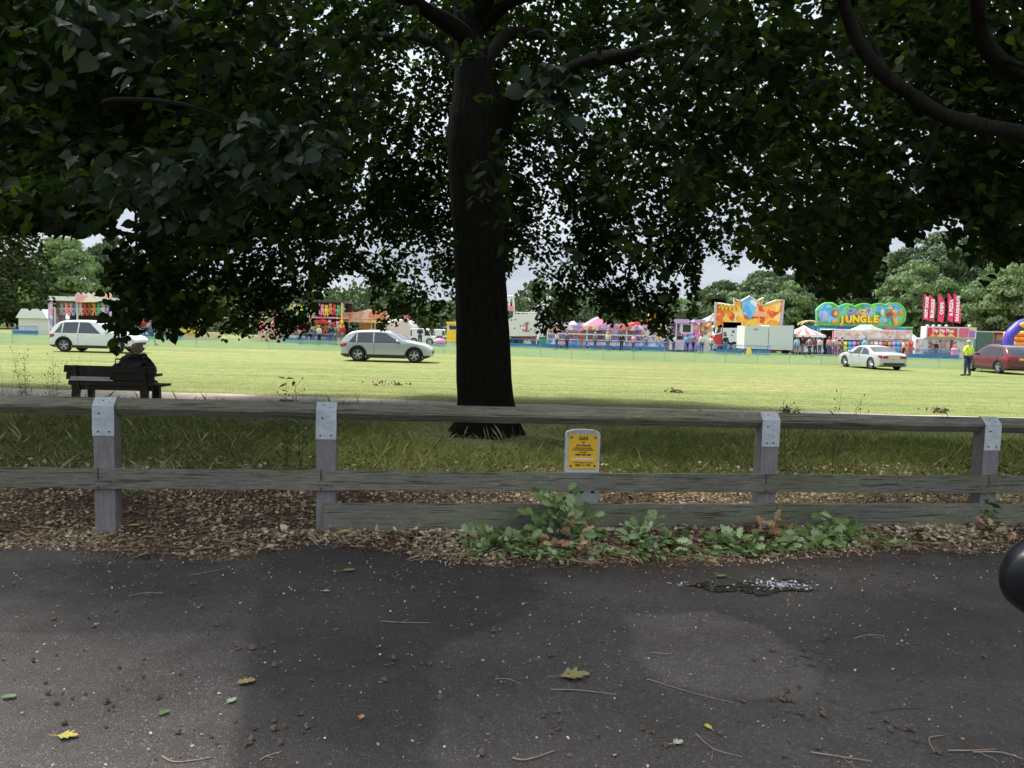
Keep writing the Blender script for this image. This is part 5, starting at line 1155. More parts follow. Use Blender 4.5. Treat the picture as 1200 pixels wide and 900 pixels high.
def make_person(pose, hair='short', puffy=1., fem=False):
    J = person_parts(pose); ks = list(J); V = [J[k] for k in ks]; I = {k: i for i, k in enumerate(ks)}
    rad = dict(pel=(.13, .10), sp=(.11, .085), ch=(.13, .09), nk=.052, hb=(.066, .075), hm=(.078, .092), ht=(.06, .07), shl=.055, shr=.055, ell=.040, elr=.040, wrl=.028, wrr=.028, hil=.085, hir=.085, knl=.055, knr=.055, anl=.038, anr=.038, tol=.035, tor=.035)
    Rr = [rad[k] for k in ks]
    e = [('pel', 'sp'), ('sp', 'ch'), ('ch', 'nk'), ('nk', 'hb'), ('hb', 'hm'), ('hm', 'ht'), ('ch', 'shl'), ('ch', 'shr'), ('shl', 'ell'), ('shr', 'elr'), ('ell', 'wrl'), ('elr', 'wrr'), ('pel', 'hil'), ('pel', 'hir'), ('hil', 'knl'), ('hir', 'knr'), ('knl', 'anl'), ('knr', 'anr'), ('anl', 'tol'), ('anr', 'tor')]
    E = [(I[a], I[b]) for a, b in e]
    for s_, wv_, el in ((-1, 'wrl', 'ell'), (1, 'wrr', 'elr')):
        d = Vector(J[wv_])-Vector(J[el]); hand(V, E, Rr, I[wv_], d, Vector((0, 1, 0)) if abs(d.normalized().y) < .8 else Vector((s_, 0, 0)), 1.)
    ni = len(V); hm = Vector(J['hm']); V.append(tuple(hm+Vector((0, .105, -.012)))); Rr.append(.014); E.append((I['hm'], ni))
    root = bpy.data.objects.new('person', None); COL.objects.link(root)
    skinmesh('body', V, E, Rr, SKIN, root, 1)
    def sub(name, keys, edges, r, m, extra=()):
        vv = [J[k] for k in keys]; ii = {k: i for i, k in enumerate(keys)}; rr_ = [r[k] for k in keys]
        return skinmesh(name, vv, [(ii[a], ii[b]) for a, b in edges], rr_, m, root, 1)
    p = puffy; k_ = .012
    sub('jacket', ['pel', 'sp', 'ch', 'nk', 'shl', 'shr', 'ell', 'elr', 'wrl', 'wrr'], [('pel', 'sp'), ('sp', 'ch'), ('ch', 'nk'), ('ch', 'shl'), ('ch', 'shr'), ('shl', 'ell'), ('shr', 'elr'), ('ell', 'wrl'), ('elr', 'wrr')],
        dict(pel=(.155*p, .125*p), sp=(.145*p, .115*p), ch=(.15*p, .115*p), nk=.062*p, shl=.078*p, shr=.078*p, ell=.060*p, elr=.060*p, wrl=.040*p, wrr=.040*p), WHITE)
    sub('trousers', ['pel', 'hil', 'hir', 'knl', 'knr', 'anl', 'anr'], [('pel', 'hil'), ('pel', 'hir'), ('hil', 'knl'), ('hir', 'knr'), ('knl', 'anl'), ('knr', 'anr')],
        dict(pel=(.145, .115), hil=.10, hir=.10, knl=.073, knr=.073, anl=.055, anr=.055), BLUE)
    for a, t_ in (('anl', 'tol'), ('anr', 'tor')):
        mb = MB(); A_, T_ = Vector(J[a]), Vector(J[t_]); d = T_-A_; mb.tube([A_-d*.3+Vector((0, 0, -.02)), A_+Vector((0, 0, -.02)), (A_+T_)/2, T_+d*.25], [.04, .055, .05, .03], 8); mb.build('shoe', BLACK, root, smooth=True)
    mb = MB(); c = Vector(J['hm']); 
    if hair == 'short': mb.ball(c+Vector((0, -.018, .022)), (.092, .105, .088), 14, 9)
    elif hair == 'bob':
        for _ in range(46):
            a = random.uniform(0, 2*PI); zz = random.uniform(-.5, 1); rr_ = math.sqrt(max(0, 1-zz*zz)); q = Vector((rr_*math.cos(a), rr_*math.sin(a), zz))
            if q.y > .55 and q.z < .35: continue
            mb.ball(c+Vector((q.x*.088, q.y*.098-.015, q.z*.09+.005)), (.032, .032, .034), 7, 5, jit=.15)
        mb.ball(c+Vector((0, -.02, .01)), (.098, .104, .098), 12, 8)
    else: mb.ball(c+Vector((0, -.02, .02)), (.094, .107, .092), 14, 9); mb.ball(c+Vector((0, -.07, -.10)), (.075, .04, .14), 10, 8)
    h = mb.build('hair', BLACK, root, smooth=True); h.material_slots[0].link = 'OBJECT'; h.material_slots[0].material = BLACK
    FM = mat('face_features', (.16, .06, .05), .6)
    if pose in ('hips', 'sit'):
        for s_ in (-1, 1): MB().ball(c+Vector((s_*.031, .089, .01)), (.011, .008, .008), 7, 5).build('eye', BLACK, root); MB().ball(c+Vector((s_*.086, .0, -.005)), (.012, .02, .028), 7, 5).build('ear', SKIN, root)
        MB().tube([c+Vector((-.024, .090, -.048)), c+Vector((0, .096, -.05)), c+Vector((.024, .090, -.048))], [.004, .006, .004], 5).build('mouth', FM, root)
    return root
PROTO = {k: make_person(*k) for k in (('stand', 'short'), ('stand', 'long'), ('walk', 'short'), ('walk', 'long'), ('folded', 'short'), ('hips', 'short'), ('run', 'short'))}
USED = set()
def cloth(nm, c): return mat('cloth_'+nm, c, .85, var=.15, scale=25)
CL = dict(white=cloth('white', (.62, .62, .6)), black=cloth('black', (.018, .018, .02)), blue=cloth('denim_blue', (.06, .12, .26)), lblue=cloth('light_blue', (.25, .55, .78)), navy=cloth('navy', (.02, .03, .07)), grey=cloth('grey', (.2, .2, .21)),
          red=cloth('red', (.5, .03, .03)), pink=cloth('pink', (.7, .3, .4)), hiv=mat('cloth_hi_vis', (.55, .82, .04), .7, var=.15, scale=20), green=cloth('green', (.08, .25, .12)), cream=cloth('cream', (.55, .48, .36)), teal=cloth('teal', (.1, .4, .5)))
HR = dict(dark=mat('hair_dark', (.03, .02, .015), .7), brown=mat('hair_brown', (.12, .07, .04), .7), blond=mat('hair_blond', (.45, .34, .18), .7), grey=mat('hair_grey', (.4, .38, .36), .7))
def person(px, Y, face, key, jacket, trousers, label, hair='dark', scale=1., group='people walking about the fair', X=None, z=0):
    p = PROTO[key]
    if key in USED: o = copy_tree(p)
    else: o = p; USED.add(key)
    o.location = (gx(px, Y) if X is None else X, Y, z); o.rotation_euler.z = R(face); o.scale = (scale,)*3
    for ch in o.children:
        b = ch.name.split('.')[0]
        if b == 'jacket': ch.material_slots[0].material = CL[jacket]
        if b == 'trousers': ch.material_slots[0].material = CL[trousers]
        if b == 'hair': ch.material_slots[0].material = HR[hair]
    o.name = 'person'; return tag(o, label, 'person', group)
PY = 66
person(822, 65, 15, ('stand', 'long'), 'white', 'blue', 'woman in a white top and blue jeans standing beside the lorry cab', 'brown')
person(833, 67, -60, ('walk', 'short'), 'cream', 'blue', 'person in a cream top walking between the white topped woman and lorry', 'brown', .9)
person(849.5, 64.5, 10, ('stand', 'short'), 'black', 'blue', 'man in a black top and blue jeans standing in front of the lorry')
person(933, 68, 0, ('stand', 'short'), 'lblue', 'grey', 'person in a light blue top at the left edge of the striped tent', 'brown', .95)
person(940, 70, 40, ('stand', 'short'), 'black', 'grey', 'person in black standing under the striped tent beside the light blue top')
person(947.5, 62, -85, ('walk', 'short'), 'grey', 'navy', 'person in grey walking in front of the striped tent', 'dark')
person(757, 68, 80, ('run', 'short'), 'green', 'blue', 'child in dark green running in front of the dodgems', 'dark', .82)
person(769, 68.5, 80, ('run', 'short'), 'lblue', 'lblue', 'child in pale blue running second in the row before the dodgems', 'blond', .8)
person(779, 68, -80, ('run', 'short'), 'lblue', 'blue', 'child in pale blue running last in the row before the dodgems', 'brown', .84)
person(796, 70, 20, ('stand', 'short'), 'black', 'navy', 'person in black in front of the purple topped funhouse')
person(805, 68, -40, ('walk', 'long'), 'teal', 'navy', 'person in a teal top walking past the purple topped funhouse', 'brown', .95)
person(492, 66, 0, ('folded', 'short'), 'navy', 'navy', 'man in navy standing at the side of the small white van')
person(177, 50.5, -80, ('walk', 'short'), 'blue', 'blue', 'person in blue jeans just beyond the front of the white car', 'brown', .95)
person(168, 66, 0, ('stand', 'short'), 'red', 'navy', 'person in a red top at the blue barriers beyond the white car')
person(181, 67, 30, ('stand', 'long'), 'red', 'navy', 'long haired person in red at the barriers right of the white car', 'dark')
person(401, 64, 0, ('stand', 'short'), 'red', 'grey', 'person in red just behind the tail of the silver crossover')
person(411, 66, 60, ('stand', 'short'), 'black', 'navy', 'person in black under the left end of the orange canopy')
person(421, 66, -60, ('stand', 'long'), 'black', 'blue', 'person in black under the middle of the orange canopy')
person(971, 69, 10, ('stand', 'long'), 'pink', 'blue', 'woman in a pink top at the left end of the long game stall', 'brown')
person(978, 69.5, -20, ('stand', 'short'), 'cream', 'blue', 'person in a cream top beside the pink topped woman at the long game stall', 'brown')
person(1013, 69.5, 0, ('stand', 'short'), 'lblue', 'grey', 'person in light blue facing the prizes of the long game stall', 'brown')
person(1118, 71.6, 180, ('stand', 'long'), 'pink', 'navy', 'person in pink standing beside the counter of the food kiosk', 'dark', .9)
person(1133, 38.2, 20, ('hips', 'short'), 'hiv', 'navy', 'man in a yellow high visibility jacket left of the dark red car', 'grey', 1.03, group='people standing on the field')
for i_, (px, Yq, key, jc, tr_, hr_, lb) in enumerate(((352, 62, ('stand', 'long'), 'pink', 'blue', 'brown', 'person in pink in front of the left part of the gallery'), (366, 61.5, ('walk', 'short'), 'grey', 'blue', 'dark', 'person in grey walking past the gallery left of its middle column'),
    (374, 62, ('stand', 'short'), 'white', 'navy', 'blond', 'person in white in front of the gallery near its red parasol'), (388, 61.5, ('walk', 'long'), 'navy', 'blue', 'brown', 'long haired person in navy at the right end of the gallery'), (393, 62.4, ('stand', 'short'), 'green', 'grey', 'dark', 'person in green at the right end of the gallery'),
    (436, 65, ('stand', 'short'), 'white', 'blue', 'dark', 'person in white under the right end of the orange canopy'), (652, 65.5, ('stand', 'long'), 'white', 'blue', 'dark', 'person in white at the left end of the dodgem rail'), (664, 65.6, ('stand', 'short'), 'blue', 'navy', 'brown', 'person in blue watching the dodgems, second from the left'),
    (681, 65.4, ('walk', 'short'), 'red', 'grey', 'dark', 'person in red walking past the dodgems under the hanging leaves'), (697, 65.8, ('stand', 'short'), 'grey', 'blue', 'grey', 'person in grey watching the middle of the dodgem track'), (712, 65.5, ('stand', 'long'), 'cream', 'blue', 'blond', 'blond person in cream watching the dodgem track'),
    (728, 65.6, ('walk', 'short'), 'black', 'navy', 'dark', 'person in black walking past the dodgem track'), (742, 65.5, ('stand', 'short'), 'pink', 'blue', 'brown', 'person in pink near the right part of the dodgem track'), (789, 69, ('stand', 'long'), 'white', 'blue', 'brown', 'person in white at the left corner of the purple topped funhouse'),
    (812, 68, ('walk', 'short'), 'grey', 'navy', 'dark', 'person in grey walking at the right corner of the purple topped funhouse'), (960, 69.3, ('stand', 'short'), 'white', 'blue', 'dark', 'person in white at the right side of the striped tent'), (955, 70, ('stand', 'long'), 'red', 'navy', 'dark', 'person in red inside the right half of the striped tent'),
    (986, 69.4, ('walk', 'short'), 'grey', 'blue', 'brown', 'person in grey in front of the left part of the long game stall'), (1058, 69.2, ('stand', 'short'), 'white', 'navy', 'brown', 'person in white at the right end of the long game stall'), (1096, 71.3, ('stand', 'short'), 'black', 'blue', 'brown', 'person in black at the hatch of the food kiosk'))):
    person(px, Yq, random.uniform(-60, 60), key, jc, tr_, lb, hr_, random.uniform(.9, 1.02))
for k, p in PROTO.items():
    if k not in USED:
        for ch in list(p.children): bpy.data.objects.remove(ch)
        bpy.data.objects.remove(p)
# ------------------------------------------------------------------ bench and the person sitting on it
BW = mat('dark_bench_wood', (.026, .019, .016), .7, c2=(.06, .045, .038), scale=6, stretch=(1, 8, 8), bump=.4)
BY = 15.6; bx0, bx1 = gx(76, BY), gx(182, BY); BL = bx1-bx0
bench = thing('park_bench', ((bx0+bx1)/2, BY, 0), 'heavy dark wooden park bench seen from behind with one pale replacement board', 'bench')
mb = MB(); mb.box((0, .0, .735), (BL, .045, .145), rx=R(-8)); mb.build('backrest_board', BW, bench, bevel=.008)
mb = MB(); mb.box((0, .03, .588), (BL*.97, .045, .14), rx=R(-8)); mb.build('backrest_board', BW, bench, bevel=.008)
mb = MB(); mb.box((0, .04, .455), (BL*.93, .045, .10), rx=R(-8)); mb.build('backrest_board', BW, bench, bevel=.008)
PB = mat('pale_grey_board', (.62, .63, .66), .6, var=.1, scale=12)
mb = MB(); mb.box((-BL*.20, -.055, .545), (BL*.43, .02, .085), rx=R(-8)); tag(mb.build('repair_board', PB, bench), 'pale grey replacement board')
mb = MB(); 
for k in range(4): mb.box((.06, .14+k*.125, .42), (BL*1.02, .11, .05))
mb.build('seat', BW, bench, bevel=.006)
mb = MB(); mb.box((0, .11, .36), (BL*.9, .05, .10)); mb.build('seat_rail', BW, bench)
for s_ in (-1, 1):
    x = s_*BL*.38; mb = MB(); mb.tube([(x, -.02, .80), (x, .06, .42), (x, -.03, -.02)], [.075, .085, .085], 4); mb.build('leg', BW, bench)
    mb = MB(); mb.tube([(x, .58, .40), (x, .60, -.02)], [.075, .075], 4); mb.build('leg', BW, bench)
    mb = MB(); mb.box((x+s_*.03, .33, .615), (.11, .62, .05)); mb.build('armrest', BW, bench)
PUFF = mat('black_puffer_fabric', (.012, .012, .016), .42, var=.3, scale=10, bump=.3, bscale=12)
sit = make_person('sit', 'bob', 1.0); sit.location = (gx(160, BY+.3), BY+.27, -.06); sit.scale = (1.12, 1.1, 1.02); sit.rotation_euler.z = R(-6); sit.name = 'person'
for ch in sit.children:
    b = ch.name.split('.')[0]
    if b == 'jacket': bpy.data.objects.remove(ch); continue
    if b == 'trousers': ch.material_slots[0].material = CL['navy']
    if b == 'hair': ch.material_slots[0].material = mat('hair_ash_blond', (.36, .28, .19), .8, c2=(.52, .43, .32), scale=30, bump=.5, bscale=60)
J = person_parts('sit')
kk_ = ['pel', 'sp', 'ch', 'nk', 'shl', 'shr', 'ell', 'elr', 'wrl', 'wrr']; ii = {k: i for i, k in enumerate(kk_)}; rp = dict(pel=(.22, .19), sp=(.22, .19), ch=(.215, .18), nk=.10, shl=.135, shr=.135, ell=.105, elr=.105, wrl=.055, wrr=.055)
jk = skinmesh('puffer_jacket', [J[k] for k in kk_], [(ii[a], ii[b]) for a, b in [('pel', 'sp'), ('sp', 'ch'), ('ch', 'nk'), ('ch', 'shl'), ('ch', 'shr'), ('shl', 'ell'), ('shr', 'elr'), ('ell', 'wrl'), ('elr', 'wrr')]], [rp[k] for k in kk_], PUFF, sit, 2)
for v in jk.data.vertices:   # quilted rings
    s_ = 1-.035*abs(math.sin(v.co.z*38)); v.co.x *= s_; v.co.y *= s_
mb = MB()
for k in range(16): a = PI*(.98+1.04*k/15); mb.ball((J['nk'][0]+.15*math.cos(a), J['nk'][1]+.01+.125*math.sin(a), J['nk'][2]-.012+.02*math.sin(k)), (.055, .05, .055), 8, 6, jit=.08)
mb.build('hood', PUFF, jk, smooth=True)
tag(sit, 'person with ash blond hair in a black puffer jacket sitting on the bench', 'person')
MB().ball((0, 0, 0), (.17, .12, .13), 12, 8, jit=.08).build
mb = MB(); mb.ball((0, 0, .13), (.19, .11, .13), 12, 8, jit=.06); mb.tube([(-.07, 0, .22), (-.05, 0, .31), (.05, 0, .31), (.07, 0, .22)], .012, 6)
bag = mb.build('bag', PUFF, smooth=True, loc=(gx(137, BY+.2), BY+.26, .445)); bag.scale = (.9, 1, 1.6); tag(bag, 'dark soft bag on the bench beside the sitting person', 'bag')
# ------------------------------------------------------------------ the fair
def zz(px, py, Y): return at(px, py, Y).z
class Item:
    """a fair attraction placed from the picture; local x to the right, z up, front towards the camera"""
    def __init__(s, name, x0, x1, Y, label, cat, group=None, rz=0):
        s.Y = Y; s.X0, s.X1 = gx(x0, Y), gx(x1, Y); s.c = (s.X0+s.X1)/2; s.pc = (x0+x1)/2
        s.w = s.X1-s.X0; s.o = thing(name, (s.c, Y, 0), label, cat, group, rz)
    def x(s, px): return gx(px, s.Y)-s.c
    def z(s, py, px=None): return zz(px or s.pc, py, s.Y)
    def bx(s, name, px0, px1, py0, py1, m, y=0., d=.1, parent=None):
        """box spanning photo columns px0..px1 and rows py0 (top)..py1"""
        xa, xb = s.x(px0), s.x(px1); pm = (px0+px1)/2; za, zb_ = s.z(py0, pm), s.z(py1, pm) if py1 is not None else 0.
        return MB().box(((xa+xb)/2, y+d/2, (za+zb_)/2), (xb-xa, d, za-zb_)).build(name, m, parent or s.o)
ART1 = patt('fair_art_pink_blue', [(.75, .15, .3), (.8, .7, .75), (.15, .25, .7), (.85, .45, .2), (.8, .75, .8), (.5, .2, .6)], 2.2)
ART2 = patt('fair_art_orange', [(.9, .42, .04), (.95, .62, .08), (.75, .08, .03), (.9, .3, .03), (.95, .7, .25), (.85, .15, .05), (.95, .5, .05)], 1.7)
ART3 = patt('fair_art_jungle', [(.08, .45, .10), (.22, .65, .15), (.10, .40, .85), (.18, .62, .22), (.25, .6, .9), (.05, .33, .08)], 1.4)
ART4 = patt('fair_art_pink_cream', [(.85, .6, .55), (.8, .3, .35), (.9, .85, .8), (.9, .75, .7), (.6, .35, .6)], 3.)
ART5 = patt('fair_art_purple', [(.45, .12, .6), (.75, .2, .5), (.2, .15, .6), (.6, .3, .8), (.9, .5, .2)], 1.6)
ART6 = patt('fair_art_crowded', [(.6, .1, .1), (.85, .8, .75), (.7, .4, .3), (.2, .25, .5), (.8, .6, .2), (.5, .12, .2), (.75, .7, .8)], 3.2)
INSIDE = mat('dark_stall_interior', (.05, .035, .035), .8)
PLUSH = dict(grey=(.35, .38, .4), pink=(.85, .38, .45), blue=(.15, .42, .8), red=(.7, .1, .08), orange=(.75, .3, .15), brown=(.35, .16, .08), green=(.15, .5, .3), yellow=(.85, .7, .1), purple=(.45, .35, .75), white=(.75, .73, .72))
PLM = {k: mat('plush_'+k, v, .9, var=.15, scale=8) for k, v in PLUSH.items()}
def plush_proto():
    mb = MB(); mb.ball((0, 0, -.42), (.15, .12, .22), 10, 7); mb.ball((0, -.01, -.12), (.13, .12, .13), 10, 7)
    for s_ in (-1, 1): mb.ball((s_*.09, 0, 0), (.045, .03, .05), 6, 5); mb.tube([(s_*.10, 0, -.3), (s_*.21, -.03, -.45)], [.055, .045], 7); mb.tube([(s_*.07, 0, -.58), (s_*.10, -.03, -.80)], [.065, .055], 7)
    mb.tube([(0, 0, .0), (0, 0, .16)], .008, 4)
    return mb
PLB = None
def plush(X, Y, Z, col, label, group, s=1.):
    global PLB
    if PLB is None: o = plush_proto().build('plush_toy', PLM[col], smooth=True); PLB = o.data; o.material_slots[0].link = 'OBJECT'
    else: o = bpy.data.objects.new('plush_toy', PLB); COL.objects.link(o); o.material_slots[0].link = 'OBJECT'
    o.material_slots[0].material = PLM[col]; o.location = (X, Y, Z); o.scale = (s, s, s); o.rotation_euler.z = random.uniform(-.4, .4); return tag(o, label, 'plush toy', group)
ORD = ['first', 'second', 'third', 'fourth', 'fifth', 'sixth', 'seventh', 'eighth', 'ninth', 'tenth', 'eleventh', 'twelfth', 'thirteenth', 'fourteenth', 'fifteenth', 'sixteenth', 'seventeenth', 'eighteenth']
# ---- left game stall
it = Item('game_stall', 58, 134, 62, 'white game stall with plush toys and a curly pink sign behind the white car', 'game stall')
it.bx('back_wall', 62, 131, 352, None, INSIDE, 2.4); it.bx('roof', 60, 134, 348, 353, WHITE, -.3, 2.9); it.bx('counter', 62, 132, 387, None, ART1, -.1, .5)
for px in (64, 90, 129): it.bx('post', px, px+1.5, 352, None, OFFW, 0, .1)
it.bx('side_panel', 57, 62, 350, None, patt('stall_side_art', [(.75, .7, .75), (.5, .3, .6), (.8, .4, .5), (.3, .35, .7)], 3.), 0, 1.8)
pts = [(it.x(92), it.z(355, 112))]+[(it.x(92+42*k/14), it.z(347-(4 if k % 2 else 1.5), 92+42*k/14)) for k in range(15)]+[(it.x(134), it.z(354, 134))]
sg_ = MB().prism(pts, -.38, -.31).build('sign_board', patt('curly_sign_art', [(.85, .35, .4), (.9, .8, .55), (.6, .75, .7), (.9, .55, .35), (.85, .75, .8)], 2.4), it.o)
GL_ = ['grey', 'pink', 'pink', 'blue', 'white', 'red', 'brown', 'orange', 'green', 'white', 'purple']
for i, c in enumerate(GL_): plush(it.c+it.x(71+i*5.4), 62.3, zz(71+i*5.4, 355, 62), c, f'{c} plush toy hanging {ORD[i]} from the left in the left game stall', 'plush prizes hanging in the left game stall', 1.25)
# ---- white tower and low things seen through the leaves left
it = Item('marquee', 20, 57, 72, 'pale low marquee behind the hanging leaves at the far left', 'marquee'); it.bx('wall', 22, 56, 372, None, OFFW, 0, 3.5)
mb = MB(); mb.prism([(it.x(20), it.z(373)), (it.x(57), it.z(373)), (it.x(50), it.z(362)), (it.x(27), it.z(362))], -.2, 3.8); mb.build('roof', WHITE, it.o)
it = Item('children_ride', 182, 238, 68, 'low kiddie ride with a yellow rim and small grey peaked top', 'fair ride')
it.bx('deck', 183, 237, 389, None, CREAM, 0, 4); it.bx('rim', 182, 238, 385, 390, YEL, -.15, .15); it.bx('canopy', 186, 234, 371, 375, patt('ride_canopy', [(.8, .7, .5), (.8, .4, .35), (.85, .82, .78)], 1.6), -.1, 4.2)
for px in (190, 205, 220, 232): it.bx('post', px, px+1.2, 374, 389, WHITE, .1, .1)
mb = MB(); a = it.x(184); mb.prism([(a-1.5, it.z(384, 184)), (a+1.4, it.z(384, 184)), (a, it.z(371, 184))], .2, 2.4); mb.build('peaked_top', mat('grey_canvas', (.42, .46, .45), .8), it.o)
# ---- gallery with two decks of prizes
it = Item('toy_gallery', 338, 404, 66, 'two level funfair gallery crowded with hanging prizes and yellow columns', 'fair ride')
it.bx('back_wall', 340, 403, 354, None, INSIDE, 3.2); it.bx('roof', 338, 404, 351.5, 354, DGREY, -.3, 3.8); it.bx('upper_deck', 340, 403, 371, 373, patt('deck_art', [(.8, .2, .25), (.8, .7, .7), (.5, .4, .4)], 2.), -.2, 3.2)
it.bx('front_rail', 340, 404, 394, None, ART1, -.2, .3); it.bx('red_steps', 380, 402, 384, 388, RED, -.3, .3); it.bx('red_steps', 378, 404, 390, 393, RED, -.5, .4)
for px in (363, 340, 400): it.bx('column', px, px+2, 353, None, YEL, -.25, .15)
it.bx('blue_canopy', 344, 362, 369, 374, LBLUE, -1.2, 1.2)
mb = MB(); a = it.x(379); mb.prism([(a-1., it.z(379, 379)), (a+1., it.z(379, 379)), (a+.1, it.z(374.5, 379))], -1.2, .0); mb.build('red_parasol', RED, it.o)
cs_ = ['white', 'yellow', 'yellow', 'green', 'orange', 'white', 'pink', 'pink', 'yellow', 'orange', 'red', 'green', 'grey']
for i, c in enumerate(cs_): plush(it.c+it.x(345+i*4.7), 65.9, zz(345+i*4.7, 356+(i % 3), 66), c, f'{c} plush prize hanging {ORD[i]} from the left on the upper level of the gallery', 'plush prizes of the two level gallery', 1.15)
cs_ = ['red', 'pink', 'white', 'red', 'green', 'white', 'yellow', 'brown', 'orange', 'white', 'red', 'pink', 'yellow']
for i, c in enumerate(cs_): plush(it.c+it.x(345+i*4.7), 65.6, zz(345+i*4.7, 376+(i*2 % 3), 66), c, f'{c} plush prize hanging {ORD[i]} from the left on the lower level of the gallery', 'plush prizes of the two level gallery', 1.15)
for i, c in enumerate(('blue', 'green', 'orange', 'pink', 'white', 'red')): plush(it.c+it.x(332-i*6.), 67, zz(332-i*6, 380-(i % 2)*3, 66), c, f'{c} plush prize {ORD[i]} in the row left of the gallery behind the leaves', 'plush prizes behind the leaves', 1.2)
it2 = Item('game_stall', 292, 337, 68, 'cream game stall half hidden by leaves left of the gallery', 'game stall'); it2.bx('back_wall', 294, 336, 372, None, OFFW, 2.); it2.bx('counter', 294, 336, 394, None, CREAM, -.2, .5); it2.bx('roof', 292, 337, 368, 372, ART4, -.3, 2.6)
for px in (293, 335): it2.bx('post', px, px+1, 371, None, WHITE, -.1, .1)
# ---- orange canopy ride
it = Item('carousel', 397, 451, 68, 'orange canopied carousel with yellow scalloped fringe behind the silver car', 'fair ride')
OC = patt('orange_canopy', [(.85, .38, .2), (.9, .5, .35), (.85, .6, .5), (.8, .3, .15)], 1.2)
mb = MB(); mb.prism([(it.x(399), it.z(374, 399)), (it.x(399), it.z(366, 399)), (it.x(417), it.z(366, 417)), (it.x(432), it.z(362, 432)), (it.x(447), it.z(363, 447)), (it.x(450), it.z(374, 450))], 0, 4); mb.build('canopy', OC, it.o)
it.bx('fringe', 398, 451, 374.5, 378, patt('yellow_fringe', [(.9, .65, .1), (.85, .45, .1), (.9, .75, .35), (.75, .5, .6)], 3.), -.12, .15); it.bx('deck', 399, 450, 396, None, RED, .1, 3.8); it.bx('centre', 416, 434, 378, 396, patt('gold_centre', [(.6, .35, .08), (.8, .55, .15), (.35, .18, .06)], 2.), 1.6, 1)
for px in (401, 408, 421, 434, 448): it.bx('pole', px, px+1, 377, 396, ORANGE if px % 2 else WHITE, .1, .1)
# ---- white dome tent, van, yellow booth
it = Item('dome_tent', 449, 484, 74, 'white domed tent behind the bonnet of the silver crossover', 'tent')
mb = MB(); pp = []
for k in range(13): a = PI*k/12; pp.append((it.w*.48*math.cos(a), it.z(388)+(it.z(374)-it.z(388))*math.sin(a)**.7))
mb.prism([(it.w*.48, 0)]+pp+[(-it.w*.48, 0)], 0, 5); mb.build('canvas', OFFW, it.o, bevel=.15)
mb = MB(); mb.prism([(it.x(471), it.z(376)), (it.x(479), it.z(376)), (it.x(479), it.z(367.5)), (it.x(474), it.z(368))], -.1, .6); mb.build('red_flag_board', mat('faded_red', (.7, .25, .22), .6), it.o)
def van(x0, x1, ytop, Y, label, m=WHITE, name='white_van', wh=.33):
    it = Item(name, x0, x1, Y, label, 'van'); h = it.z(ytop); w_ = it.w
    pr = [(-w_/2, .3), (w_/2, .3), (w_/2, h*.50), (w_*.40, h*.56), (w_*.27, h*.94), (w_*.2, h), (-w_*.46, h), (-w_/2, h*.93)]
    MB().prism(pr, 0, 1.8).build('body', m, it.o, bevel=.05)
    MB().prism([(w_*.12, h*.58), (w_*.36, h*.58), (w_*.26, h*.9), (w_*.12, h*.9)], -.012, -.003).build('side_window', GLS, it.o)
    mb = MB(); mb.quad((w_*.412, .15, h*.58), (w_*.412, 1.65, h*.58), (w_*.285, 1.65, h*.92), (w_*.285, .15, h*.92)); mb.build('windscreen', GLS, it.o)
    MB().box((-w_*.44, -.006, h*.72), (w_*.05, .012, h*.34)).build('rear_quarter_window', GLS, it.o)
    for f in (-.32, .33):
        for yy in (-.02, 1.6): mb = MB(); mb.tube([(w_*f, yy, wh), (w_*f, yy+.22, wh)], wh, 18); wl = mb.build('wheel', TYRE, it.o); MB().tube([(w_*f, yy-.01, wh), (w_*f, yy+.0, wh)], wh*.6, 14).build('rim', ALLOY, wl)
    MB().box((w_/2+.005, .3, h*.42), (.02, .3, .16)).build('headlight', HEADL, it.o)
    MB().box((-w_/2-.005, .25, h*.45), (.02, .15, .4)).build('taillight', TAILL, it.o)
    return it
van(480, 508, 385, 70, 'small white van with a man in navy standing at its side')
van(508, 524, 386, 78, 'white van nose on behind the small van and left of the yellow booth')
it = Item('ticket_booth', 523, 537, 70, 'bright yellow booth touching the left edge of the big trunk', 'booth'); it.bx('wall', 523.5, 537, 379, None, WHITE, 0, 2); it.bx('yellow_panel', 523, 537, 387, 401, YEL, -.08, .06); it.bx('roof', 523, 538, 377, 380, YEL, -.2, 2.4); it.bx('hatch', 526, 534, 382, 386, INSIDE, -.03, .03)
it = Item('small_ride_car', 507, 522, 66, 'small pink and blue toy ride car left of the yellow booth', 'ride car'); mb = MB(); mb.ball((0, .6, .42), (it.w*.48, .6, .36), 14, 8); mb.build('shell', PINK, it.o, smooth=True); mb = MB(); mb.box((0, .6, .18), (it.w*.95, 1.25, .22)); mb.build('bumper', BLUE, it.o, bevel=.06); mb = MB(); mb.box((0, .6, .8), (.6, .5, .3), tap=.7); mb.build('windshield', GLS, it.o)
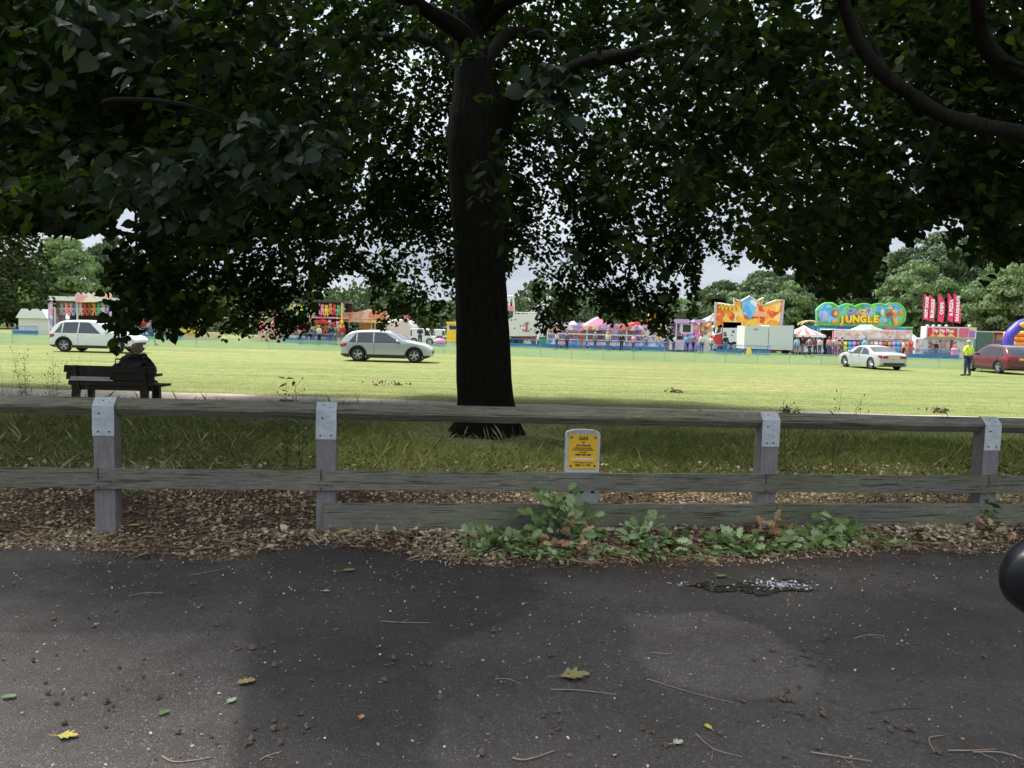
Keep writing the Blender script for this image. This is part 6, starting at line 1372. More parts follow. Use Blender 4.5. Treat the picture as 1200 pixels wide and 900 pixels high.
# ---- white generator trailer with masts
it = Item('ride_trailer', 593, 637, 72, 'white show trailer with a sloped front and a railed roof right of the trunk', 'trailer')
pr = [(it.x(594), it.z(394, 594)), (it.x(629), it.z(394, 629)), (it.x(632), it.z(370, 632)), (it.x(628), it.z(367, 628)), (it.x(605), it.z(368, 605)), (it.x(594), it.z(375, 594))]
TRW = mat('trailer_white', (.66, .66, .62), .5, c2=(.74, .74, .70), scale=2); MB().prism(pr, 0, 2.4).build('body', TRW, it.o)
mb = MB(); 
for py in (366, 368.5): mb.tube([(it.x(604), .2, it.z(py, 604)), (it.x(629), .2, it.z(py, 629))], .035, 5)
for px in range(604, 630, 5): mb.tube([(it.x(px), .2, it.z(370, px)), (it.x(px), .2, it.z(365.5, px))], .03, 5)
mb.build('roof_rail', OFFW, it.o)
mb = MB()
for k in range(9): px = 598+random.random()*28; py = 373+random.random()*15; mb.ball((it.x(px), -.01, it.z(py, px)), (.09, .02, .07), 6, 4)
mb.build('lamp_dots', mat('dark_lamps', (.12, .1, .1), .5), it.o)
rd = mat('dull_red', (.45, .1, .09), .6); it.bx('red_emblem', 614, 619, 378, 379.3, rd, -.05, .04); it.bx('red_emblem', 615.5, 617.5, 379.4, 386.8, rd, -.05, .04); it.bx('red_emblem', 613, 620, 387, 388.4, rd, -.05, .04)
it.bx('chassis', 598, 628, 394, 397, rd, .2, 2); it.bx('underworks', 594, 612, 397, 403, patt('underworks', [(.1, .08, .08), (.4, .12, .1), (.25, .2, .2)], 2.), .4, 1.5)
for px in (615, 619, 628): it.bx('jack_leg', px, px+1.3, 395, None, WHITE, .2, .15)
for px in (601, 608): mb = MB(); mb.tube([(it.x(px), -.02, .45), (it.x(px), .25, .45)], .45, 16); mb.build('wheel', TYRE, it.o)
it = Item('ride_mast', 628, 650, 78, 'twin leaning white ride booms with stay wires right of the trunk', 'fair ride')
for dx in (0, 4): mb = MB(); mb.tube([(it.x(632+dx), 0, 0), (it.x(632+dx), 0, it.z(372)), (it.x(639.5+dx), 0, it.z(347))], [.3, .13, .11], 8); mb.build('boom', WHITE, it.o)
mb = MB(); mb.tube([(it.x(639), 0, it.z(350)), (it.x(617), 0, it.z(369))], .035, 5); mb.tube([(it.x(636), 0, it.z(356)), (it.x(620), 0, it.z(369))], .035, 5); mb.build('stay', GREY, it.o)
mb = MB(); mb.box((it.x(635), 0, .3), (2.2, 2.2, .6)); mb.build('base', DGREY, it.o)
it = Item('swing_ride', 578, 606, 84, 'pale framed swing ride rising just right of the trunk', 'fair ride')
mb = MB(); mb.tube([(it.x(604), 0, 0), (it.x(600), 0, it.z(347))], [.16, .1], 8); mb.tube([(it.x(582), 0, 0), (it.x(586), 0, it.z(347))], [.16, .1], 8); mb.tube([(it.x(586), 0, it.z(347)), (it.x(600), 0, it.z(347))], .1, 8); mb.build('frame', WHITE, it.o)
it.bx('gondola', 591, 601, 359, 364, PINK, -.6, 1.2); mb = MB(); mb.tube([(it.x(596), 0, it.z(347)), (it.x(596), 0, it.z(360))], .06, 6); mb.build('arm', WHITE, it.o)
it = Item('utility_box', 632, 641, 72, 'green utility cabinet between the show trailer and the dodgems', 'cabinet'); it.bx('cabinet', 632, 641, 396, None, GREEN, 0, .7); it.bx('lid', 631.5, 641.5, 395, 396.5, mat('dark_green', (.03, .2, .08), .5), -.05, .8)
# ---- dodgems
it = Item('dodgems', 640, 780, 70, 'long dodgem track with striped roof, white columns and painted panels right of the trunk', 'fair ride')
it.bx('deck', 641, 779, 404, None, DGREY, .1, 9); it.bx('roof', 641, 779, 381.5, 383, OFFW, -.2, 2.2); it.bx('back_wall', 643, 777, 378.5, 404, patt('dodgem_back', [(.6, .25, .4), (.75, .6, .75), (.25, .3, .6), (.85, .5, .35), (.85, .8, .8), (.5, .3, .6)], 2.6), 4.2, .1)
cols_ = [patt('fascia_art_a', [(.75, .25, .15), (.85, .6, .4), (.6, .15, .15), (.8, .75, .7)], 2.), patt('fascia_art_b', [(.5, .25, .55), (.7, .35, .6), (.8, .7, .8)], 2.)]
for i, (a, b_) in enumerate(((641, 660), (660, 679), (679, 700), (700, 721), (721, 742), (742, 761), (761, 780))): it.bx('fascia_panel', a+.15, b_-.15, 382.5-(1.5 if i % 2 else 0), 387, cols_[i % 2], -.4, .15)
for i, px in enumerate(range(641, 781, 23)): it.bx('column', px-.6, px+.6, 386, 404, WHITE, -.3, .15)
it.bx('upper_rail', 641, 779, 391.5, 393, OFFW, -.35, .1); it.bx('lower_rail', 641, 779, 398.5, 400, OFFW, -.35, .1); it.bx('painted_skirt', 641, 779, 401, 406, patt('skirt_art', [(.8, .4, .4), (.15, .3, .7), (.85, .75, .75), (.6, .4, .7), (.8, .6, .6)], 1.5), -.3, .12)
for (a, b_, c_, t_, m) in ((648, 661, 654, 373, patt('roof_sail_a', [(.3, .5, .8), (.85, .85, .85), (.7, .6, .8)], 1.2)), (668, 678, 673, 376, WHITE), (685, 720, 703, 371, patt('roof_sail_b', [(.8, .35, .5), (.55, .35, .75), (.7, .45, .7)], 1.)), (736, 760, 748, 377, RED)):
    mb = MB(); mb.prism([(it.x(a), it.z(381.5, a)), (it.x(b_), it.z(381.5, b_)), (it.x(c_), it.z(t_, c_))], 1, 5); mb.build('roof_sail', m, it.o)
for i, (px, c) in enumerate(((652, BLUE), (668, RED), (690, PURP), (706, ORANGE), (722, BLUE), (738, PINK), (756, LBLUE))):
    X = gx(px, 72.5); t2 = thing('dodgem_car', (X, 72.5+(i % 3), .12), f'{["blue","red","purple","orange","second blue","pink","light blue"][i]} dodgem car, {ORD[i]} from the left on the track', 'dodgem car', 'dodgem cars on the track')
    mb = MB(); mb.ball((0, 0, .42), (.62, .5, .36), 12, 8); mb.build('shell', c, t2, smooth=True); mb = MB(); mb.tube([(.68*math.cos(a*PI/8), .58*math.sin(a*PI/8), .22) for a in range(17)], .09, 6, False); mb.build('bumper', BLACK, t2); mb = MB(); mb.tube([(-.5, 0, .5), (-.55, 0, 2.2)], .02, 5); mb.build('pole', GREY, t2)
# ---- orange slide
it = Item('slide_ride', 752, 786, 76, 'orange dragon style slide with a red hoop seen right of the hanging leaves', 'fair ride')
mb = MB(); mb.prism([(it.x(762), it.z(366)), (it.x(767), it.z(367)), (it.x(784), it.z(381)), (it.x(784), it.z(388)), (it.x(760), it.z(388))], 0, 2); mb.build('slide', ART2, it.o)
mb = MB(); c_ = Vector((it.x(772), .9, it.z(383))); mb.tube([c_+Vector((it.w*.30*math.cos(a*PI/10), 0, (it.z(368.5)-it.z(383))*math.sin(a*PI/10))) for a in range(11)], .14, 7); mb.build('hoop', mat('brick_red_paint', (.5, .12, .08), .5), it.o)
it.bx('tower', 755, 784, 388, None, patt('slide_tower', [(.85, .5, .3), (.85, .8, .75), (.7, .3, .2)], 1.5), .1, 2.5)
# ---- purple funhouse
it = Item('funhouse', 781, 828, 70, 'purple topped funhouse with a framed opening and pink and blue panels', 'fair ride')
it.bx('back_wall', 783, 822, 378, None, patt('funhouse_back', [(.55, .55, .6), (.75, .7, .75), (.3, .3, .4), (.6, .4, .5)], 2.), 1.6)
it.bx('fascia', 783, 808, 374, 378.5, LILAC, -.1, 1.6); it.bx('fascia', 812, 825, 374.5, 378, LILAC, -.1, 1.6)
for px in (784, 791, 797): it.bx('post', px, px+1, 378, None, WHITE, 0, .1)
it.bx('frame', 796, 811, 379, 392, WHITE, .1, .2); it.bx('opening', 799.5, 808.5, 380.5, 389, INSIDE, .06, .03)
it.bx('side_panel', 811, 820, 380, 398, ART5, .3, .2); it.bx('low_panel', 800, 820, 391, 410, patt('funhouse_low', [(.15, .25, .75), (.75, .25, .6), (.8, .3, .3), (.5, .3, .8)], 1.1), .0, .2); it.bx('step_panel', 783, 800, 398, 410, patt('step_art', [(.8, .8, .82), (.5, .6, .8), (.7, .5, .6)], 2.5), -.3, .4)
it = Item('candy_stall', 819, 838, 71, 'small orange and cream stall between the funhouse and the lorry', 'game stall'); it.bx('roof', 820, 832, 378, 383, patt('candy_roof', [(.9, .5, .15), (.9, .8, .6), (.85, .3, .15)], 2.4), -.2, 2.); it.bx('wall', 820, 834, 383, None, patt('candy_wall', [(.85, .75, .6), (.7, .45, .25), (.85, .8, .75), (.4, .2, .12)], 3.), 0, 1.6); it.bx('counter', 819, 835, 398, None, OFFW, -.3, .4)
# ---- brick house
it = Item('brick_house', 829, 880, 92, 'small red brick house with a grey hipped roof behind the lorry', 'house')
BRK = patt('red_brick', [(.28, .1, .07), (.34, .13, .09), (.24, .085, .06)], 6.); it.bx('wall', 830, 879, 377, None, BRK, 0, 6)
SL = mat('grey_slate', (.24, .26, .29), .6, var=.1, scale=8); z0, z1 = it.z(378), it.z(367.5); xa, xb, r0, r1 = it.x(828), it.x(881), it.x(842), it.x(868)
mb = MB(); mb.quad((xa, -.3, z0), (xb, -.3, z0), (r1, 3, z1), (r0, 3, z1)); mb.quad((xb, -.3, z0), (xb, 6.3, z0), (r1, 3, z1)); mb.quad((xa, 6.3, z0), (xa, -.3, z0), (r0, 3, z1)); mb.quad((xb, 6.3, z0), (xa, 6.3, z0), (r0, 3, z1), (r1, 3, z1)); rf = mb.build('roof', SL, it.o)
mb = MB()
for a, b_ in (((xa, -.3, z0), (r0, 3, z1)), ((xb, -.3, z0), (r1, 3, z1)), ((r0, 3, z1), (r1, 3, z1))): mb.tube([a, b_], .13, 6)
mb.build('ridge_tiles', mat('terracotta', (.5, .24, .18), .7), rf)
it.bx('gable_trim', 828, 881, 377, 378.4, mat('terracotta', (.5, .24, .18), .7), -.35, .1)
# ---- orange back board
it = Item('ride_backboard', 835, 918, 76, 'tall orange painted ride board with a spiky silver edge and a blue crest', 'fair ride')
OB = [(836, 384), (836, 354), (838, 356), (841, 356), (852, 358), (858, 358), (857, 349), (861, 352), (866, 353), (875, 347.5), (884, 353), (888, 351), (891.5, 348), (889, 358), (897, 356), (906, 352.5), (915, 351.5), (913, 385)]
MB().prism([(it.x(a), it.z(b_, a)) for a, b_ in OB][::-1], 0, .3).build('board', ART2, it.o)
mb = MB(); P_ = [(it.x(a), -.05, it.z(b_, a)) for a, b_ in OB]; mb.tube(P_, .13, 5); mb.build('silver_edge', mat('silver_trim', (.55, .5, .42), .5, .2), it.o)
CR = [(866, 354), (871, 350), (875, 349.5), (880, 350), (884, 354), (883, 362), (880, 370), (876, 374), (870, 368), (867, 361)]
MB().prism([(it.x(a), it.z(b_, a)) for a, b_ in CR][::-1], -.14, -.02).build('blue_crest', patt('crest_art', [(.1, .4, .75), (.7, .78, .85), (.2, .55, .8), (.75, .8, .85)], .9), it.o)
it.bx('slogan_panel', 880, 896, 365, 371, mat('peach_panel', (.9, .42, .25), .5), -.12, .1); it.bx('frame', 838, 912, 384.5, None, DGREY, .5, 4); it.bx('blue_side', 914, 916, 362, 384, BLUE, -.1, .3)
mb = MB()
for a in range(5): mb.tube([(it.x(840+a*4.5), -.1, it.z(362)), (it.x(842+a*4.5), -.14, it.z(358)), (it.x(844+a*4.5), -.1, it.z(364))], .12, 5)
mb.build('flame_letters', YEL, it.o)
# ---- lorry
it = Item('lorry', 829, 873, 76, 'white lorry with a red lower cab front standing behind the man in black', 'lorry')
cabw = [(it.x(845), it.z(407, 840)), (it.x(845), it.z(379, 845)), (it.x(840), it.z(382, 840)), (it.x(837), it.z(392, 836)), (it.x(845), it.z(391, 840))]
MB().prism([(it.x(a), it.z(b_, a)) for a, b_ in ((836.5, 393), (845, 390.5), (845, 379.5), (840, 382))], 0, 2.3).build('cab_top', WHITE, it.o)
MB().prism([(it.x(a), it.z(b_, a)) for a, b_ in ((833, 406), (844.8, 406), (844.8, 390.8), (835, 394.5))], -.04, 2.34).build('cab_front', RED, it.o, bevel=.05)
MB().prism([(it.x(a), it.z(b_, a)) for a, b_ in ((838.5, 390.8), (843.5, 389), (843.5, 383), (840.5, 384))], -.02, -.005).build('side_window', GLS, it.o)
it.bx('box_body', 846, 867, 377.5, 404, WHITE, 0, 2.4); it.bx('rear_body', 867, 873, 386, 404, WHITE, .1, 2.2); it.bx('wind_deflector', 845.2, 849, 378, 385, GREY, .2, 2)
for a, b_, c_, d_ in ((847, 850, 389, 394), (857, 859.5, 387, 390), (860, 861, 383, 384.5), (866, 867, 381, 386), (856, 858, 392.5, 393.6)): it.bx('side_fitting', a, b_, c_, d_, mat('dark_fitting', (.12, .13, .15), .5), -.03, .03)
it.bx('chassis', 846, 873, 404, 406, DGREY, .3, 1.8)
for px in (837.5, 852, 860): mb = MB(); mb.tube([(it.x(px), -.03, .5), (it.x(px), .3, .5)], .5, 18); wl = mb.build('wheel', TYRE, it.o); mb = MB(); mb.tube([(it.x(px), -.05, .5), (it.x(px), -.03, .5)], .27, 14); mb.build('rim', ALLOY, wl)
mb = MB(); mb.box((it.x(835.5), -.2, it.z(388)), (.12, .2, .5)); mb.build('wing_mirror', BLACK, it.o)
# ---- box trailer
it = Item('box_trailer', 870, 930, 70, 'plain white box trailer with two side panels in front of the orange board', 'trailer')
BTW = mat('box_trailer_white', (.60, .64, .63), .45, var=.03); it.bx('side_panel', 871.5, 899.3, 382, 409, BTW, 0, 2.4); it.bx('side_panel', 899.9, 928.5, 381.5, 410, BTW, 0, 2.4); it.bx('chassis', 872, 929, 410.3, 411.8, mat('maroon_chassis', (.25, .06, .05), .6), .1, 2.2)
it.bx('vent', 882, 887, 385, 387, GREY, -.02, .02)
for px in (880, 884.5, 921): mb = MB(); mb.tube([(it.x(px), .1, .35), (it.x(px), .35, .35)], .35, 16); mb.build('wheel', TYRE, it.o)
for px in (875, 900, 925): it.bx('jack_leg', px, px+.8, 410.5, None, GREY, .3, .1)
it.bx('rear_corner', 928.6, 929.6, 381, 410.5, DGREY, 0, 2.4)
it = Item('warning_sign', 874, 881, 61, 'yellow folding floor sign on the grass before the box trailer', 'sign')
mb = MB(); h = .72; mb.prism([(-.24, 0), (.24, 0), (.12, h), (-.12, h)], -.02, .02); b = mb.build('front_leaf', YEL, it.o); b.rotation_euler.x = R(-8); b.location.y = -.1
mb = MB(); mb.prism([(-.24, 0), (.24, 0), (.12, h), (-.12, h)], -.02, .02); b = mb.build('rear_leaf', YEL, it.o); b.rotation_euler.x = R(8); b.location.y = .1
# ---- striped round tent
it = Item('striped_tent', 926, 974, 70, 'round red and white striped tent stall between the box trailer and the jungle ride', 'tent stall')
RW = mat('tent_red', (.72, .1, .09), .6); zr, zt = it.z(392), it.z(381); r = it.w/2; sg = 24
for kk, m in ((0, WHITE), (1, RW)):
    mb = MB()
    for k in range(sg):
        if (k//1) % 2 != kk: continue
        a0, a1 = 2*PI*k/sg, 2*PI*(k+1)/sg
        mb.quad((r*math.cos(a0), 2+r*math.sin(a0), zr), (r*math.cos(a1), 2+r*math.sin(a1), zr), (.3*r*math.cos(a1), 2+.3*r*math.sin(a1), zr+(zt-zr)*.62), (.3*r*math.cos(a0), 2+.3*r*math.sin(a0), zr+(zt-zr)*.62))
        mb.quad((.3*r*math.cos(a0), 2+.3*r*math.sin(a0), zr+(zt-zr)*.62), (.3*r*math.cos(a1), 2+.3*r*math.sin(a1), zr+(zt-zr)*.62), (0, 2, zt))
    mb.build('roof_stripe', m, it.o)
mb = MB(); mb.tube([(r*math.cos(2*PI*k/sg), 2+r*math.sin(2*PI*k/sg), zr-.15) for k in range(sg+1)], .17, 4, False); mb.build('valance', patt('valance_art', [(.8, .78, .75), (.6, .5, .55), (.75, .6, .6)], 3.), it.o)
for k in range(8): a = 2*PI*k/8+.2; MB().tube([(r*.93*math.cos(a), 2+r*.93*math.sin(a), 0), (r*.93*math.cos(a), 2+r*.93*math.sin(a), zr-.1)], .04, 6).build('pole', WHITE, it.o)
mb = MB(); mb.tube([(r*.8*math.cos(2*PI*k/sg), 2+r*.8*math.sin(2*PI*k/sg), .5) for k in range(sg+1)], .45, 4, False); mb.build('counter', patt('counter_art', [(.7, .68, .68), (.6, .55, .6), (.8, .8, .8)], 3.), it.o)
mb = MB(); mb.tube([(0, 2, 0), (0, 2, zr-.2)], .8, 12); mb.build('centre_display', patt('tent_centre', [(.3, .05, .05), (.5, .1, .1), (.1, .05, .05), (.6, .4, .3)], 3.), it.o)
it = Item('arched_ride', 936, 962, 84, 'small pale yellow arched track rising behind the striped tent', 'fair ride')
for yy in (0, 1.): mb = MB(); mb.tube([(it.x(937+24*k/8), yy, it.z(381-5.*math.sin(PI*k/8)**.6)) for k in range(9)], .09, 6); mb.build('track', mat('pale_yellow_steel', (.65, .55, .25), .5), it.o)
for px in (938, 946, 953, 960): it.bx('support', px, px+.7, 379 if px in (938, 960) else 377, None, DGREY, .3, .1)
# ---- crazy jungle
it = Item('jungle_ride', 952, 1068, 77, 'funfair ride under a big cloud shaped sign reading CRAZY JUNGLE', 'fair ride')
cir = [(966, 369, 14), (987, 371, 14.5), (1007, 372.5, 16.5), (1024, 371.5, 15.5), (1041, 370, 15)]
def topc(px): return min([cy_-math.sqrt(max(0, rr_*rr_-(px-cx)**2)) if abs(px-cx) < rr_ else 999 for cx, cy_, rr_ in cir])
OUT = [(953+103*k/60, max(355.5, topc(953+103*k/60)) if topc(953+103*k/60) < 900 else 369) for k in range(61)]
OUT = [(a, min(b_, 381)) for a, b_ in OUT]; low = [(1055, 376), (1050, 381.5), (960, 380.5), (954, 375)]
MB().prism([(it.x(a), it.z(b_, a)) for a, b_ in OUT+low][::-1], -.3, .1).build('sign_board', ART3, it.o)
mb = MB(); mb.tube([(it.x(a), -.32, it.z(b_, a)) for a, b_ in OUT+low+OUT[:1]], .10, 5); mb.build('sign_rim', mat('leaf_green_rim', (.15, .6, .12), .5), it.o)
def blob(name, px, py, rx, ry, m, y=-.36, par=None): mb = MB(); k = it.Y/F; mb.ball((it.x(px), y, it.z(py, px)), (rx*k, .09, ry*k), 14, 8); return mb.build(name, m, par or it.o, smooth=True)
lio = mat('lion_orange', (.85, .42, .08), .6); man_ = mat('lion_mane', (.42, .14, .04), .6); gre = mat('elephant_grey', (.40, .50, .68), .6)
e_ = blob('painted_elephant', 961, 371, 6, 7, gre); blob('ear', 957, 369, 3, 5, mat('ear_grey', (.3, .42, .62), .6), -.45, e_)
l_ = blob('painted_lion', 974.5, 367, 4.4, 4.8, man_); blob('face', 974.5, 367.6, 2.6, 3, lio, -.46, l_); blob('paw', 974, 377, 3.6, 3.2, lio, -.4, l_); blob('muzzle', 974.5, 369, 1.2, 1.0, CREAM, -.54, l_)
g_ = MB(); g_.tube([(it.x(1046), -.4, it.z(380)), (it.x(1043), -.4, it.z(371)), (it.x(1040), -.4, it.z(362.5))], [.28, .22, .2], 8); g_ = g_.build('painted_giraffe', patt('giraffe_hide', [(.85, .5, .1), (.55, .22, .05), (.85, .5, .1)], 3.), it.o); blob('head', 1038, 361.5, 3.2, 1.6, lio, -.45, g_)
blob('painted_monkey', 1036, 369, 2.6, 3, RED); blob('painted_tiger', 1050, 367, 3.4, 2.4, ORANGE); blob('painted_zebra', 1029, 366, 2.4, 4.5, mat('zebra_grey', (.62, .66, .62), .6)); blob('painted_hippo', 1032, 376, 3, 2.6, mat('hippo_grey', (.5, .48, .55), .6))
k_ = it.Y/F; OL = mat('orange_outline', (.75, .18, .02), .5); LYE = mat('letter_yellow', (.95, .72, .04), .45); LWH = mat('letter_white', (.85, .85, .85), .5)
for ch, px, m, r_ in (('C', 991.5, BLUE, 8), ('R', 997, PURP, 0), ('A', 1002.5, ORANGE, -5), ('Z', 1007.7, YEL, 4), ('Y', 1012.6, RED, -4)):
    p = Vector((it.x(px), -.40, it.z(366-(1 if ch in 'CY' else 0), px))); text(ch, 8.6*k_, p+Vector((0, .03, 0)), LWH, it.o, bold=.055, ry=r_); text(ch, 8.6*k_, p-Vector((0, .03, 0)), m, it.o, bold=.012, ry=r_)
for i, (ch, px) in enumerate(zip('JUNGLE', (982.5, 990, 998.3, 1006.6, 1014.2, 1021.2))):
    p = Vector((it.x(px), -.42, it.z(374.2+(0 if i else .6), px))); text(ch, 10.8*k_, p+Vector((.05, .03, -.06)), OL, it.o, bold=.12); text(ch, 10.8*k_, p-Vector((0, .03, 0)), LYE, it.o, bold=.05)
it.bx('green_beam', 953, 1066, 381.6, 383, mat('beam_green', (.3, .55, .3), .5), -.3, .4); it.bx('front_panel', 980, 997, 383.2, 387.5, BLUE, -.2, .2); it.bx('front_panel', 1034, 1045, 383.2, 387, PINK, -.2, .2); it.bx('front_panel', 1045.3, 1066, 383.2, 391, ART3, -.2, .2); it.bx('front_panel', 957, 965, 383.2, 396, TURQ, -.2, .2)
text('ADVENTURE', 3.4*k_, (it.x(1003), -.23, it.z(385)), LWH, it.o, bold=.015) if False else None
it.bx('lettered_strip', 997.3, 1012, 383.2, 387, patt('strip_art', [(.35, .4, .35), (.6, .62, .55), (.15, .2, .2)], 4.), -.2, .2); it.bx('back_wall', 955, 1066, 383, None, patt('jungle_back', [(.1, .3, .35), (.15, .4, .55), (.05, .2, .2)], 1.), 3.4, .2); it.bx('deck', 955, 1066, 405, None, BLUE, .1, 3.2)
for px in (956, 968, 976, 1064): it.bx('column', px, px+1.6, 383, None, LBLUE if px < 1000 else ORANGE, -.1, .15)
# ---- long game stall in front
it = Item('game_stall', 970, 1068, 71, 'long game stall with pink sign boards and hanging prizes below the jungle sign', 'game stall')
for a, b_ in ((975, 987), (987.4, 1011.5), (1013, 1044), (1044.4, 1065)):
    s_ = it.bx('sign_board', a, b_, 387, 397.6, WHITE, -.35, .12); k2 = it.Y/F
    MB().box(((it.x(a)+it.x(b_))/2, -.37, it.z(392.3, (a+b_)/2)), (it.x(b_)-it.x(a)-.25, .03, 8.6*k2)).build('sign_art', patt('stall_sign_art', [(.85, .55, .5), (.85, .8, .75), (.8, .35, .3), (.88, .7, .6), (.75, .5, .55)], 3.4), s_)
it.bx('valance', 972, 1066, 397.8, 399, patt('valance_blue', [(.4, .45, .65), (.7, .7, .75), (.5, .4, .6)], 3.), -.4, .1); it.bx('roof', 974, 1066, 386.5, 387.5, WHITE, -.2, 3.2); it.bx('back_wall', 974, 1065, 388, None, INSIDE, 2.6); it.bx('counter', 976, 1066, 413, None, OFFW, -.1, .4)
mb = MB(); mb.prism([(it.x(1007), it.z(387, 1007)), (it.x(1036), it.z(387, 1036)), (it.x(1024), it.z(382.6, 1022)), (it.x(1021.5), it.z(380.6, 1021)), (it.x(1019), it.z(382.6, 1020))], .2, 2.8); mb.build('peaked_roof', OFFW, it.o)
for px in (973.5, 1012, 1065): it.bx('post', px, px+1.2, 388, None, PINK if px != 1012 else WHITE, -.2, .1)
cs_ = ['pink', 'orange', 'yellow', 'blue', 'purple', 'brown', 'blue', 'brown', 'orange', 'white', 'pink', 'brown', 'orange', 'purple', 'blue', 'orange', 'orange', 'red']
for i, c in enumerate(cs_): plush(it.c+it.x(976+i*5.1), 70.4, zz(976+i*5.1, 400.4, 71)-.02, c, f'{c} plush toy hanging {ORD[i]} from the left under the long game stall signs', 'plush prizes of the long game stall', 1.55)
# ---- small pagoda
it = Item('pagoda_kiosk', 1066, 1078, 74, 'small kiosk with a pale green peaked roof between the game stall and the food kiosk', 'kiosk')
mb = MB(); zr = it.z(396.5); zt = it.z(389.5); w2 = it.w/2
for a in range(4):
    c0 = (w2*(1 if a in (0, 3) else -1), w2*(1 if a < 2 else -1)+1); a2 = (a+1) % 4; c1 = (w2*(1 if a2 in (0, 3) else -1), w2*(1 if a2 < 2 else -1)+1); mb.quad((c0[0], c0[1], zr), (c1[0], c1[1], zr), (0, 1, zt))
mb.build('roof', mat('pale_green_canvas', (.35, .62, .42), .6), it.o); it.bx('body', 1068, 1076, 404, None, GREEN, .4, 1.2)
for px in (1067.5, 1075.5): it.bx('post', px, px+.8, 396.5, 404, WHITE, .2, .1)
it.bx('green_band', 1068, 1076, 409, 411, WHITE, .36, .03)
# ---- food kiosk with flags
it = Item('food_kiosk', 1073, 1143, 72, 'pink and white food kiosk under a red DIP DIP sign beside the green container', 'food kiosk')
k2 = it.Y/F
it.bx('body', 1083, 1141.5, 396.5, None, WHITE, .3, 2.4); it.bx('fascia', 1083.5, 1142, 383, 396.3, WHITE, 0, 1.)
it.bx('red_sign', 1085, 1119.5, 384.3, 395, mat('kiosk_red', (.72, .05, .08), .45), -.06, .05); it.bx('red_sign', 1122, 1132.5, 384.5, 395.2, mat('kiosk_pink_red', (.75, .15, .25), .45), -.06, .05); it.bx('purple_sign', 1134, 1140, 388, 395.5, PURP, -.06, .05); it.bx('cream_sign', 1133.5, 1141, 383.5, 387.5, CREAM, -.06, .05)
text('Dip Dip Pizza', 5.2*k2, (it.x(1102.5), -.09, it.z(387.6, 1102)), LWH, it.o, bold=.02, sx=.88)
mb = MB(); 
for a, w_ in ((1091, 4), (1100, 6.5), (1112, 5)): mb.prism([(it.x(a-w_), it.z(394.6, a)), (it.x(a+w_), it.z(394.6, a)), (it.x(a), it.z(389.8, a))], -.09, -.065)
mb.build('pizza_pictures', patt('pizza_art', [(.9, .5, .12), (.9, .35, .1), (.92, .7, .3)], 2.5), it.o)
it.bx('hatch', 1089, 1112, 398.2, 411.5, patt('hatch_interior', [(.45, .3, .28), (.7, .6, .58), (.3, .15, .14), (.6, .4, .4), (.75, .68, .68)], 3.2), .25, .06); it.bx('side_hatch', 1122, 1139, 399, 413, patt('hatch_interior_b', [(.6, .5, .52), (.5, .42, .45), (.72, .66, .68)], 2.), .25, .06)
it.bx('menu_board', 1114.3, 1117.5, 398.5, 411, mat('dark_red_menu', (.35, .04, .03), .5), .2, .08); it.bx('counter', 1084, 1120, 412, 413.4, GREY, -.3, .6); it.bx('front_panel', 1084, 1140, 413.6, 419.5, patt('pink_floral', [(.8, .6, .68), (.75, .4, .55), (.82, .75, .8), (.7, .5, .7)], 4.), .22, .06)
it.bx('side_flap', 1074, 1083, 397, 419, patt('floral_flap', [(.75, .72, .75), (.7, .4, .5), (.78, .75, .78), (.45, .3, .4)], 4.), .3, .1)
mb = MB()
for px in (1085, 1092, 1099, 1107, 1134): mb.ball((it.x(px), .1, it.z(381.6, px)), (.16, .14, .09), 8, 5); mb.tube([(it.x(px), .1, it.z(381.6, px)), (it.x(px), .2, it.z(383.2, px))], .02, 4)
mb.build('roof_lamps', LWH, it.o)
it2 = Item('pink_bin', 1114, 1121, 69.5, 'pink waste bin standing before the counter of the food kiosk', 'bin'); MB().tube([(0, 0, 0), (0, 0, .9)], [.24, .28], 14).build('bin_body', PINK, it2.o); MB().ball((0, 0, .9), (.29, .29, .12), 12, 6).build('lid', PINK, it2.o)
FR = mat('flag_red', (.80, .04, .13), .6, var=.06, scale=2); fl_d = [(1077.3, 1085.3, 344.5, 375.5, 'HOT DOGS', 'leftmost red feather flag, reading HOT DOGS, above the food kiosk'), (1083.7, 1093, 346, 377, 'BURGERS', 'second red feather flag from the left, small lettered, overlapping the first'), (1094.3, 1103.6, 344.5, 378, 'CHIPS', 'middle red feather flag reading CHIPS'),
  (1106, 1114, 343.5, 377.5, '& PIZZA', 'fourth red feather flag from the left, overlapped by the last'), (1112.6, 1122.6, 344, 379, 'DOUGHNUTS', 'rightmost red feather flag, bending furthest to the right')]
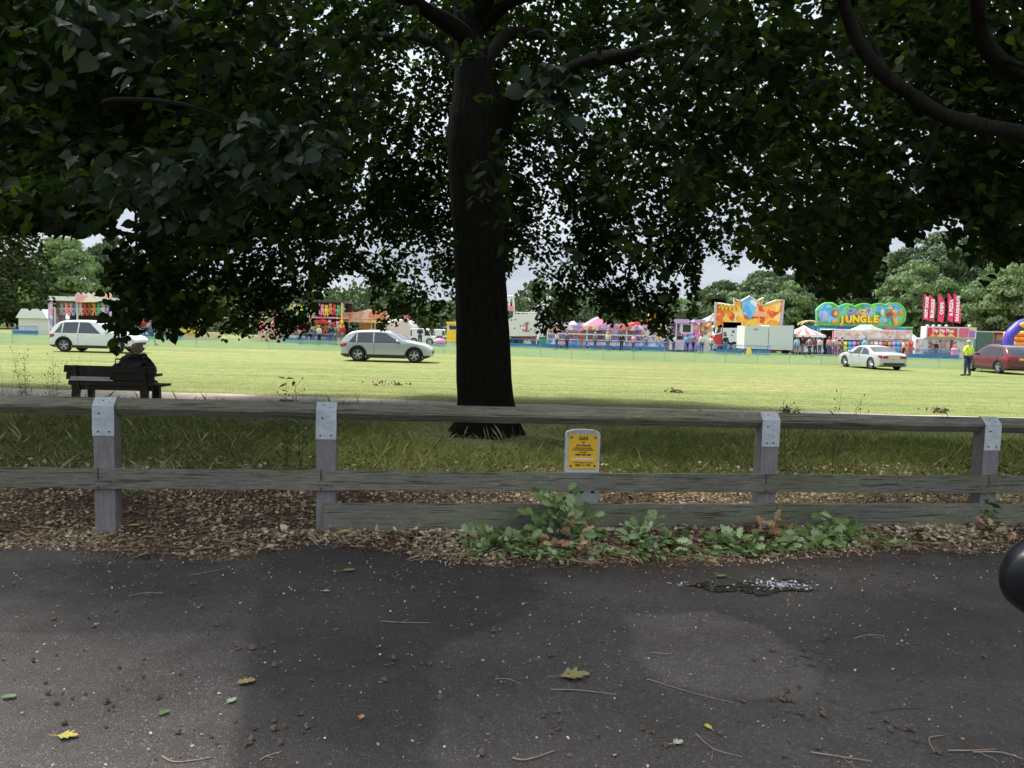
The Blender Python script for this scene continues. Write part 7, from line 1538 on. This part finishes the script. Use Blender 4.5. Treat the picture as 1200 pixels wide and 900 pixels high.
for i, (xa, xb, ta, tb, tx, lb) in enumerate(fl_d):
    Yf = 73.2+.25*i; f_ = Item('feather_flag', xa, xb, Yf, lb, 'flag', 'red feather flags above the food kiosk'); zb_, zt_ = f_.z(tb), f_.z(ta); H_ = zt_-zb_; w_ = f_.w; k3 = Yf/F
    pl = [(-w_*.50+ w_*.12*(1-t_)**1*0, 0) for t_ in (0,)]
    Lf = []; Rt = []
    for k in range(13):
        t_ = k/12; xl = -w_*.5+w_*.18*(1-t_); xr = w_*.5 if t_ < .55 else w_*.5-w_*.72*((t_-.55)/.45)**2.2; xr -= 0.0
        Lf.append((xl, zb_+H_*t_+(.18*H_*.3)*(1-t_)*1)); Rt.append((xr, zb_+H_*t_))
    mb = MB()
    for k in range(12):
        yw = lambda t_: .10*math.sin(t_*5+i)
        a, b_, c_, d_ = Lf[k], Rt[k], Rt[k+1], Lf[k+1]; y0_, y1_ = yw(k/12), yw((k+1)/12)
        mb.quad((a[0], y0_, a[1]), (b_[0], y0_+.08, b_[1]), (c_[0], y1_+.08, c_[1]), (d_[0], y1_, d_[1])); mb.quad((a[0], y0_+.02, a[1]), (d_[0], y1_+.02, d_[1]), (c_[0], y1_+.1, c_[1]), (b_[0], y0_+.1, b_[1]))
    mb.build('flag_cloth', FR, f_.o); mb = MB(); mb.tube([(Lf[0][0]-.02, .02, 0), (Lf[0][0]-.02, .02, zb_), (Lf[6][0]-.02, .02, Lf[6][1]), (Lf[12][0], .02, zt_)], [.05, .04, .03, .015], 6); mb.build('pole', BLACK, f_.o)
    ln = len(tx); text(tx, min(5.2*k3, H_*.80/(ln*.66)), (0, -.14, zb_+H_*.50), LWH, f_.o, rx=90, ry=90, bold=.022)
# ---- green container, frame, inflatable
it = Item('green_container', 1142, 1164, 76, 'dark green slatted container right of the food kiosk', 'container')
GC = mat('container_green', (.055, .13, .115), .6, var=.2, scale=1.5); it.bx('body', 1142, 1162.5, 389, None, GC, 0, 2.4); it.bx('top_rail', 1142, 1177, 388, 389.6, mat('container_rail', (.4, .45, .42), .5), -.05, .2)
mb = MB()
for k in range(14): mb.box((it.x(1144+k*1.35), -.03, it.z(400)), (.05, .05, 1.8), rz=0)
mb.build('slats', mat('container_slat', (.13, .24, .22), .6), it.o)
it = Item('brick_kiosk', 1162, 1178, 80, 'brown kiosk with a blue door right of the green container', 'kiosk'); it.bx('wall', 1163, 1177, 390, None, mat('brown_boarding', (.16, .11, .085), .8), 0, 3); it.bx('blue_door', 1166, 1173, 401, None, BLUE, -.05, .05); it.bx('roof', 1162, 1178, 388.2, 390, DGREY, -.3, 3.6); it.bx('hatch', 1166, 1173, 392, 399, mat('brown_light', (.3, .24, .2), .8), -.04, .04)
it = Item('inflatable_arch', 1176, 1240, 66, 'purple inflatable entrance arch at the right edge of the field', 'inflatable'); INP = mat('inflatable_purple', (.07, .05, .42), .45, var=.05)
pth = [(1179.5, 416), (1180, 404), (1181, 393), (1187, 385.5), (1195, 379.5), (1210, 378.5), (1224, 381), (1232, 389), (1235, 400), (1236, 418)]
mb = MB(); mb.tube(smooth_path([(it.x(a), 0, max(.0, it.z(b_, a))) for a, b_ in pth], 5, 0), .42, 16); mb.build('arch_tube', INP, it.o, smooth=True)
mb = MB(); mb.ball((it.x(1197), -.52, it.z(381)), (.75, .12, .3), 14, 8); mb.build('yellow_badge', mat('badge_yellow', (.88, .5, .08), .45), it.o, smooth=True)
it = Item('bouncy_castle', 1185, 1260, 74, 'orange inflatable with bulging horizontal walls behind the purple arch', 'inflatable')
mb = MB()
for k in range(5): z = it.z(415.5-k*6., 1192); mb.tube([(it.x(1186), 0, max(.42, z)), (it.x(1258), 0, max(.42, z)+.0)], .30, 14)
mb.build('wall', ORANGE, it.o, smooth=True); mb = MB(); mb.box((it.w*.02, 1.5, .25), (it.w, 3, .5)); mb.build('base', mat('inflatable_dark_orange', (.7, .14, .02), .5), it.o, bevel=.2)
for px in (1187, 1222, 1257): mb = MB(); mb.tube([(it.x(px), 1.2, 0), (it.x(px), 1.2, it.z(389, px))], .3, 12); mb.build('pillar', ORANGE, it.o, smooth=True)
# ---- crowd barriers
BB = mat('barrier_blue', (.06, .20, .46), .5, var=.15)
def barrier_proto():
    mb = MB(); w_, h = 2.2, .85
    mb.tube([(-w_/2, 0, .12), (-w_/2, 0, h), (w_/2, 0, h), (w_/2, 0, .12), (-w_/2, 0, .12)], .028, 5)
    for k in range(1, 15): x = -w_/2+w_*k/15; mb.tube([(x, 0, .12), (x, 0, h)], .018, 4)
    mb.box((0, .012, .3), (w_*.97, .012, .34))
    for s_ in (-1, 1): mb.tube([(s_*w_*.38, -.25, .02), (s_*w_*.38, 0, .14), (s_*w_*.38, .25, .02)], .022, 4)
    return mb
bp_ = None; nb = 0
def barrier(px, Y, label):
    global bp_, nb
    if bp_ is None: o = barrier_proto().build('crowd_barrier', BB); bp_ = o
    else: o = bp_.copy(); COL.objects.link(o)
    o.location = (gx(px, Y), Y, 0); o.rotation_euler.z = random.uniform(-.03, .03); nb += 1; return tag(o, label, 'crowd barrier', 'blue crowd barriers along the front of the fair')
def brow(x0, x1, Y, where, n=None):
    w_ = 2.3*F/Y; n = int((x1-x0)/w_)
    for i in range(n): barrier(x0+w_*(i+.5), Y+random.uniform(-.1, .1), f'blue crowd barrier, {ORD[i]} from the left {where}')
brow(14, 58, 66, 'in front of the far left marquee'); brow(150, 242, 64, 'in the row right of the white car'); brow(596, 782, 67, 'in the row before the dodgems'); brow(838, 926, 63, 'below the lorry and box trailer'); brow(330, 400, 64, 'in front of the gallery') ; brow(1062, 1132, 66, 'before the food kiosk')
# ---- pale green netting across the field
m, t_, b = nt('pale_green_netting'); b.inputs['Base Color'].default_value = (.36, .62, .40, 1); b.inputs['Roughness'].default_value = .7
gg = t_.nodes.new('ShaderNodeTexCoord'); nz_ = t_.nodes.new('ShaderNodeTexNoise'); nz_.inputs['Scale'].default_value = 1.2; t_.links.new(gg.outputs['Object'], nz_.inputs['Vector'])
mr = t_.nodes.new('ShaderNodeMapRange'); mr.inputs['From Min'].default_value = .3; mr.inputs['From Max'].default_value = .7; mr.inputs['To Min'].default_value = .44; mr.inputs['To Max'].default_value = .58; t_.links.new(nz_.outputs['Fac'], mr.inputs['Value'])
tr = t_.nodes.new('ShaderNodeBsdfTransparent'); mxs = t_.nodes.new('ShaderNodeMixShader'); t_.links.new(mr.outputs[0], mxs.inputs[0]); t_.links.new(tr.outputs[0], mxs.inputs[1]); t_.links.new(b.outputs[0], mxs.inputs[2]); t_.links.new(mxs.outputs[0], t_.nodes['Material Output'].inputs['Surface'])
NETM = m
nf = thing('net_fence', (0, 48.5, 0), 'low pale green netting fence running across the whole field before the fair', 'net fence')
npx = [(-120, 47), (60, 48), (400, 49.5), (560, 49.5), (706, 45.5), (850, 46.5), (1000, 47.5), (1200, 44.5), (1330, 44)]
NP_ = []
for (a, ya), (b_, yb) in zip(npx[:-1], npx[1:]):
    for k in range(8): f = k/8; NP_.append(Vector((gx(a+(b_-a)*f, ya+(yb-ya)*f), ya+(yb-ya)*f-48.5, 0)))
mb = MB()
for a, b_ in zip(NP_[:-1], NP_[1:]):
    h0 = .66+.03*math.sin(a.x*1.7); h1 = .66+.03*math.sin(b_.x*1.7); mb.quad((a.x, a.y, .02), (b_.x, b_.y, .02), (b_.x, b_.y, h1), (a.x, a.y, h0))
mb.build('netting', NETM, nf)
PM = mat('net_post', (.3, .42, .38), .6)
for k in range(0, len(NP_), 2): MB().tube([NP_[k], NP_[k]+Vector((0, 0, .78))], .018, 5).build('post', PM, nf)

# ------------------------------------------------------------------ one object per repeated small part
def split_loose(o):
    me = o.data; n = len(me.vertices); par = list(range(n))
    def find(a):
        while par[a] != a: par[a] = par[par[a]]; a = par[a]
        return a
    for e_ in me.edges:
        a, b_ = find(e_.vertices[0]), find(e_.vertices[1])
        if a != b_: par[a] = b_
    isl = {}
    for p in me.polygons: isl.setdefault(find(p.vertices[0]), []).append(p)
    if len(isl) < 2 or len(isl) > 60: return
    base = o.name.split('.')[0]
    for k, ps in enumerate(isl.values()):
        vs_ = sorted({v for p in ps for v in p.vertices}); ix = {v: i for i, v in enumerate(vs_)}
        nm = bpy.data.meshes.new(base); nm.from_pydata([tuple(me.vertices[v].co) for v in vs_], [], [[ix[v] for v in p.vertices] for p in ps])
        for m_ in me.materials: nm.materials.append(m_)
        nm.polygons.foreach_set('use_smooth', [p.use_smooth for p in ps]); nm.polygons.foreach_set('material_index', [p.material_index for p in ps]); nm.update()
        q = bpy.data.objects.new(base, nm); COL.objects.link(q); q.parent = o.parent; q.location = o.location; q.rotation_euler = o.rotation_euler; q.scale = o.scale
    bpy.data.objects.remove(o)
SPL = {'bolt', 'nail', 'drain_hole', 'screw', 'side_window', 'window_trim', 'door_handle', 'door_line', 'lower_trim', 'roof_bars', 'roof_lamps', 'twig', 'lamp_dots', 'flame_letters', 'pizza_pictures', 'slats', 'side_shoot'}
for o in list(bpy.data.objects):
    if o.type == 'MESH' and o.name.split('.')[0] in SPL and not o.children: split_loose(o)
